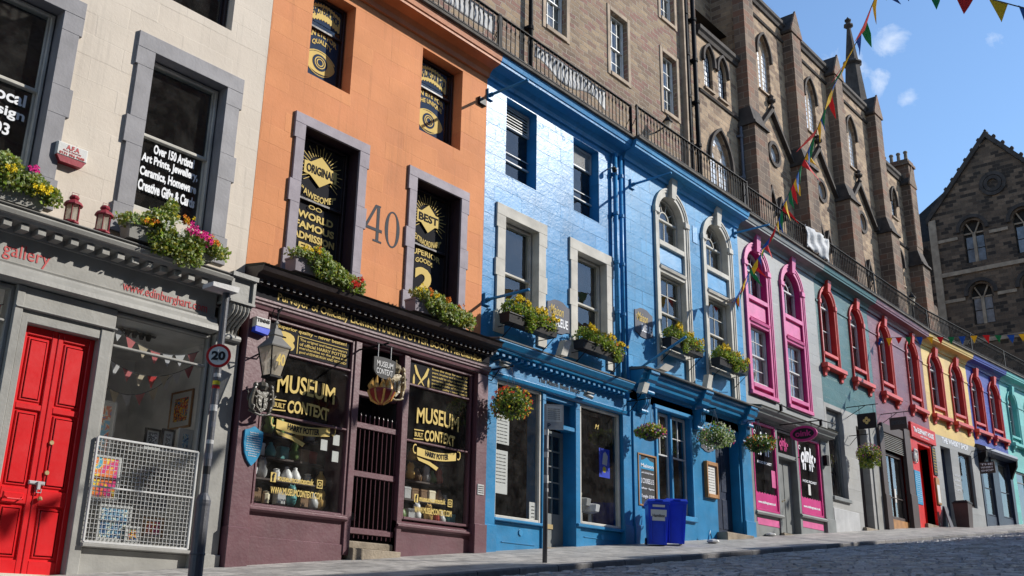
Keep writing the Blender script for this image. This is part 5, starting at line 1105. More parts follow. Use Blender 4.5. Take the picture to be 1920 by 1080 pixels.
# ================================================================== single-arch houses up the street
def archhouse(b, o, e, centres, wallm, trim, seg, zlow, zt=11.40, wi=1.14, wo=1.42, bot=9.12, corn=None, low=8.35, hole=()):
    mb = MB(); wall(mb, o, e, zlow, 12.04, 0, [('round',c-wi/2,c+wi/2,bot,zt,None,.26,1) for c in centres] + [('rect',c-wi/2,c+wi/2,low+.3,bot-.12,None,.05) for c in centres] + list(hole), .26)
    body(mb, o+.004, e-.004, 2.2, 12.04); mb.build('wall', [wallm, paint('deep_red_reveal_paint',(.42,.018,.02),.4) if trim is M['p_redwin'] else trim], b)
    rooms(b, o+.05, e-.05, max(zlow, 7.9), 11.95)
    cornice(b, o, e, corn or wallm)
    for c in centres:
        archwin(b, c, wo, wi, zt, low+.02, 0, trim, None, keyh=.34, rel=.55)
        archsash(b, c-wi/2+.01, c+wi/2-.01, bot, zt-.01, .2, M['p_sash'], fw=.05, low=(2,2))
        MB().bev(c-wi/2, c+wi/2, -.05, .2, bot-.13, bot-.01).build('window_sill', trim, b)
        MB().quad((c-wi/2,.051,low+.28),(c+wi/2,.051,low+.28),(c+wi/2,.051,bot-.12),(c-wi/2,.051,bot-.12)).build('apron_panel', wallm, b)
        mb = MB().bev(c-wo/2-.14, c+wo/2+.14, -.22, 0, low+.14, low+.30, .02)
        for sx in (-1, 1): mb.prism_yz([(0,low+.14),(-.19,low+.14),(-.17,low+.05),(-.08,low-.02),(-.07,low-.12),(0,low-.15)], c+sx*(wo/2-.02)-.09, c+sx*(wo/2-.02)+.09)
        mb.build('bracketed_sill', trim, b)
    mb = MB(); xs = [o] + [v for c in centres for v in (c-wo/2-.04, c+wo/2+.04)] + [e]
    for i in range(0, len(xs), 2): mb.bev(xs[i], xs[i+1], -.03, 0, zt-wi/2-.02, zt-wi/2+.06, .008)
    mb.build('string_course', wallm, b)
# teal
o, e = 17.428, 22.15
b = thing('teal_building', 'teal painted building with two red arched windows above a pale grey rendered shop', 'building', (19.8, 0, 3.2))
archhouse(b, o, e, (18.36, 20.94), M['teal'], M['p_redwin'], 0, 7.3)
mb = MB(); wall(mb, o+.004, e-.004, 2.4, 7.3, 0, [('rect',17.58,18.90,4.22,7.16),('rect',20.05,21.0,3.2,6.9)], .3); mb.build('shopfront_wall', render_wall('grey_shop_render',(.33,.33,.32),.7,.3,joint=.1,crack=.2), b)
w = display(b, 17.60, 18.88, 4.24, 7.14, .18, M['p_gshop'], .06, (6.55,)); MB().bev(17.52, 18.96, -.08, .25, 4.10, 4.22).build('window_sill', M['p_gshop'], b)
MB().box(17.66, 18.82, .17, .20, 6.58, 7.08).build('blind_panel', M['p_gshop'], b); MB().box(17.62, 18.35, .42, .44, 4.24, 6.55).build('pale_reflection_panel', M['curtain'], b)  # full-height pale panel added to imitate the light reflection in this glass
for i, s_ in enumerate('ANTA'): text(s_, 17.98, 18.12, 5.3-i*.24, 5.48-i*.24, .16, M['t_black'], w, bold=.03)
MB().box(20.05, 21.0, .26, .30, 3.3, 6.9).build('door', M['p_umber'], b)
rooms(b, 17.5, 22.0, 3.4, 7.2, M['dark'], .32, 2.6, 'shop_room'); MB().bev(19.9, 21.1, -.12, .3, 2.9, 3.42, .02).build('doorstep', M['step'], b)
MB().bev(17.50, 19.6, -.03, .02, 2.6, 3.85).build('plinth', M['steel'], b)
# maroon, with the umber shop and the red shop
o, e = 22.158, 27.99
b = thing('maroon_building', 'dusky maroon building with two red arched windows above umber and bright red shops', 'building', (25, 0, 3.7))
archhouse(b, o, e, (23.68, 26.72), M['maroon'], M['p_redwin'], 0, 7.3)
MB().box(21.25, 21.85, -.04, .02, 3.0, 7.25).build('render_pier', M['p_grey'], b)
pil(21.88, 22.32, -.14, g(22.1), 7.2, M['p_umber'], 1.2); pil(24.48, 25.12, -.14, g(24.8), 7.5, M['p_umber'], 1.2)
MB().bev(22.32, 24.48, -.10, .3, 7.05, 7.38).box(22.32, 24.48, .2, .3, 3.2, 6.4).build('shop_head', M['p_umber'], b)
mb = MB()
for i in range(9): z = 6.42+i*.07; mb.hexa([(22.34,-.06,z),(24.46,-.06,z),(24.46,0,z+.05),(22.34,0,z+.05),(22.34,-.07,z+.02),(24.46,-.07,z+.02),(24.46,-.01,z+.07),(22.34,-.01,z+.07)])
mb.build('roller_louvre', M['p_grey'], b)
w = display(b, 22.34, 24.46, 3.95, 6.38, .10, M['p_umber'], .12, (4.75,), (23.35,)); MB().box(23.45, 23.6, .08, .09, 4.6, 5.1).build('notice', M['paper'], w)
MB().box(22.34, 24.46, .0, .25, 3.3, 3.95).build('stallriser', M['wood'], b)
MB().bev(25.14, 25.98, -.10, .3, 3.2, 7.26).bev(27.42, 27.97, -.10, .3, 3.2, 7.26).box(25.98, 27.42, -.09, .3, 7.12, 7.30).build('red_shopfront', M['p_redshop'], b)
MB().box(25.98, 27.42, .75, .80, 3.5, 7.1).box(25.99, 26.0, .0, .75, 3.5, 7.1).bev(26.1, 26.6, .72, .75, 4.3, 5.4).bev(26.7, 27.2, .72, .75, 4.3, 5.4).bev(26.1, 27.3, .7, .75, 6.3, 6.4).build('red_door', M['p_redshop'], b)
MB().quad((27.42,.0,3.5),(27.42,.8,3.5),(27.42,.8,7.1),(27.42,.0,7.1)).build('door_reveal', M['p_redshop'], b)
MB().bev(25.9, 27.5, -.2, .7, 3.3, 4.05, .02).build('doorstep', M['step'], b)
sb = MB().bev(25.16, 27.97, -.20, -.10, 7.28, 7.86).bev(25.22, 27.91, -.206, -.2, 7.34, 7.36, .002).bev(25.22, 27.91, -.206, -.2, 7.78, 7.80, .002).build('signboard', M['p_redshop'], b)
text('The ELEPHANT HOUSE', 25.4, 27.7, 7.50, 7.70, -.21, M['t_white'], sb, bold=.03); text('café & bistro', 26.1, 27.1, 7.38, 7.45, -.21, M['t_white'], sb, bold=.01)
t = thing('poster', 'long blue poster of small white writing on the left side of the red shop', 'poster', (25.5,-.1,4.7))
MB().bev(25.22, 25.86, -.125, -.10, 4.72, 6.0, .004).build('sheet', M['p_sky'], t)
for k in range(14): text('coffee tea cakes soup and more', 25.3, 25.78, 5.86-k*.08, 5.89-k*.08, -.126, M['t_white'], t)
t = thing('menu_board', 'narrow black board with gold writing high on the right side of the red shop', 'board', (27.8,-.1,6.1))
MB().bev(27.54, 27.96, -.14, -.10, 6.08, 7.22, .006).build('board', M['t_black'], t)
for k in range(9): text('menu', 27.6, 27.9, 7.08-k*.11, 7.13-k*.11, -.141, M['gold'], t)
t = thing('menu_case', 'white menu sheet in a wooden case low on the right side of the red shop', 'menu case', (27.8,-.1,4.9))
MB().bev(27.54, 27.96, -.16, -.10, 4.92, 5.98, .01).build('case', M['wood'], t); MB().box(27.60, 27.90, -.165, -.16, 5.0, 5.7).build('sheet', M['paper'], t)
crest('small white lion shield on the red shop above its blue poster', 25.5, -.1, 6.6, .5, .6, M['paper'])
# yellow
b = thing('yellow_building', 'warm yellow building with two red arched windows above a light grey whisky shopfront', 'building', (2.4, 0, 4.2), 1)
archhouse(b, 0.004, 4.752, (1.24, 3.46), M['yellow'], M['p_redwin'], 1, 7.85, zt=11.33, low=8.42, bot=9.14)
mb = MB(); wall(mb, .008, 4.748, 3.2, 7.85, -.06, [('rect',.70,1.70,3.9,7.42),('rect',2.52,3.98,5.15,7.40)], .3)
fw_ = mb.build('shopfront_wall', render_wall('grey_painted_shop_render',(.27,.28,.28),.6,.4,joint=.1,crack=.1,streak=.1), b)
text('THE WHISKY SHOP', .95, 3.72, 7.58, 7.82, -.065, M['t_white'], fw_, bold=.035)
for i, s_ in enumerate(('SINGLE MALTS','BLENDS','LIQUEURS','GIFTS')): text(s_, 1.86, 2.38, 6.3-i*.2, 6.38-i*.2, -.065, M['t_white'], fw_, bold=.01)
display(b, 2.54, 3.96, 5.17, 7.38, .08, M['p_umber'], .06); MB().bev(2.6, 3.5, .3, .4, 5.4, 7.0).build('orange_reflection_panel', paint('copper_orange_reflection',(.45,.15,.05),.5), b)  # orange panel added behind the pane in place of its reflection
MB().box(.7, 1.7, .2, .25, 3.9, 7.42).build('door', M['p_navy'], b); rooms(b, .1, 4.6, 4.0, 7.7, M['dark'], .3, 2.6, 'shop_room')
# royal blue
b = thing('royal_blue_building', 'royal blue building with two red arched windows above a navy shopfront with a projecting canopy', 'building', (6.8, 0, 4.7), 1)
archhouse(b, 4.76, 8.80, (5.72, 7.86), M['royal'], M['p_redwin'], 1, 7.7, zt=11.27, low=8.42, bot=9.12)
mb = MB(); wall(mb, 4.764, 8.796, 3.6, 7.7, 0, [('rect',5.05,6.25,5.0,7.4),('rect',7.05,8.35,5.05,7.5)], .2); mb.build('shopfront_wall', M['p_navy'], b)
display(b, 5.07, 6.23, 5.02, 7.38, .05, M['p_navy'], .05, (6.2,)); display(b, 7.07, 8.33, 5.07, 7.48, .05, M['p_navy'], .05, (6.2,))
rooms(b, 4.9, 8.7, 4.4, 7.6, M['room'], .22, 2.6, 'shop_room')
for i, x in enumerate((5.3, 7.35)): MB().box(x, x+.75, .45, .5, 5.15, 6.9).build('reflection_board', paint('straw_reflection',(.33,.29,.16),.6), b)  # straw boards added behind the glass to imitate its light reflections
MB().prof([(0,7.66),(-.12,7.62),(-.40,7.68),(-.46,7.78),(-.42,7.90),(-.1,8.04),(0,8.06)], 4.78, 8.62).build('canopy', M['p_navy'], b)
mb = MB()
for x in (4.78, 8.46): mb.prism_yz([(0,7.7),(-.42,7.7),(-.40,7.45),(-.20,7.1),(-.12,6.9),(0,6.85)], x, x+.16)
mb.build('console', M['p_black'], b)
MB().bev(4.80, 5.05, -.08, 0, 4.0, 7.66).bev(6.28, 7.02, -.06, 0, 4.0, 7.66).bev(8.38, 8.72, -.08, 0, 4.0, 7.66).build('pilaster', M['p_navy'], b)
# aqua
b = thing('aqua_building', 'pale aqua building with matching aqua arched windows at the right edge', 'building', (11, 0, 5.1), 1)
archhouse(b, 8.81, 14.5, (10.16, 12.6), M['aqua'], M['p_aqua'], 1, 7.6, zt=11.2, low=8.42, bot=9.12)
mb = MB(); wall(mb, 8.814, 14.49, 3.8, 7.6, 0, [('rect',9.45,10.9,4.6,7.4),('rect',11.6,13.2,5.2,7.4)], .25); mb.build('shopfront_wall', M['aqua'], b)
display(b, 9.47, 10.88, 4.7, 7.38, .1, M['p_grey'], .06, (6.9,)); display(b, 11.62, 13.18, 5.2, 7.38, .1, M['p_grey'], .06); rooms(b, 9, 14.3, 4.5, 7.5, M['room'], .27, 2.6, 'shop_room')
b = thing('end_building', 'plain sandstone building closing the terrace row beyond the aqua house', 'building', (19, 0, 5.4), 1)
mb = MB(); wall(mb, 14.51, 24, 3.6, 12.04, 0, [('rect',x,x+1.1,8.6,10.9) for x in (16,18.6,21.2)]+[('rect',15.6,18.2,5.4,7.6),('rect',19.4,22,5.6,7.6)], .25); body(mb, 14.514, 24, 3, 12.04); mb.build('wall', M['tene'], b); cornice(b, 14.51, 24, M['dress']); rooms(b, 14.6, 23.9, 5, 11.9)

# hanging signboards set square to the street
def sqsign(lbl, s, y0, y1, z0, z1, seg, m, zb, rows=(), fg='t_white', extra=None, cat='hanging sign', xt=.03):
    t = thing('hanging_sign', lbl, cat, (s, y0, z0), seg)
    MB().bev(s-xt, s+xt, y1, y0, z0, z1, .008).build('board', m, t)
    MB().tube([(s,0,zb),(s,y1-.1,zb)], .016, 6).tube([(s,0,zb-.35),(s,(y0+y1)/2,zb)], .012, 5).tube([(s,y0-.08,zb),(s,y0-.08,z1)], .008, 4).tube([(s,y1+.08,zb),(s,y1+.08,z1)], .008, 4).build('bracket', M['p_black'], t)
    n = len(rows)
    for i, r_ in enumerate(rows):
        w = y0-y1; h = (z1-z0)/(n+.6)
        text(r_, .1*w, .9*w, z1-(i+1)*h, z1-(i+1)*h+h*.6, 0, M[fg], t, bold=.03, mapf=lambda X, Z, d: (s-xt-.001-d, y0-X, Z))
    return t
t = sqsign('square black hanging sign with a gold emblem on the teal house', 19.35, -.35, -1.0, 6.62, 7.14, 0, M['t_black'], 7.42)
for k in range(4):
    a = k*math.pi/2; mb = MB(); n = 10; c0 = (19.315, -.675+.075*math.cos(a), 6.89+.075*math.sin(a))
    mb.add([(c0[0], c0[1]+.055*math.cos(2*math.pi*i/n), c0[2]+.055*math.sin(2*math.pi*i/n)) for i in range(n)] + [(c0[0]-.004, c0[1]+.055*math.cos(2*math.pi*i/n), c0[2]+.055*math.sin(2*math.pi*i/n)) for i in range(n)], [tuple(range(n)), tuple(range(2*n-1,n-1,-1))]); mb.build('gold_petal', M['gold'], t)
sqsign('plain dark brown hanging sign on the maroon house', 22.6, -.3, -.92, 7.10, 7.54, 0, M['p_umber'], 7.72, ('ARMSTRONGS',), 't_grey')
sqsign('dark hanging sign lettered THE WHISKY SHOP under the navy canopy', 4.10, -.30, -.95, 6.62, 7.10, 1, M['p_umber'], 7.62, ('THE','WHISKY','SHOP'), 't_white')

# ================================================================== flowers
def clump(mb, c, r, n, size, mis=(0,), up=.3, droop=0.):
    r = [v*1.18 for v in r]
    for _ in range(int(n*1.5)):
        while True:
            u = [random.uniform(-1,1) for _ in range(3)]
            d = sum(v*v for v in u)
            if d <= 1 and (d > .25 or random.random() < .35): break
        lum = .85+.15*math.sin(u[0]*5+u[2]*3)
        p = (c[0]+u[0]*r[0]*lum, c[1]+u[1]*r[1], c[2]+u[2]*r[2]*lum - droop*max(0, -u[1])*.5)
        mb.leaf(p, size, random.choice(mis), up)
def blossom(mb, c, r, mi=0):
    x, y, z = c; n = 5
    for i in range(n):
        a = 2*math.pi*i/n+random.random(); dx, dz = math.cos(a)*r, math.sin(a)*r
        mb.add([(x,y-.3*r,z),(x+dx*.8-dz*.4,y-.6*r,z+dz*.8+dx*.4),(x+dx*1.2,y-.2*r,z+dz*1.2),(x+dx*.8+dz*.4,y-.6*r,z+dz*.8-dx*.4)], [(0,1,2,3)], mi)
def planter(lbl, x0, x1, y0, y1, z0, z1, potm, clumps, blooms, leaves=('leaf','leafy'), size=.05, grp=None, ribs=True, cat='flower box'):
    t = thing('flower_box', lbl, cat, ((x0+x1)/2, (y0+y1)/2, z0), 0, grp)
    MB().hexa([(x0+.03,y0+.03,z0),(x1-.03,y0+.03,z0),(x1-.03,y1,z0),(x0+.03,y1,z0),(x0,y0,z1),(x1,y0,z1),(x1,y1,z1),(x0,y1,z1)]).bev(x0-.012, x1+.012, y0-.014, y1, z1-.03, z1, .006).build('trough', potm, t)
    mb = MB()
    for (cx, cy, cz, rx, ry, rz, n) in clumps: clump(mb, (cx,cy,cz), (rx,ry,rz), n, size, range(len(leaves)))
    mb.build('foliage', [M[l] for l in leaves], t)
    for m, pts, r in blooms:
        mb = MB()
        for p in pts:
            for _ in range(7): blossom(mb, (p[0]+random.gauss(0,.035), p[1]+random.gauss(0,.03), p[2]+random.gauss(0,.03)), r)
        mb.build('blossoms', M[m], t)
    return t
planter('large pale trough of trailing ivy with magenta flowers under the right-hand cream house window', -7.80, -6.35, -.42, -.14, 5.24, 5.46, M['p_grey'],
    [(-7.72,-.34,5.50,.24,.14,.10,300),(-7.35,-.36,5.60,.25,.16,.18,650),(-7.18,-.38,5.80,.14,.12,.20,320),(-7.2,-.46,5.32,.30,.12,.22,800),(-6.85,-.48,5.30,.26,.12,.28,700),(-6.6,-.42,5.48,.28,.15,.14,500),(-6.32,-.42,5.42,.20,.12,.12,260)],
    [('f_pink',[(-6.86,-.60,5.56),(-6.78,-.62,5.52),(-6.68,-.60,5.53),(-6.92,-.60,5.60),(-6.62,-.58,5.47)],.035),('f_orange',[(-7.02,-.58,5.66),(-6.55,-.56,5.52),(-6.43,-.52,5.50),(-7.5,-.48,5.52)],.032),('f_yellow',[(-7.55,-.45,5.52),(-7.0,-.6,5.70)],.03),('f_white',[(-7.3,-.58,5.5),(-7.1,-.6,5.45)],.025)], ('leaf','leafl','leafy'), .055)
planter('pale trough of mixed flowers with one pink bloom under the left-hand cream house window', -9.95, -9.02, -.42, -.14, 5.20, 5.42, M['p_grey'],
    [(-9.6,-.36,5.62,.30,.15,.22,900),(-9.2,-.40,5.50,.26,.14,.16,500),(-8.98,-.42,5.42,.16,.1,.14,300),(-9.5,-.46,5.48,.3,.1,.16,500)],
    [('f_pink',[(-9.30,-.55,5.66)],.035),('f_yellow',[(-9.22,-.54,5.44),(-9.12,-.52,5.46),(-9.6,-.55,5.60)],.035)], ('leaf','leafl','leafy'), .055)
planter('trailing plant with red begonias in a trough above the left of the plum shop', -4.85, -3.55, -.45, -.16, 5.56, 5.80, M['p_lilac'],
    [(-4.72,-.4,5.86,.24,.14,.10,260),(-4.35,-.42,5.86,.3,.16,.20,900),(-4.1,-.48,5.68,.38,.14,.20,1100),(-3.75,-.46,5.60,.26,.12,.18,500),(-3.45,-.44,5.62,.14,.1,.14,220)],
    [('f_red',[(-3.62,-.58,5.62),(-3.55,-.57,5.70),(-3.66,-.56,5.56)],.035),('f_yellow',[(-4.75,-.5,5.92),(-4.6,-.5,5.93),(-4.45,-.52,5.98)],.03),('f_orange',[(-4.5,-.55,5.96)],.03)], ('leafl','leaf','leafy'), .055)
planter('trailing plant with orange flowers in a trough above the right of the plum shop', -2.05, -.55, -.45, -.16, 5.56, 5.80, M['p_lilac'],
    [(-1.85,-.42,5.90,.26,.14,.12,300),(-1.45,-.46,5.78,.36,.15,.20,900),(-1.1,-.5,5.66,.36,.13,.20,900),(-.7,-.48,5.66,.24,.12,.17,450)],
    [('f_orange',[(-1.75,-.55,5.96),(-1.35,-.6,5.88),(-1.0,-.6,5.84)],.035),('f_yellow',[(-2.0,-.5,5.95),(-1.9,-.52,5.98),(-1.6,-.56,5.92)],.032)], ('leafl','leaf','leafy'), .055)
def windowbox(lbl, x0, x1, z, y=-.34, wide=None):
    m = (x0+x1)/2; w = x1-x0; Y = y
    cl = [(x0+w*random.uniform(.2,.9),Y-.14,z+.08,.14,.07,.16,160),(x0+w*.15,Y,z+.34,.26,.18,.19,430),(x0+w*.38,Y-.04,z+.30,.30,.20,.20,560),(x0+w*.62,Y-.04,z+.26,.30,.2,.20,560),(x0+w*.86,Y,z+.22,.27,.18,.20,450)]
    t = planter(lbl, x0, x1, y-.14, y+.14, z, z+.20, M['binblack'], cl, [('f_yellow',[(x0+w*(u+random.uniform(-.05,.05)),Y-.16-random.random()*.04,z+v) for u, v in ((.10,.50),(.15,.54),(.21,.52),(.26,.49),(.52,.44),(.58,.46),(.64,.44),(.88,.38),(.92,.36))],.045),('f_orange',[(x0+w*.7,Y-.2,z+.28)],.025)], ('leaf','leafy','leaf'), .055, 'window boxes of yellow flowers on the blue buildings')
    MB().tube([(x0+.15,y+.3,z-.03),(x0+.15,y-.14,z-.03),(x0+.15,y+.28,z-.35)], .012, 5).tube([(x1-.15,y+.3,z-.03),(x1-.15,y-.14,z-.03),(x1-.15,y+.28,z-.35)], .012, 5).build('bracket', M['p_black'], t)
windowbox('window box of yellow flowers, nearest the orange building', .62, 2.28, 5.98)
windowbox('window box of yellow flowers under the second cream window surround', 3.20, 4.86, 5.98)
windowbox('window box of yellow flowers under the first tall arched window', 6.85, 8.50, 6.84, -.44)
windowbox('window box of yellow flowers under the second arched window, next to the pink windows', 9.35, 11.0, 6.84, -.44)
def basket(lbl, x, y, z, r, blooms, leaves, drop=1.0, seg=0, zb=None, squash=.85, arm=True, trail=0.):
    t = thing('hanging_basket', lbl, 'hanging basket', (x,y,z), seg, 'hanging baskets along the shopfronts')
    MB().lathe((x,y,z-.22), [(.03,0),(.13,.03),(.19,.10),(.21,.19),(.20,.20)], 12).build('bowl', M['binblack'], t)
    mb = MB(); clump(mb, (x,y,z), (r*.86,r*.86,r*.86*squash), 1000, .058, range(len(leaves)), .0)
    if trail:
        for k in range(10):
            a = random.uniform(0, 6.28); clump(mb, (x+r*.7*math.cos(a), y+r*.7*math.sin(a), z-r*.8), (.05,.05,trail), 50, .05, range(len(leaves)))
    mb.build('foliage', [M[l] for l in leaves], t)
    for m, k in blooms:
        mb = MB()
        for _ in range(k):
            a = random.uniform(0, 6.28); h = random.uniform(-.7,1); q = math.sqrt(max(0,1-h*h)); blossom(mb, (x+r*1.0*q*math.cos(a), y+r*1.0*q*math.sin(a), z+r*squash*h), .028)
        mb.build('blossoms', M[m], t)
    zh = zb or z+.75
    for k in range(3):
        a = k*2.09+.4; MB().tube([(x+.2*math.cos(a),y+.2*math.sin(a),z-.02),(x,y,zh)], .006, 4).build('chain', M['steel'], t)
    if arm: MB().tube([(x,-.02,zh+.02),(x,y-.05,zh+.02)], .014, 6).tube([(x,-.02,zh-.3),(x,y*.5,zh)], .010, 5).build('bracket', M['p_black'], t)
    return t
basket('full green and red hanging basket on the blue restaurant front beside the plum shop', .52, -.65, 4.20, .42, [('f_red',40),('f_orange',40),('f_yellow',16)], ['leaf','leafy','leafd'])
basket('small flat hanging basket with purple and pink flowers above the chalkboard', 5.62, -.65, 4.42, .38, [('f_purple',50),('f_pink',26),('f_white',20),('f_yellow',16)], ['leafy','leaf'], squash=.5, zb=5.2)
basket('round pale green hanging basket beside the blue doorway', 8.78, -.65, 4.78, .50, [('f_white',40),('f_pink',16)], ['leaf','leafl','leafd'], squash=.72, zb=5.5)
basket('dark hanging basket with orange flowers where the blue and grey shops meet', 11.25, -.65, 4.95, .44, [('f_orange',36),('f_red',24),('f_yellow',12)], ['leafd','leaf','leafd'], squash=.62, zb=5.6)
basket('purple and yellow hanging basket in front of the teal house shop', 19.3, -.65, 5.75, .42, [('f_purple',90),('f_yellow',30),('f_pink',34)], ['leafd','leaf','leafy'], zb=6.4, trail=.12)

# red lanterns on the cream shop cornice
def redlantern(x, lbl, s=1.):
    t = thing('red_lantern', lbl, 'lantern', (x,-.34,5.17)); y = -.32; z = 5.175
    MB().lathe((x,y,z), [(.10,0),(.115,.012),(.115,.03),(.10,.04)], 8).build('base', M['p_lant'], t)
    MB().lathe((x,y,z+.27), [(.10,0),(.13,.0),(.13,.012),(.105,.05),(.06,.075),(.05,.09),(.065,.10),(.07,.12),(.05,.15),(.0,.17)], 10).tube([(x-.04,y,z+.42),(x-.05,y-.02,z+.455),(x+.05,y-.02,z+.455),(x+.04,y,z+.42)], .004, 4).build('hood', M['p_lant'], t)
    mb = MB()
    for k in range(6): a = k*math.pi/3; mb.tube([(x+.098*math.cos(a),y+.098*math.sin(a),z+.035),(x+.098*math.cos(a),y+.098*math.sin(a),z+.28)], .009, 4)
    mb.build('cage', M['p_lant'], t)
    mb = MB()
    for k in range(6): a, c = k*math.pi/3, (k+1)*math.pi/3; mb.quad((x+.092*math.cos(a),y+.092*math.sin(a),z+.04),(x+.092*math.cos(c),y+.092*math.sin(c),z+.04),(x+.092*math.cos(c),y+.092*math.sin(c),z+.27),(x+.092*math.cos(a),y+.092*math.sin(a),z+.27))
    mb.build('pane', M['lampglass'], t)
    MB().lathe((x,y,z+.04), [(.035,0),(.035,.12),(.0,.125)], 8).build('candle', M['paper'], t)
    return t
redlantern(-8.61, 'dull red candle lantern on the cream shop cornice, the left one nearer the alarm box')
redlantern(-8.15, 'dull red candle lantern on the cream shop cornice, the right one nearer the ivy trough')

# ================================================================== brackets, lamps, cameras on the fronts
def tubearm(lbl, x, z, L, m, zt=None, seg=0, y0=0):
    zt = zt if zt is not None else z
    t = thing('flag_bracket', lbl, 'bracket', (x,y0,z), seg)
    MB().tube([(x,y0,z),(x,y0-.10,z)], .05, 8).tube([(x,y0-.05,z),(x,y0-L,zt)], .032, 8).build('arm', m, t, smooth=True)
    MB().bev(x-.09, x+.09, y0-.05, y0, z-.13, z+.13).build('wall_plate', m, t)
tubearm('blue flagpole bracket jutting from the top left corner of the bright blue building', .36, 11.22, 1.10, M['blue'])
tubearm('blue flagpole bracket jutting out low beside the window box next to the orange building', .42, 6.46, 1.15, M['blue'])
tubearm('blue flagpole bracket under the cornice above the first tall arched window', 5.90, 11.0, 1.2, M['blue2'], y0=Y2)
tubearm('blue angled bracket above the bistro cornice between the drainpipes and the arched windows', 5.80, 5.98, 1.5, M['blue2'], 6.62, y0=Y2)
tubearm('blue flagpole bracket at the top right corner of the mid blue building', 11.5, 11.40, 1.15, M['blue2'], y0=Y2)
tag(MB().bev(-.02, .20, -.07, 0, 10.85, 11.02).build('junction_box', M['t_black'], None, loc=(.1,0,10.9)), 'small black box high on the orange wall beside the blue building', 'junction box')
def flood(lbl, x, y, z, w, h, m, lean=.25, rot=0.):
    t = thing('floodlight', lbl, 'floodlight', (x,y,z))
    MB().hexa([(x-w/2,y-.16,z),(x+w/2,y-.16,z),(x+w/2,y,z),(x-w/2,y,z),(x-w/2+lean*h,y-.22,z+h),(x+w/2+lean*h,y-.22,z+h),(x+w/2+lean*h,y-.06,z+h),(x-w/2+lean*h,y-.06,z+h)]).build('housing', m, t)
    MB().tube([(x,y-.08,z+.02),(x,y-.02,z-.08),(x+.05,y+.1,z-.1)], .012, 5).build('bracket', M['p_black'], t); return t
flood('pale box floodlight standing between the first two window boxes', 2.62, -.22, 5.68, .22, .34, M['p_white'])
flood('pale box floodlight under the second arched window by the bistro cornice', 8.95, -.26, 6.10, .22, .38, M['p_white'], .12)
flood('wide pale floodlight tilted flat above the bistro cornice', 6.55, -.35, 6.12, .40, .16, M['p_white'], 1.2)
flood('pale box floodlight fixed below the end of the dentilled blue cornice', 5.62, -.36, 5.38, .22, .24, M['p_white'], .2)
def cam_(lbl, x, y, z):
    t = thing('security_camera', lbl, 'security camera', (x,y,z))
    MB().tube([(x,y-.10,z),(x+.22,y-.16,z-.05)], .045, 8).box(x-.02, x+.24, y-.20, y-.10, z+.03, z+.05).build('housing', M['p_grey'], t); MB().tube([(x,0,z+.08),(x,y-.10,z+.08),(x+.05,y-.12,z+.02)], .014, 5).build('bracket', M['p_grey'], t)
cam_('small grey security camera on the left end of the blue dentilled shopfront', .62, -.15, 5.10); cam_('small grey security camera in the middle of the blue dentilled shopfront', 3.55, -.15, 5.0)
t = thing('security_camera', 'dome camera beside the drainpipes near the top of the bright blue wall', 'security camera', (4.95,0,11.1))
MB().lathe((4.95,-.22,10.98), [(0,-.02),(.06,.02),(.07,.08),(.05,.12)], 10).build('dome', M['t_black'], t, smooth=True); MB().tube([(4.95,0,11.12),(4.95,-.22,11.12)], .02, 6).build('bracket', M['p_grey'], t)
tag(MB().bev(8.98, 9.24, Y2-.015, Y2, 10.35, 10.85, .004).build('vent_grille', M['p_blue_hi'], None, loc=(9.1,Y2,10.3)), 'small blue wall vent between the two tall arched windows', 'vent')
tag(MB().tube([(x, -.46, 5.30 - .06*math.sin((x+5.4)*.55)) for x in [i*.4 for i in range(1,14)]], .007, 4).build('cable', M['t_black'], None, loc=(3,-.4,5.3)), 'thin black cable looped along the dentilled blue cornice', 'cable')
tag(MB().tube([(x, -.20, 4.80 - .02*math.sin(x*2.5)) for x in [-.3+i*.3 for i in range(0,18)]], .006, 4).build('cable', M['t_black'], None, loc=(3,-.2,4.8)), 'thin black cable along the blue fascia below the security cameras', 'cable')
tag(MB().tube([(12.0+i*.5, -.50, 6.42-.08*math.sin(math.pi*i/10)) for i in range(11)], .02, 5).box(13.1,13.16,-.52,-.44,6.2,6.4).box(15.9,15.96,-.52,-.44,6.2,6.4).build('light_rail', M['p_black'], None, loc=(14.5,-.5,6.3)), 'thin dark lighting rail above the grey shop cornice', 'rail')
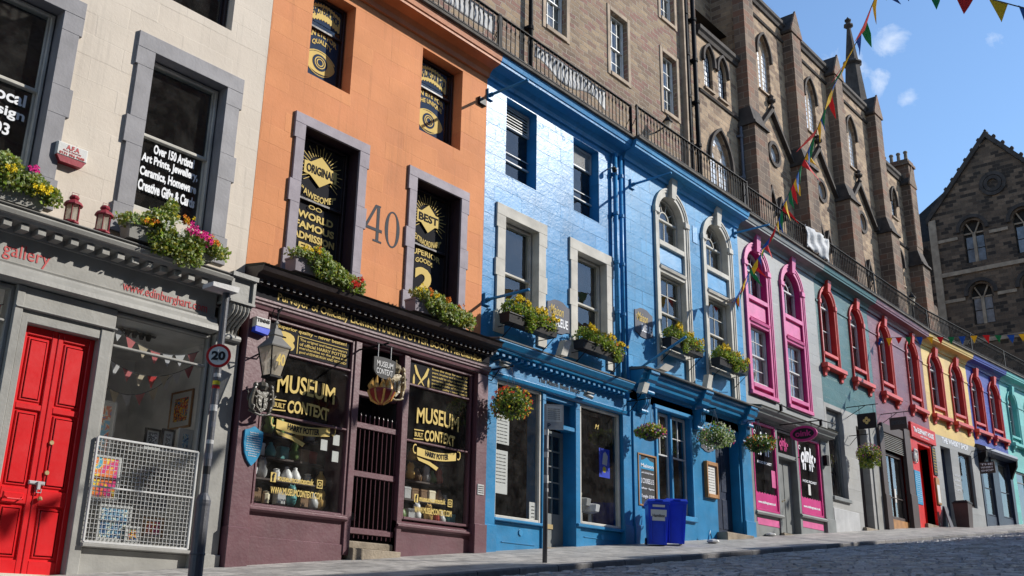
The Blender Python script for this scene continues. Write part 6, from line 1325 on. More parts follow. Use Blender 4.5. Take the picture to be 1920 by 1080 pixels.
#@@PART4
# ================================================================== TERRACE, RAILINGS
def struct(name, mb, m): o = mb.build(name, m); o['kind'] = 'structure'; return o
mb = MB().box(-14, 28.2, .36, 3.5, 11.9, 12.13)
struct('terrace_walkway', mb, M['cope'])
mb = MB().prism_xy([(28.2,.36),(50,-1.35),(50,3.5),(28.2,3.5)], 11.9, 12.13); struct('terrace_walkway', mb, M['cope'])
def railing(lbl, x0, x1, y, seg):
    t = thing('iron_railing', lbl, 'railing', ((x0+x1)/2, y, 12.28), seg, 'iron railings along the terrace edge')
    zb, zt = 12.137, 13.04; n = int((x1-x0)/.155); first = None
    for i in range(n):
        x = x0+.08+i*(x1-x0-.16)/(n-1)
        if first is None:
            first = MB().lathe((x,y,zb), [(.012,0),(.012,.08),(.024,.11),(.014,.15),(.012,.18),(.012,.62),(.020,.66),(.026,.70),(.014,.75),(.012,.78),(.012,.87)], 6).build('baluster', M['p_black'], t)
        else:
            c = first.copy(); col.objects.link(c); c.parent = t; c.location = (x-(x0+.08), 0, 0)
    MB().bev(x0, x1, y-.035, y+.035, zt-.04, zt, .01).build('handrail', M['p_black'], t)
    MB().box(x0, x1, y-.018, y+.018, zb+.08, zb+.11).build('bottom_rail', M['p_black'], t)
    for x in (x0+.02, x1-.02): MB().box(x-.025, x+.025, y-.025, y+.025, zb, zt+.02).tube([(x,y,zt-.3),(x,y+.35,zb)], .010, 5).build('post', M['p_black'], t)
railing('black iron railing on the terrace edge above the cream building', -11.6, -5.6, -.40, 0)
railing('black iron railing on the terrace edge above the orange building', -5.6, .2, -.40, 0)
railing('black iron railing on the terrace edge above the bright blue building', .2, 5.50, -.40, 0)
railing('black iron railing stepped forward above the mid blue building with arched windows', 5.56, 11.7, -.52, 0)
railing('black iron railing above the grey building with pink windows, partly hidden by a tarpaulin', 11.7, 17.42, -.40, 0)
railing('black iron railing on the terrace edge above the teal house', 17.42, 22.15, -.40, 0)
railing('black iron railing on the terrace edge above the maroon house', 22.15, 28.0, -.40, 0)
railing('black iron railing on the terrace edge above the yellow house', .0, 4.75, -.40, 1)
railing('black iron railing on the terrace edge above the royal blue house', 4.75, 8.8, -.40, 1)
railing('black iron railing on the terrace edge above the aqua house', 8.8, 14.5, -.40, 1)
def sheet(lbl, x0, x1, z0, z1, y, cat='sheet', amp=.05, name='white_sheet', m='c_tarp', edge=0.):
    mb = MB(); nx, nz = 26, 8; V = []
    for d in (0, .012):
        for j in range(nz+1):
            for i in range(nx+1):
                u, v = i/nx, j/nz; a = math.sin(u*17+v*3)*.5+math.sin(u*31+1.3*v*7)*.3+math.sin(u*7-v*9)*.4
                V.append((x0+(x1-x0)*u, y-amp*(a+.9)+d, z0+(z1-z0)*v + (edge*math.sin(u*9+1)*(1-v))))
    k = nx+1; o2 = k*(nz+1); F = []
    for j in range(nz):
        for i in range(nx): a = j*k+i; F += [(a,a+1,a+k+1,a+k), (o2+a+k,o2+a+k+1,o2+a+1,o2+a)]
    for i in range(nx): F += [(i+1,i,o2+i,o2+i+1), (nz*k+i,nz*k+i+1,o2+nz*k+i+1,o2+nz*k+i)]
    for j in range(nz): F += [(j*k,(j+1)*k,o2+(j+1)*k,o2+j*k), ((j+1)*k+nx,j*k+nx,o2+j*k+nx,o2+(j+1)*k+nx)]
    mb.add(V, F); t = mb.build(name, M[m], None, loc=(x0,y,z0), smooth=True); return tag(t, lbl, cat)
sheet('crumpled white tarpaulin tied over the terrace railing where the grey and teal houses meet', 15.9, 17.75, 12.2, 13.02, -.45, 'tarpaulin', .07, 'tarpaulin')
sheet('bright white banner tied inside the terrace railing above the orange building', -2.3, .1, 12.5, 12.98, -.33, 'banner', .015, 'banner')
sheet('ragged white sheet tied inside the terrace railing above the bright blue building', 1.5, 4.4, 12.5, 12.98, -.33, 'sheet', .03, 'sheet', edge=.12)

# ================================================================== TENEMENT on the terrace
T = 3.5
b = thing('stone_tenement', 'brown rubble stone tenement with white sash windows standing on the terrace above the blue building', 'tenement', (6, T, 12.27))
ops = []
for cx, w in ((.6,1.05),(4.0,1.05),(7.35,1.05),(10.88,1.05),(14.20,.98),(-3,1.05),(-6.4,1.05),(-9.8,1.05)):
    for z0, z1 in ((12.95,15.2),(17.74,20.12),(21.62,24.0)): ops.append(('rect',cx-w/2,cx+w/2,z0,z1))
mb = MB(); wall(mb, -16, 16.36, 12.0, 25.6, T, ops, .26); body(mb, -16, 16.36, 12.0, 25.6, T, 13); mb.quad((-16,T,25.6),(16.36,T,25.6),(16.36,13,25.6),(-16,13,25.6)); mb.build('wall', M['tene'], b)
MB().prism_yz([(T-.3,25.4),(T-.3,25.6),(8.2,29.5),(13,25.6)], -16, 16.3).build('roof', M['slate'], b)
rooms(b, -15.9, 16.2, 12.3, 25.3, M['dark'], T+.55, T+2.5)
for k, x0, x1, z0, z1 in ops:
    mb = MB(); w = .17; y = T-.035
    mb.bev(x0-w, x0, y, T, z0-w*.9, z1+w).bev(x1, x1+w, y, T, z0-w*.9, z1+w).bev(x0, x1, y, T, z1, z1+w).bev(x0, x1, y-.03, T, z0-w*.9, z0)
    mb.build('window_margin', M['dress'], b)
    sash(b, x0+.01, x1-.01, z0+.01, z1-.01, T+.18, M['p_sash'], (3,2), curtain=[(0,.62),(.78,1)] if z0 > 17 else None)
for x, r_, lbl in ((5.9,.07,'black downpipe at the left of the tenement front'),(15.28,.08,'left of the two thick black downpipes at the end of the tenement'),(15.86,.09,'right of the two thick black downpipes at the end of the tenement'),(19.40,.06,'blue grey downpipe on the gothic porch bay')):
    t = thing('downpipe', lbl, 'downpipe', (x,T-.15,12.3)); y = T-.16
    MB().tube([(x,y,12.4),(x,y,24.8 if x < 16 else 19.3)], r_, 8).build('pipe', M['p_black'] if x < 19 else M['slate_sign'], t, smooth=True)
    for z in (13.5,15.2,17.0,18.8,20.6,22.4,24.2):
        if x > 19 and z > 19: continue
        MB().lathe((x,y,z), [(r_,0),(r_*1.4,.02),(r_*1.4,.14),(r_,.16)], 8).box(x-.12, x+.12, y, T, z+.03, z+.12).build('collar', M['p_black'] if x < 19 else M['slate_sign'], t)
MB().box(15.05, 15.15, T-.2, T, 12.3, 25).build('quoin_strip', M['dress'], b)
def tlamp(lbl, x, y, z, wallside=True, s_=1.):
    t = thing('terrace_lamp', lbl, 'lamp', (x,y,z))
    if wallside: MB().tube([(x,T,z+.1),(x,y+.1,z+.2),(x,y,z+.05)], .03, 6).build('bracket', M['p_black'], t)
    else: MB().lathe((x,y,12.28), [(.10,0),(.10,.2),(.05,.3),(.045,z-12.5),(.03,z-12.3)], 8).build('post', M['p_black'], t)
    MB().lathe((x,y,z), [(.07,0),(.09,.02),(.15,.34)], 6).build('glass_housing', M['lampglass'], t)
    MB().lathe((x,y,z+.34), [(.19,0),(.17,.05),(.08,.17),(.05,.2),(.03,.28),(0,.32)], 6).build('hood', M['p_black'], t); return t
tlamp('small black lantern on the tenement wall behind the terrace railing above the mid blue building', 13.1, T-.5, 16.45)
tlamp('black lantern with a glass housing behind the railing in front of the last gothic buttress', 31.4, 1.2, 14.4, False)

# ================================================================== GOTHIC BUILDING
b = thing('gothic_building', 'tall sandy stone gothic building with buttresses, lancet windows and gable mouldings on the terrace', 'church', (29, T, 12.27))
ops = [('point',16.86,17.52,20.10,21.92,.62),('point',17.98,18.64,20.10,21.92,.62),('point',17.02,18.60,14.0,18.45,1.35)]
BAYS = (22.28, 27.10, 31.95)
for c in BAYS: ops += [('point',c-.56,c+.56,22.2,25.0,1.0), ('circle',c+.0,c+.82,18.95,19.83)] + [('point',c-1.15+i*.85-.2,c-1.15+i*.85+.2,14.9,16.9,.4) for i in (0,1,2)]
ops = [tuple(o_) for o_ in ops]
opsA = [o_ for o_ in ops if o_[1] < 19.6]; opsB = [o_ for o_ in ops if o_[1] > 19.6]
mb = MB()
wall(mb, 16.37, 19.95, 12.0, 22.55, T, opsA, .34)
# each bay's openings lie in their own column, so build the wall bay by bay
edges = (19.95, 24.75, 29.55, 34.9)
for i, c in enumerate(BAYS): 
    o_ = [q for q in opsB if edges[i] < q[1] < edges[i+1]]
    up = [q for q in o_ if q[3] > 20]; lo = [q for q in o_ if q[3] < 18]; rn = [q for q in o_ if q[0] == 'circle']
    wall(mb, edges[i], edges[i+1], 20.5, 26.7, T, up, .34); wall(mb, edges[i], edges[i+1], 18.0, 20.5, T, rn, .34); wall(mb, edges[i], edges[i+1], 12.0, 18.0, T, lo, .34)
opD = [('point',37.0,37.75,21.3,22.95,.75)]; opE = [('point',37.05,37.75,17.5,19.35,.7)]
wall(mb, 34.9, 39.6, 20.3, 24.25, T, opD, .3); wall(mb, 34.9, 39.6, 12.0, 20.3, T, opE, .3)
# blocks behind
mb.quad((16.37,4.7,22.5),(19.95,4.7,22.5),(19.95,4.7,26.7),(16.37,4.7,26.7)); mb.quad((16.37,T,22.55),(19.95,T,22.55),(19.95,4.7,22.55),(16.37,4.7,22.55))
mb.quad((16.37,4.7,12),(16.37,14,12),(16.37,14,26.7),(16.37,4.7,26.7)); mb.quad((34.9,T,24.25),(34.9,T,26.7),(34.9,14,26.7),(34.9,14,24.25))
mb.quad((19.95,T,22.5),(19.95,4.7,22.5),(19.95,4.7,26.7),(19.95,T,26.7)); mb.quad((39.6,T,12),(39.6,14,12),(39.6,14,24.25),(39.6,T,24.25)); mb.quad((39.6,14,12),(16.37,14,12),(16.37,14,26.7),(39.6,14,26.7))
mb.build('wall', M['goth'], b)
MB().prism_yz([(T-.1,26.6),(T-.1,26.72),(8.8,31.2),(14,26.6)], 19.95, 34.88).build('roof', M['slate'], b)
MB().prism_yz([(T-.1,24.16),(T-.1,24.27),(8.8,27),(14,24.2)], 34.92, 39.58).build('roof', M['slate'], b)
rooms(b, 16.5, 39.4, 12.4, 24.0, M['dark'], T+.5, T+2.5)
mb = MB()
for x0, x1, zt in ((19.95,34.9,26.55),(34.95,39.6,24.1),(16.37,19.95,22.4)): mb.prof([(T,zt-.25),(T-.08,zt-.22),(T-.12,zt-.08),(T-.2,zt),(T-.2,zt+.16),(T,zt+.2)], x0, x1)
for x0, x1, zt in ((19.95,34.9,25.75),(34.95,39.6,19.95),(16.37,19.95,19.75)): mb.prof([(T,zt-.10),(T-.06,zt-.08),(T-.10,zt),(T,zt+.07)], x0, x1)
mb.build('string_course', M['dressd'], b)
def buttress(x0, x1, zt, D=.5, gab=True, zs=19.9, D2=.72, y=T):
    D = .5
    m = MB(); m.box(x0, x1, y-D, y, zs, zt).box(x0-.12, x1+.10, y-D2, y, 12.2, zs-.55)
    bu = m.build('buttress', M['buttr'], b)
    q = MB(); q.hexa([(x0-.20,y-D2-.10,zs-.55),(x1+.18,y-D2-.10,zs-.55),(x1+.18,y,zs-.55),(x0-.20,y,zs-.55),(x0-.18,y-D2-.06,zs-.40),(x1+.16,y-D2-.06,zs-.40),(x1+.16,y,zs-.40),(x0-.18,y,zs-.40)])
    q.hexa([(x0-.12,y-D2,zs-.40),(x1+.10,y-D2,zs-.40),(x1+.10,y,zs-.40),(x0-.12,y,zs-.40),(x0-.003,y-D-.003,zs+.35),(x1+.003,y-D-.003,zs+.35),(x1+.003,y,zs+.35),(x0-.003,y,zs+.35)])
    q.build('weathering', M['dressd'], bu); q = MB()
    if gab:
        xm = (x0+x1)/2; q.prism_xz([(x0-.13,zt-.15),(x0-.08,zt-.25),(x1+.08,zt-.25),(x1+.13,zt-.15),(xm,zt+.95),(xm,zt+.98)], y-D+.03, y+.3); q.build('gablet_roof', M['dressd'], bu)
    if gab:
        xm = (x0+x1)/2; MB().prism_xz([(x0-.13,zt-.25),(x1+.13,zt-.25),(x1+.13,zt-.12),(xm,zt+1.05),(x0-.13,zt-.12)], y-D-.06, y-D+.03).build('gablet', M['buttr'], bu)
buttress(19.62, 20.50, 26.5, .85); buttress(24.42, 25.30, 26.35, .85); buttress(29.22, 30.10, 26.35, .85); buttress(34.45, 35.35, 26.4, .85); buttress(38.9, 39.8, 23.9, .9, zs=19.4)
def hood(c, w, zs, rise, zb, m='dressd', y=T):
    mb = MB(); ring(mb, 'point', c-w/2-.06, c+w/2+.06, zb, zs+rise+.06, .12, y-.12, y, rise=rise+.06)
    return mb
for k, x0, x1, z0, z1, rise, *_ in [(*o_, 0) for o_ in ops+opD+opE if o_[0] == 'point']:
    w = x1-x0; c = (x0+x1)/2; sp = z1-rise
    if w > .5: hood(c, w, sp, rise, sp-.12).build('hood_mould', M['dressd'], b)
    mb = MB(); poly(mb, outline('point', x0+.02, x1-.02, z0, z1-.01, 8, rise), T+.15); wn = mb.build('lancet_window', M['leaded'], b)
    mb = MB(); ring(mb, 'point', x0+.04, x1-.04, z0, z1-.05, .04, T+.11, T+.15, rise=rise-.03)
    if w > 1: mb.box(c-.09, c+.09, T+.14, T+.24, z0, z1-.5); mb.hexa([(c-.09,T+.14,sp),(c+.09,T+.14,sp),(c+.09,T+.24,sp),(c-.09,T+.24,sp),(c-.5,T+.15,sp+.75),(c+.5,T+.15,sp+.75),(c+.5,T+.24,sp+.75),(c-.5,T+.24,sp+.75)])
    n = 5 if w > .5 else 0
    for i in range(1, int((z1-z0)/.22)): mb.box(x0+.05, x1-.05, T+.137, T+.148, z0+i*.22-.008, z0+i*.22+.008)
    for i in range(1, 4): mb.box(x0+w*i/4-.007, x0+w*i/4+.007, T+.135, T+.147, z0, z1-rise*.4)
    mb.build('tracery', M['p_black'] if w < 1 else M['dress'], wn)
    mb = MB().hexa([(x0-.05,T-.08,z0-.12),(x1+.05,T-.08,z0-.12),(x1+.05,T+.3,z0-.12),(x0-.05,T+.3,z0-.12),(x0-.05,T-.08,z0-.04),(x1+.05,T-.08,z0-.04),(x1+.05,T+.3,z0+.06),(x0-.05,T+.3,z0+.06)]); mb.build('sill', M['dress'], b)
for c in BAYS:
    cc = c+.41; mb = MB(); ring(mb, 'circle', c, c+.82, 18.95, 19.83, .16, T-.07, T); mb.build('round_surround', M['dressd'], b)
    mb = MB(); poly(mb, outline('circle', c, c+.82, 18.95, 19.83), T+.12); mb.build('round_window', M['leaded'], b)
    # gable moulding with finial
    ax, az = c+.25, 21.55; zf = 19.55; hw = 1.80; mb = MB()
    for sx in (-1, 1):
        p = [(ax, az), (ax, az-.24), (ax+sx*hw, zf-.08), (ax+sx*hw, zf+.08)]
        mb.prism_xz(p if sx < 0 else p[::-1], T-.20, T)
    mb.prism_xz([(ax-hw-.35,zf-.12),(ax-hw+.05,zf-.12),(ax-hw+.05,zf+.06),(ax-hw-.35,zf+.06)], T-.24, T); mb.prism_xz([(ax+hw-.05,zf-.12),(ax+hw+.12,zf-.12),(ax+hw+.12,zf+.06),(ax+hw-.05,zf+.06)], T-.24, T)
    mb.lathe((ax,T-.13,az-.1), [(.10,0),(.13,.06),(.07,.16),(.06,.24),(.19,.34),(.20,.42),(.08,.50),(.12,.60),(.04,.70)], 8).build('gable_moulding', M['dressd'], b)
    mb = MB()
    for i in range(3):
        q = c-1.15+i*.85; zz = 17.45+(.25 if i == 1 else 0)
        for sx in (-1, 1):
            p = [(q, zz), (q, zz-.24), (q+sx*.38, zz-1.0), (q+sx*.38, zz-.82)]; mb.prism_xz(p if sx < 0 else p[::-1], T-.16, T)
    mb.build('small_gable_moulding', M['dressd'], b)
# spire and chimneys behind
t = thing('stone_spire', 'slender soot black stone spire rising behind the gothic roofline', 'spire', (40.9,6,26))
MB().lathe((40.9,6.2,24), [(1.0,0),(1.0,4.9),(.9,5.1),(1.02,5.3),(.80,5.5),(.66,6.9),(.46,9.0),(.44,9.15),(.60,9.3),(.56,9.42),(.40,9.55),(.14,11.75),(.13,11.85),(.30,12.0),(.28,12.12),(.13,12.2)], 8).build('shaft', M['dressd'], t)
MB().lathe((40.9,6.2,36.2), [(.13,0),(.10,.06),(.20,.18),(.21,.26),(.10,.34),(.0,.5)], 8).build('finial', M['dressd'], t)
t = thing('chimney_stack', 'stone chimney stack with a row of clay pots at the end of the gothic building', 'chimney', (39.4,4,22))
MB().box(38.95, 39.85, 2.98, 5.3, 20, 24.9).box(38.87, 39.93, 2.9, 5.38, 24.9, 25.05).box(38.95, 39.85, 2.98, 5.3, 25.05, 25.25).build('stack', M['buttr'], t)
for i in range(5): MB().lathe((39.4,3.2+i*.40,25.25), [(.13,0),(.14,.05),(.10,.09),(.09,.52),(.12,.55),(.12,.62),(.09,.66)], 10).build('chimney_pot', M['step'], t, smooth=False)

# ================================================================== DARK GABLED BUILDING closing the view
XG = 50.0; K = 'gable'
b = thing('gabled_building', 'dark shaded stone building with a crocketed gable and paired arched windows closing the view', 'building', (XG, 1, 12))
def wall_x(ops, y0, y1, z0, z1, depth=.35, gabled=None):
    """the same wall maker turned to face down the hill"""
    q = MB(); wall(q, -y1, -y0, z0, z1, 0, [(k,-b2,-a2,*r) for k, a2, b2, *r in ops], depth)
    q.v = [(XG+y, -x, z) for x, y, z in q.v]; return q
WY = (2.87, -.13)
ops = [('round',w-.62,w+.62,22.3,25.1) for w in WY[:2]] + [('round',w-.62,w+.62,18.25,20.85) for w in WY[:4]] 
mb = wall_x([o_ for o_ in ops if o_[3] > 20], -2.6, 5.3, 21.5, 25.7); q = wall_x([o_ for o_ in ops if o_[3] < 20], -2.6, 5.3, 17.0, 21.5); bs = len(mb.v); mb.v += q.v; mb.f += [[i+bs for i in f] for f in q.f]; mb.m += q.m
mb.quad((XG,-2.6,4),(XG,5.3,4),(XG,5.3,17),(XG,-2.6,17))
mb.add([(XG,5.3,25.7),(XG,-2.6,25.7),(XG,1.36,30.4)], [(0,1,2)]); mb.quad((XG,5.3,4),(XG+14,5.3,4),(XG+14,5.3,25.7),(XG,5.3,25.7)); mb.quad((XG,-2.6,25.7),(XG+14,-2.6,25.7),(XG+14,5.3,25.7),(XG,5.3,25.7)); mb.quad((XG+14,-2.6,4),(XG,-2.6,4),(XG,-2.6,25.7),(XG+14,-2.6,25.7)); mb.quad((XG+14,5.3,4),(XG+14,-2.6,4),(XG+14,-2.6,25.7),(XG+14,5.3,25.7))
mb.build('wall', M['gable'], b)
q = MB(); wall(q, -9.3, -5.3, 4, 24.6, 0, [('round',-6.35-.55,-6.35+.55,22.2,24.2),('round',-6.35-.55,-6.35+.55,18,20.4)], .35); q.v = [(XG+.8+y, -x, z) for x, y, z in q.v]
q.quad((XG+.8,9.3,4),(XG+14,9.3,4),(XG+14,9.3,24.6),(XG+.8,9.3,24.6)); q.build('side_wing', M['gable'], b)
MB().prism_yz([(9.6,24.62),(2.8,29.15),(2.0,24.62)], XG+1.2, XG+12).build('roof', M['slate'], b)
MB().prism_yz([(5.35,25.72),(1.36,30.35),(-2.63,25.72)], XG+.35, XG+9).build('roof', M['slate'], b)
mb = MB()
for sy in (-1, 1):
    e0 = (1.36+sy*4.25, 25.35); a = (1.36, 30.45)
    v = [(XG-.16,a[0],a[1]),(XG+.35,a[0],a[1]),(XG+.35,e0[0],e0[1]),(XG-.16,e0[0],e0[1]),(XG-.16,a[0],a[1]+.42),(XG+.35,a[0],a[1]+.42),(XG+.35,e0[0],e0[1]+.42),(XG-.16,e0[0],e0[1]+.42)]
    mb.hexa(v)
    for i in range(1, 9):
        t_ = i/9; mb.lathe((XG+.1,a[0]+(e0[0]-a[0])*t_,a[1]+(e0[1]-a[1])*t_+.38), [(.05,0),(.13,.12),(.14,.2),(.04,.32)], 6)
mb.lathe((XG+.1,1.36,30.5), [(.12,0),(.09,.12),(.2,.24),(.18,.34),(.06,.40),(.1,.48),(0,.6)], 8).build('coping', M['dressd'], b)
q = MB(); 
for z in (21.75, 17.2): q.box(XG-.10, XG, -2.6, 5.3, z-.12, z+.14)
for z in (24.05, 20.0):
    ys = sorted([5.3]+[v for w in WY for v in (w-.95, w+.95)]+[-2.6])
    for i in range(0, len(ys), 2): q.box(XG-.07, XG, ys[i], ys[i+1], z-.10, z+.10)
q.box(XG-.12, XG, 5.05, 5.5, 17, 25.6)
q.build('string_course', M['dress'], b)
for w, z0, z1 in [(w, 22.3, 25.1) for w in WY[:4]] + [(w, 18.25, 20.85) for w in WY[:4]]:
    q = MB(); ring(q, 'round', -w-.62-.14, -w+.62+.14, z1-.7, z1+.14, .22, -.14, 0, rise=.76); q.v = [(XG+y, -x, z) for x, y, z in q.v]; q.build('hood_mould', M['dressd'], b)
    q = MB(); poly(q, outline('round', -w-.6, -w+.6, z0, z1), .3); q.v = [(XG+y, -x, z) for x, y, z in q.v]; wn = q.build('paired_window', M['dark'], b)
    q = MB(); 
    for s_ in (-1, 1): q.box(-w+s_*.31-.22, -w+s_*.31+.22, .26, .28, z0+.1, z0+.92); q.box(-w+s_*.31-.22, -w+s_*.31+.22, .26, .28, z0+.98, z0+1.75)
    q.v = [(XG+y, -x, z) for x, y, z in q.v]; q.build('pane', M['dimpane'], wn)
    q = MB(); q.box(-w-.09, -w+.09, .12, .28, z0, z1-.9); q.box(-w-.62, -w+.62, .2, .27, z1-.86, z1-.76)
    for s_ in (-1, 1): q.prism_xz([(-w-.02*s_,z1-.95),(-w+.05*s_,z1-.95),(-w+s_*.45,z1-.15),(-w+s_*.36,z1-.12)][::s_], .14, .26)
    q.v = [(XG+y, -x, z) for x, y, z in q.v]; q.build('tracery', M['dress'], wn)
for r0, m_ in ((.70,'dressd'),(.44,'dressd')):
    q = MB(); ring(q, 'circle', -1.31-r0+.12, -1.31+r0-.12, 27.2-r0+.12, 27.2+r0-.12, .22, -.12, .0); q.v = [(XG+y, -x, z) for x, y, z in q.v]; q.build('roundel', M[m_], b)

# ================================================================== the row across the street, behind the viewer (shades the road; roofs shaped for sun streaks and dark reflections)
random.seed(11)
def opp(lbl, x0, x1, zt, d=10., m='tene', steps=()):
    b = thing('stone_tenement', lbl, 'tenement', ((x0+x1)/2, -15, 0)); Y = -14.9
    q = MB(); ops = []
    zb = g((x0+x1)/2)-1
    n = int((x1-x0)/3); 
    for i in range(n):
        for k in range(4):
            z = zb+1.6+k*3.2
            if z+2 < zt-.6: ops.append(('rect', x0+.9+i*3, x0+2.1+i*3, z, z+2))
    wall(q, x0, x1, zb-3, zt, 0, ops, .25); q.quad((x0,0,zb-3),(x0,d,zb-3),(x0,d,zt),(x0,0,zt)); q.quad((x1,d,zb-3),(x1,0,zb-3),(x1,0,zt),(x1,d,zt)); q.quad((x1,d,zb-3),(x0,d,zb-3),(x0,d,zt),(x1,d,zt)); q.quad((x0,0,zt),(x1,0,zt),(x1,d,zt),(x0,d,zt))
    for k, a, c, z0, z1 in ops: q.quad((a,.2,z0),(c,.2,z0),(c,.2,z1),(a,.2,z1), 1)
    for a, c, h in steps: q.box(a, c, .3, 1.5, zt, zt+h)
    q.v = [(x, Y-y, z) for x, y, z in q.v]; q.build('wall', [M[m], M['charvinyl']], b)
opp('sandstone tenement across the street below the viewpoint', -30, -6, 20.0)
opp('sandstone tenement across the street opposite the cream building', -5.9, 4, 21.5, steps=((-4,-2.5,1.2),(1,3,.8)))
opp('sandstone tenement across the street whose roofline shades the near pavement', 4.9, 21.4, 12.55, steps=((4.95,7.2,1.3),(7.7,9.6,.9),(10.2,13.0,1.0),(13.35,14.9,1.35),(15.5,17.3,.8),(17.6,19.2,1.3),(19.9,21.35,1.1)))
opp('sandstone tenement across the street opposite the upper houses', 22.3, 28.6, 13.05, steps=((22.35,24.0,1.3),(24.6,26.2,1.6),(26.35,27.0,1.1),(27.5,28.55,1.4)))
opp('narrow sandstone tenement across the street past a close', 29.3, 35, 12.4, steps=((29.35,30.6,1.),(31.3,33.2,1.3),(33.9,34.9,.9)))
opp('sandstone tenement across the street near the top of the hill', 36.1, 62, 14.0, steps=((38,40,1.),(45,47,1.)))

# ================================================================== ground
def path(t):
    if t <= 28: return (t, 0.0)
    a = R(4.5); return (28+(t-28)*math.cos(a), -(t-28)*math.sin(a))
def strip(mb, ds, t0, t1, step, mi=0):      # ds: (offset towards the street, height relative to the wall line)
    n = int((t1-t0)/step); k = len(ds); V = []; F = []
    for i in range(n+1):
        t = t0+(t1-t0)*i/n; x, y = path(t); a = R(4.5) if t > 28 else 0
        for d, h in ds: V.append((x-d*math.sin(a), y-d*math.cos(a), g(t)+h+(0 if t < 28 else -.10*min(1,(t-28)/3))))
    for i in range(n):
        for j in range(k-1): a = i*k+j; F.append((a, a+1, a+k+1, a+k))
    return mb.add(V, F, mi)
nt = NT('cobbled_setts'); bs_ = bsdf(nt, .5, 0, .5)
tc, cb = wallvec(nt, True); wp = noise(nt, tc.outputs['Object'], 1.2, 3); va = nt.N('ShaderNodeVectorMath', operation='MULTIPLY_ADD'); nt.L(wp.outputs[1], va.inputs[0]); va.inputs[1].default_value = (.3,.3,0); nt.L(cb.outputs[0], va.inputs[2])
rt = nt.N('ShaderNodeMapping'); rt.inputs['Rotation'].default_value = (0,0,R(90)); nt.L(va.outputs[0], rt.inputs[0])
br = nt.N('ShaderNodeTexBrick', offset=.5, i_Scale=1, i_Mortar_Size=.028, i_Mortar_Smooth=.9, i_Brick_Width=.30, i_Row_Height=.19); nt.L(rt.outputs[0], br.inputs['Vector'])
br.inputs['Color1'].default_value = (0,0,0,1); br.inputs['Color2'].default_value = (1,1,1,1); br.inputs['Mortar'].default_value = (.5,.5,.5,1)
cc = mixc(nt, br.outputs[0], (.13,.135,.155), (.42,.425,.45)); n2 = noise(nt, tc.outputs['Object'], 18, 5)
cc = mixc(nt, ramp(nt, n2.outputs[0], [(.4,0.),(.8,.5)]), cc, (.17,.165,.16)); cc = mixc(nt, br.outputs['Fac'], cc, (.012,.012,.014))
nl = noise(nt, tc.outputs['Object'], .35, 4); cc = mixc(nt, ramp(nt, nl.outputs[0], [(.42,0.),(.66,.55)]), cc, (.34,.335,.33)); nt.L(cc, bs_.inputs['Base Color'])
p1 = nt.N('ShaderNodeBump', i_Strength=1., i_Distance=.12, invert=True); nt.L(br.outputs['Fac'], p1.inputs['Height']); p2 = nt.N('ShaderNodeBump', i_Strength=.7, i_Distance=.04); nt.L(noise(nt, tc.outputs['Object'], 7, 4).outputs[0], p2.inputs['Height']); nt.L(p1.outputs[0], p2.inputs['Normal']); nt.L(p2.outputs[0], bs_.inputs['Normal'])
M['setts'] = nt.m
nt = NT('pavement_slabs'); bs_ = bsdf(nt, .62, 0, .5)
tc, cb = wallvec(nt, True); br = nt.N('ShaderNodeTexBrick', offset=.5, i_Scale=1, i_Mortar_Size=.008, i_Mortar_Smooth=.2, i_Brick_Width=.9, i_Row_Height=.6); nt.L(cb.outputs[0], br.inputs['Vector'])
br.inputs['Color1'].default_value = (0,0,0,1); br.inputs['Color2'].default_value = (1,1,1,1); br.inputs['Mortar'].default_value = (.5,.5,.5,1)
cc = mixc(nt, br.outputs[0], (.33,.315,.29), (.48,.455,.42)); n2 = noise(nt, tc.outputs['Object'], 3.5, 7, .7); cc = mixc(nt, ramp(nt, n2.outputs[0], [(.40,0.),(.62,.75)]), cc, (.15,.145,.14)); cc = mixc(nt, br.outputs['Fac'], cc, (.05,.05,.045)); nt.L(cc, bs_.inputs['Base Color'])
p1 = nt.N('ShaderNodeBump', i_Strength=.6, i_Distance=.01, invert=True); nt.L(br.outputs['Fac'], p1.inputs['Height']); p2 = nt.N('ShaderNodeBump', i_Strength=.4, i_Distance=.02); nt.L(noise(nt, tc.outputs['Object'], 12, 5).outputs[0], p2.inputs['Height']); nt.L(p1.outputs[0], p2.inputs['Normal']); nt.L(p2.outputs[0], bs_.inputs['Normal'])
M['slabs'] = nt.m
M['kerb'] = stone('granite_kerb', [(.16,.15,.15),(.25,.24,.23),(.11,.11,.115)], 1.0, 3., (.03,.03,.03), .7, .3, .012)
PW = 2.62
struct('pavement', strip(MB(), [(-.4,.0),(0,-.01),(PW,-.27)], -40, 60, .5), M['slabs'])
struct('kerb', strip(MB(), [(PW,-.27),(PW+.012,-.262),(PW+.15,-.268),(PW+.165,-.29),(PW+.17,-.45)], -40, 60, .5), M['kerb'])
struct('road', strip(MB(), [(PW+.168,-.385),(PW+1.2,-.40),(PW+3,-.43),(PW+5,-.50),(PW+7,-.6),(PW+8.2,-.72)], -60, 62, .5), M['setts'])
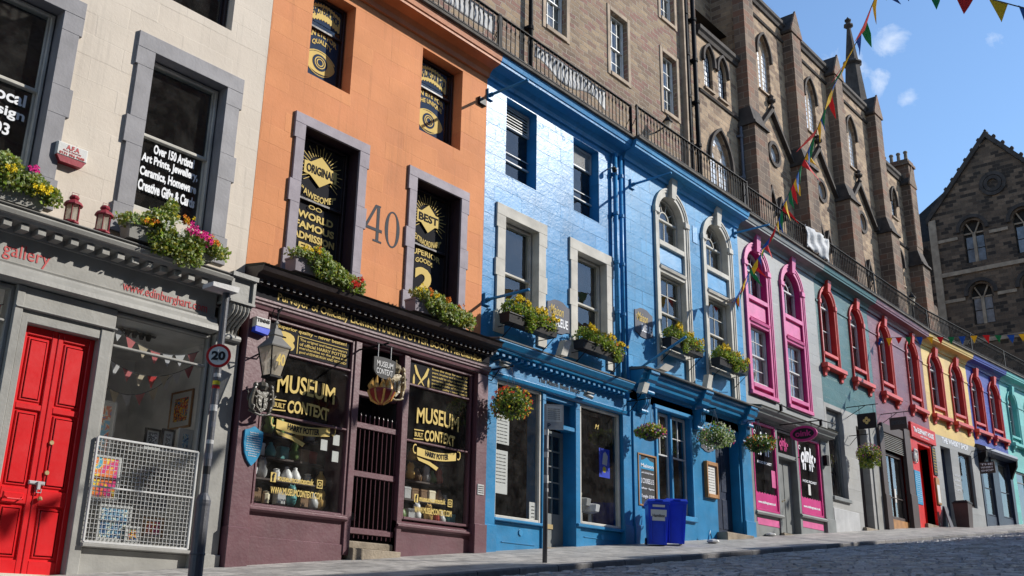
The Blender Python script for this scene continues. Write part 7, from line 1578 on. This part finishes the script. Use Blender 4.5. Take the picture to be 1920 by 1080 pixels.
# the visible stretch of roadway is laid with single setts, each a little out of level
nt = NT('granite_setts'); bs_ = bsdf(nt, .7, 0, .2)
gi = nt.N('ShaderNodeNewGeometry'); tc = nt.N('ShaderNodeTexCoord'); n2 = noise(nt, tc.outputs['Object'], 22, 5)
cc = mixc(nt, gi.outputs['Random Per Island'], (.20,.195,.195), (.62,.61,.60)); cc = mixc(nt, ramp(nt, n2.outputs[0], [(.35,0.),(.75,.6)]), cc, (.10,.10,.105))
nl = noise(nt, tc.outputs['Object'], .45, 4); cc = mixc(nt, ramp(nt, nl.outputs[0], [(.42,0.),(.68,.5)]), cc, (.38,.375,.365)); nt.L(cc, bs_.inputs['Base Color'])
p2 = nt.N('ShaderNodeBump', i_Strength=.6, i_Distance=.02); nt.L(noise(nt, tc.outputs['Object'], 30, 4).outputs[0], p2.inputs['Height']); nt.L(p2.outputs[0], bs_.inputs['Normal'])
def roadz(t, d):
    P_ = [(.168,-.385),(1.2,-.40),(3,-.43),(5,-.50),(7,-.6),(8.2,-.72)]; d -= PW
    for (a, h), (c, k) in zip(P_, P_[1:]):
        if d <= c: return g(t)+h+(k-h)*(d-a)/(c-a)+(0 if t < 28 else -.10*min(1,(t-28)/3))
    return g(t)-.72
q = MB(); random.seed(21); t_ = -9.0; row = 0
while t_ < 37:
    w = .15*random.uniform(.9,1.12); d = PW+.20+(.13 if row % 2 else 0)*random.uniform(.6,1.2)
    while d < PW+7.9:
        L = .25*random.uniform(.72,1.3); m = .011
        x, y = path(t_); a = R(4.5) if t_ > 28 else 0; hz = random.gauss(.018,.006); tl, tw = random.gauss(0,.006), random.gauss(0,.005); V = []
        for top in (0, 1):
            for (u, v) in ((m,m),(w-m,m),(w-m,L-m),(m,L-m)):
                e = .022 if top else 0; uu = u+(e if u < w/2 else -e)+random.gauss(0,.004); vv = v+(e if v < L/2 else -e)+random.gauss(0,.005)
                zz = roadz(t_+uu, d+vv) + (hz+(tl if u < w/2 else -tl)+(tw if v < L/2 else -tw) if top else -.012)
                V.append((x+uu*math.cos(a)-(d+vv)*math.sin(a), y-uu*math.sin(a)-(d+vv)*math.cos(a), zz))
        V = [V[i] for i in (3,2,1,0,7,6,5,4)]
        q.add(V, [(4,5,6,7),(0,1,5,4),(1,2,6,5),(2,3,7,6),(3,0,4,7)]); d += L
    t_ += w; row += 1
so_ = q.build('road_setts', nt.m); so_['kind'] = 'structure'
struct('far_kerb', strip(MB(), [(PW+8.2,-.74),(PW+8.21,-.62),(PW+8.35,-.61)], -60, 62, 1), M['kerb'])
struct('far_pavement', strip(MB(), [(PW+8.35,-.611),(16,-.60)], -60, 62, 1), M['slabs'])
q = MB(); q.quad((-400,-400,-8),(400,-400,-8),(400,400,-8),(-400,400,-8)); struct('ground', q, M['setts'])

# ================================================================== street furniture
x, y = -7.30, -2.25; zb = g(x)-.23
t = thing('sign_pole', 'grey sticker covered street pole with a flat lamp head, carrying the 20 sign', 'pole', (x,y,zb))
MB().lathe((x,y,zb-.05), [(.088,0),(.088,1.02),(.092,1.05),(.092,1.09),(.07,1.14),(.046,1.18),(.046,3.80)], 14).build('shaft', M['polegrey'], t, smooth=False)
MB().lathe((x,y,zb+.38), [(.092,0),(.096,.015),(.092,.03)], 14).build('collar', M['polegrey'], t)
MB().hexa([(x-.30,y-.14,zb+3.74),(x+.09,y-.14,zb+3.74),(x+.09,y+.10,zb+3.74),(x-.30,y+.10,zb+3.74),(x-.30,y-.14,zb+3.80),(x+.11,y-.14,zb+3.82),(x+.11,y+.10,zb+3.82),(x-.30,y+.10,zb+3.80)]).build('lamp_head', M['steel'], t)
for i, (zz, h, m_) in enumerate(((2.60,.05,'steel'),(2.50,.05,'f_yellow'),(2.45,.04,'c_red'),(2.16,.08,'steel'),(1.95,.07,'slate_sign'),(1.74,.05,'steel'),(1.55,.07,'slate_sign'),(1.36,.10,'t_black'))):
    MB().lathe((x,y,zb+zz), [(.0475,0),(.0475,h)], 14).build('sticker', M[m_], t)
sd = thing('speed_limit_sign', 'round red rimmed 20 speed limit sign on the grey pole before the gallery window', 'road sign', (x-.03,y-.06,zb+2.95))
# disc faces down the hill, towards the traffic
ang = R(48); ux, uy = math.cos(ang-math.pi/2), math.sin(ang-math.pi/2); nx, ny = -math.cos(ang), -math.sin(ang)
px_, py_, pz_ = x+nx*.065, y+ny*.065, zb+2.87
def disc(r0, r1, d, m, nm, par=sd, thick=.006):
    q = MB(); n = 32; P = lambda r, a, dd: (px_+ux*r*math.cos(a)+nx*dd, py_+uy*r*math.cos(a)+ny*dd, pz_+r*math.sin(a))
    for i in range(n):
        a0, a1 = 2*math.pi*i/n, 2*math.pi*(i+1)/n
        q.hexa([P(r0,a0,d),P(r0,a1,d),P(r1,a1,d),P(r1,a0,d),P(r0,a0,d+thick),P(r0,a1,d+thick),P(r1,a1,d+thick),P(r1,a0,d+thick)]) if r0 > 0 else q.add([P(0,0,d+thick),P(r1,a0,d+thick),P(r1,a1,d+thick),P(r1,a0,d),P(r1,a1,d)], [(0,1,2),(1,3,4,2)])
    return q.build(nm, m, par)
disc(0, .158, .0, M['steel'], 'backing'); disc(.122, .155, .007, M['c_red'], 'red_rim'); disc(0, .122, .006, M['paper'], 'face')
text('20', -.088, .088, -.06, .06, 0, M['t_black'], sd, bold=.045, mapf=lambda X, Z, d: (px_+ux*X+nx*(.013+d), py_+uy*X+ny*(.013+d), pz_+Z))
MB().box(x-.06, x+.06, y-.06, y+.06, pz_-.08, pz_-.05).box(x-.06, x+.06, y-.06, y+.06, pz_+.05, pz_+.08).build('clamp', M['steel'], sd)
x, y = -.42, -2.25; zb = g(x)-.23
t = thing('parking_sign', 'slim weathered post with a rectangular parking plate at the kerb before the blue shop', 'street sign', (x,y,zb))
MB().tube([(x,y,zb-.05),(x+.03,y,zb+2.72)], .042, 10).build('post', M['polegrey'], t, smooth=True)
for zz, h, m_ in ((2.2,.12,'paper'),(1.8,.1,'steel'),(1.35,.14,'paper'),(1.2,.06,'steel'),(1.9,.06,'slate_sign')): MB().lathe((x+.02,y,zb+zz), [(.046,0),(.046,h)], 10).build('sticker', M[m_], t)
def pl(u, v, d): return (x+.03-.05-d*.75-u*.0, y+.03-u, zb+2.34+v)
ua, na = (.78,-.62), (-.62,-.78); X0, Y0 = x+.03+na[0]*.05, y+na[1]*.05
def pq(u0, u1, v0, v1, d0, d1):
    P_ = lambda u, d, v: (X0+ua[0]*u+na[0]*d, Y0+ua[1]*u+na[1]*d, zb+v)
    return [P_(u0,d1,v0),P_(u1,d1,v0),P_(u1,d0,v0),P_(u0,d0,v0),P_(u0,d1,v1),P_(u1,d1,v1),P_(u1,d0,v1),P_(u0,d0,v1)]
MB().hexa(pq(-.06,.30,2.30,2.76,0,.008)).build('plate', M['steel'], t)
MB().hexa(pq(-.02,.26,2.44,2.72,.009,.012)).build('plate_face', M['paper'], t)
for k in range(6): text('Permit holders only', .01, .23, 2.66-k*.036, 2.68-k*.036, 0, M['t_black'], t, mapf=lambda X, Z, d: pq(X,X,Z,Z,.013+d,.013+d)[0])
text('P', .0, .06, 2.33, 2.41, 0, M['navyvinyl'], t, bold=.03, mapf=lambda X, Z, d: pq(X,X,Z,Z,.009+d,.009+d)[0])
def bin_(lbl, x, y, rot, sticker=True):
    z = g(x)-.10
    t = thing('wheelie_bin', lbl, 'bin', (0,0,0), 0, 'pair of blue bins by the mid blue shop')
    MB().hexa([(-.23,-.28,.02),(.23,-.28,.02),(.23,.24,.06),(-.23,.24,.06),(-.28,-.36,.98),(.28,-.36,.98),(.28,.34,.98),(-.28,.34,.98)]).hexa([(-.30,-.385,.93),(.30,-.385,.93),(.30,.36,.93),(-.30,.36,.93),(-.305,-.39,.98),(.305,-.39,.98),(.305,.365,.98),(-.305,.365,.98)]).box(-.20,-.17,-.36,-.30,.05,.9).box(.17,.20,-.36,-.30,.05,.9).build('body', M['binblue'], t)
    MB().hexa([(-.30,-.40,.985),(.30,-.40,.985),(.30,.36,.985),(-.30,.36,.985),(-.27,-.36,1.04),(.27,-.36,1.04),(.26,.34,1.07),(-.26,.34,1.07)]).box(-.10,.10,-.42,-.39,.99,1.02).build('lid', M['binblack'] if False else M['binblue'], t)
    MB().tube([(-.25,.36,.97),(-.25,.44,1.0),(.25,.44,1.0),(.25,.36,.97)], .018, 6).build('handle', M['binblue'], t)
    for sx in (-1, 1): 
        w = MB(); w.v = []; q = MB().lathe((0,0,0), [(.05,-.025),(.10,-.025),(.105,0),(.10,.025),(.05,.025)], 16); q.v = [(sx*.24+zz, .27+yy, .10+xx) for xx, yy, zz in q.v]; wh = q.build('wheel', M['rubber'], t)
        q = MB().lathe((0,0,0), [(.045,-.03),(.045,.03)], 10); q.v = [(sx*.24+zz, .27+yy, .10+xx) for xx, yy, zz in q.v]; q.build('hub', M['steel'], wh)
    if sticker:
        MB().hexa([(-.20,-.352,.55),(.20,-.352,.55),(.20,-.345,.55),(-.20,-.345,.55),(-.21,-.372,.80),(.21,-.372,.80),(.21,-.365,.80),(-.21,-.365,.80)]).build('label_plate', M['paper'], t)
        text('Hamilton', -.16, .16, .63, .70, 0, M['t_grey'], t, bold=.02, mapf=lambda X, Z, d: (X, -.352-.08*(Z-.55)-.004-d, Z)); MB().hexa([(-.16,-.37,.86),(.16,-.37,.86),(.16,-.34,.86),(-.16,-.34,.86),(-.16,-.375,.91),(.16,-.375,.91),(.16,-.34,.91),(-.16,-.34,.91)]).build('bar_label', M['paper'], t)
    t.matrix_world = Matrix.Translation((x,y,z)) @ Matrix.Rotation(rot, 4, 'Z') @ Matrix.Rotation(R(2), 4, 'Y') @ Matrix.Diagonal((.86,.90,.98,1)); return t
bin_('bright blue wheelie bin with a white label, the nearer of the pair below the chalkboard', 5.68, -.70, R(-50)); bin_('bright blue wheelie bin standing behind the labelled one', 6.20, -.84, R(-48), False)
t = thing('litter_bin', 'dark square litter bin standing before the red and grey shops up the hill', 'bin', (28.6,-.6,3.9))
z = g(28.6)-.14; bx, by = 28.75, -.70
def fr_(r0, r1, z0, z1): return [(bx-r0,by-r0,z0),(bx+r0,by-r0,z0),(bx+r0,by+r0,z0),(bx-r0,by+r0,z0),(bx-r1,by-r1,z1),(bx+r1,by-r1,z1),(bx+r1,by+r1,z1),(bx-r1,by+r1,z1)]
MB().hexa(fr_(.24,.29,z,z+.98)).build('body', M['p_umber'], t); MB().hexa(fr_(.31,.31,z+.98,z+1.03)).hexa(fr_(.29,.22,z+1.03,z+1.10)).build('lid', M['t_black'], t)
t = thing('a_board', 'folded grey pavement board leaning beside the dark litter bin', 'sign board', (27.3,-.6,3.8)); z = g(27.4)-.13
MB().hexa([(27.5,-.55,z),(27.9,-.55,z),(27.9,-.51,z),(27.5,-.51,z),(27.5,-.37,z+.9),(27.9,-.37,z+.9),(27.9,-.34,z+.9),(27.5,-.34,z+.9)]).build('front_panel', M['slate_sign'], t); MB().hexa([(27.5,-.2,z),(27.9,-.2,z),(27.9,-.16,z),(27.5,-.16,z),(27.5,-.33,z+.9),(27.9,-.33,z+.9),(27.9,-.30,z+.9),(27.5,-.30,z+.9)]).build('back_panel', M['slate_sign'], t)
for i, (x_, y_) in enumerate(((7.75,-1.0),(12.6,-.15))): tag(MB().lathe((x_,y_,g(x_)-.10 if i == 0 else g(x_)-.02), [(.10,0),(.16,.03),(.14,.07),(.05,.09)], 7).build('crumpled_litter', M['paper'], None, loc=(x_,y_,g(x_))), ['crumpled pale litter on the pavement beside the blue bin wheels','crumpled pale litter at the foot of the grey and magenta shop'][i], 'litter')

# ================================================================== bunting over the street
def bunting(lbl, pts, spacing, size, cols, seed, twist=.5, start=.1):
    random.seed(seed); t = thing('bunting', lbl, 'bunting', pts[0], 0)
    P = [Vector(p) for p in pts]; sp = []
    for i in range(len(P)-1):                 # Catmull-Rom through the points
        p0, p1, p2, p3 = P[max(i-1,0)], P[i], P[i+1], P[min(i+2,len(P)-1)]
        for k in range(12):
            u = k/12; sp.append(.5*((2*p1)+(p2-p0)*u+(2*p0-5*p1+4*p2-p3)*u*u+(3*p1-p0-3*p2+p3)*u**3))
    sp.append(P[-1]); MB().tube(sp, .008, 5).build('cord', M['t_grey'], t)
    d = start; k = 0
    for i in range(len(sp)-1):
        a, c = sp[i], sp[i+1]; L = (c-a).length
        while d < L:
            p = a+(c-a)*(d/L); dr = (c-a).normalized(); w = size*.42
            side = Vector((-dr.y, dr.x, 0)); sw = random.gauss(0, twist)
            tip = p + Vector((0,0,-size*random.uniform(.85,1.05))) + side*sw*size*.8 + dr*random.gauss(0,.12)*size
            A, B = p-dr*w, p+dr*w; mid = (A+B)/2*.35+tip*.65+side*random.gauss(0,.15)*size; off = side*.004
            m1, m2 = (A*.5+tip*.5)+side*random.gauss(0,.08)*size, (B*.5+tip*.5)+side*random.gauss(0,.08)*size
            MB().add([A,B,m2,tip,m1,A+off,B+off,m2+off,tip+off,m1+off], [(0,1,2,4),(4,2,3),(6,5,9,7),(7,9,8)]).build('flag', M[cols[k % len(cols)]], t)
            k += 1; d += spacing*random.uniform(.9,1.1)
        d -= L
    return t
bunting('string of bright pennants rising from the pink windowed house over the street into the sky', [(11.61,.0,9.35),(9.3,-1.6,9.22),(7.3,-3.2,9.20),(4.67,-4.91,9.01),(1.98,-6.66,8.75),(.15,-7.85,8.66),(-.85,-8.56,8.57),(-2.02,-9.33,8.49),(-4.5,-11,8.5),(-8,-13.2,8.9),(-11,-14.8,9.3)], .36, .42, ['c_grn','c_red','c_yel','c_blu'], 3, .55)
bunting('level string of small pennants crossing from the maroon house to the right', [(23.0,.0,10.72),(22.8,-1.3,10.52),(22.6,-2.66,10.25),(22.38,-4,10.05),(22.15,-5.32,9.83),(21.5,-9,9.7),(20.5,-14.8,10.2)], .40, .31, ['c_blu','c_yel','c_red','c_grn'], 5, .12)
bunting('string of large pennants crossing the sky at the top right', [(-3.2,-8.0,9.2),(-3.22,-9.46,8.15),(-3.24,-10.13,7.72),(-3.28,-10.57,7.39),(-3.22,-11.01,7.16),(-3.18,-11.35,6.92),(-3.18,-11.73,6.66),(-3.2,-13.2,6.2),(-3.3,-14.8,6.5)], .36, .28, ['c_grn','c_red','c_yel','c_blu'], 9, .15)
random.seed(5)

# ================================================================== sky, sun, camera
W = bpy.data.worlds.new('World'); scene.world = W; W.use_nodes = True; nt_ = W.node_tree; nt_.nodes.clear()
S_ = Vector((1.09,-.90,.87)).normalized(); el = math.asin(S_.z); az = math.atan2(S_.x, S_.y)
sky = nt_.nodes.new('ShaderNodeTexSky'); sky.sky_type = 'NISHITA'; sky.sun_disc = False; sky.sun_elevation = el; sky.sun_rotation = az; sky.air_density = 1.2; sky.dust_density = .1; sky.ozone_density = 4.6; sky.altitude = 100
bg = nt_.nodes.new('ShaderNodeBackground'); bg.inputs[1].default_value = .15; wo = nt_.nodes.new('ShaderNodeOutputWorld')
tcw = nt_.nodes.new('ShaderNodeTexCoord'); nz = nt_.nodes.new('ShaderNodeTexNoise'); nz.inputs['Scale'].default_value = 24; nz.inputs['Detail'].default_value = 9; nz.inputs['Roughness'].default_value = .62; nz.inputs['Distortion'].default_value = .4
nt_.links.new(tcw.outputs['Generated'], nz.inputs['Vector'])
# small fair-weather clouds: soft patches of noise in a few directions of the sky
def cloudmask(dirv, r):
    dp = nt_.nodes.new('ShaderNodeVectorMath'); dp.operation = 'DISTANCE'; nt_.links.new(tcw.outputs['Generated'], dp.inputs[0]); dp.inputs[1].default_value = dirv
    mr = nt_.nodes.new('ShaderNodeMapRange'); mr.inputs[1].default_value = 0; mr.inputs[2].default_value = r; mr.inputs[3].default_value = .22; mr.inputs[4].default_value = -.22; nt_.links.new(dp.outputs['Value'], mr.inputs[0])
    ad = nt_.nodes.new('ShaderNodeMath'); ad.operation = 'ADD'; nt_.links.new(mr.outputs[0], ad.inputs[0]); nt_.links.new(nz.outputs[0], ad.inputs[1])
    rp = nt_.nodes.new('ShaderNodeMapRange'); rp.inputs[1].default_value = .60; rp.inputs[2].default_value = 1.02; nt_.links.new(ad.outputs[0], rp.inputs[0]); return rp.outputs[0]
CLOUDS = [((.8232,.2640,.5028),.022), ((.8215,.2830,.4955),.024), ((.8350,.2670,.4810),.016), ((.8516,.2545,.4582),.012), ((.8524,.1787,.4914),.010), ((.8128,.3046,.4966),.016)]
acc = None
for dv, r in CLOUDS:
    o_ = cloudmask(dv, r*2.2)
    if acc is None: acc = o_
    else:
        mx_ = nt_.nodes.new('ShaderNodeMath'); mx_.operation = 'MAXIMUM'; nt_.links.new(acc, mx_.inputs[0]); nt_.links.new(o_, mx_.inputs[1]); acc = mx_.outputs[0]
mc = nt_.nodes.new('ShaderNodeMix'); mc.data_type = 'RGBA'; nt_.links.new(acc, mc.inputs['Factor']); nt_.links.new(sky.outputs[0], mc.inputs[6]); mc.inputs[7].default_value = (5.5,5.8,6.2,1)
nt_.links.new(mc.outputs[2], bg.inputs[0]); nt_.links.new(bg.outputs[0], wo.inputs[0])
sl = bpy.data.lights.new('sun','SUN'); sl.energy = 4.6; sl.angle = R(.53); sl.color = (1.0,.95,.87); so = bpy.data.objects.new('sun', sl); col.objects.link(so)
so.matrix_world = S_.to_track_quat('Z','Y').to_matrix().to_4x4()
cm = bpy.data.cameras.new('camera'); cm.sensor_width = 36; cm.lens = 1913/1920*36; cm.clip_end = 2000; cm.clip_start = .05
co = bpy.data.objects.new('camera', cm); col.objects.link(co); scene.camera = co
CM = Matrix(((0.6384716751519871,-0.25333341269800796,-0.7267572511089216),(-0.7694678837311892,-0.18983313638507,-0.6098217413609099),(0.016525614507802794,0.9485702727478804,-0.31613500553426743))).to_4x4(); CM.translation = Vector((-14.712607833809573,-13.40144452251978,0)); co.matrix_world = CM
vs = scene.view_settings; vs.view_transform = 'Standard'; vs.look = 'None'; vs.exposure = .36; vs.gamma = 1
scene.cycles.max_bounces = 7; scene.cycles.transparent_max_bounces = 16; scene.cycles.glossy_bounces = 3; scene.cycles.diffuse_bounces = 3; scene.cycles.use_denoising = True
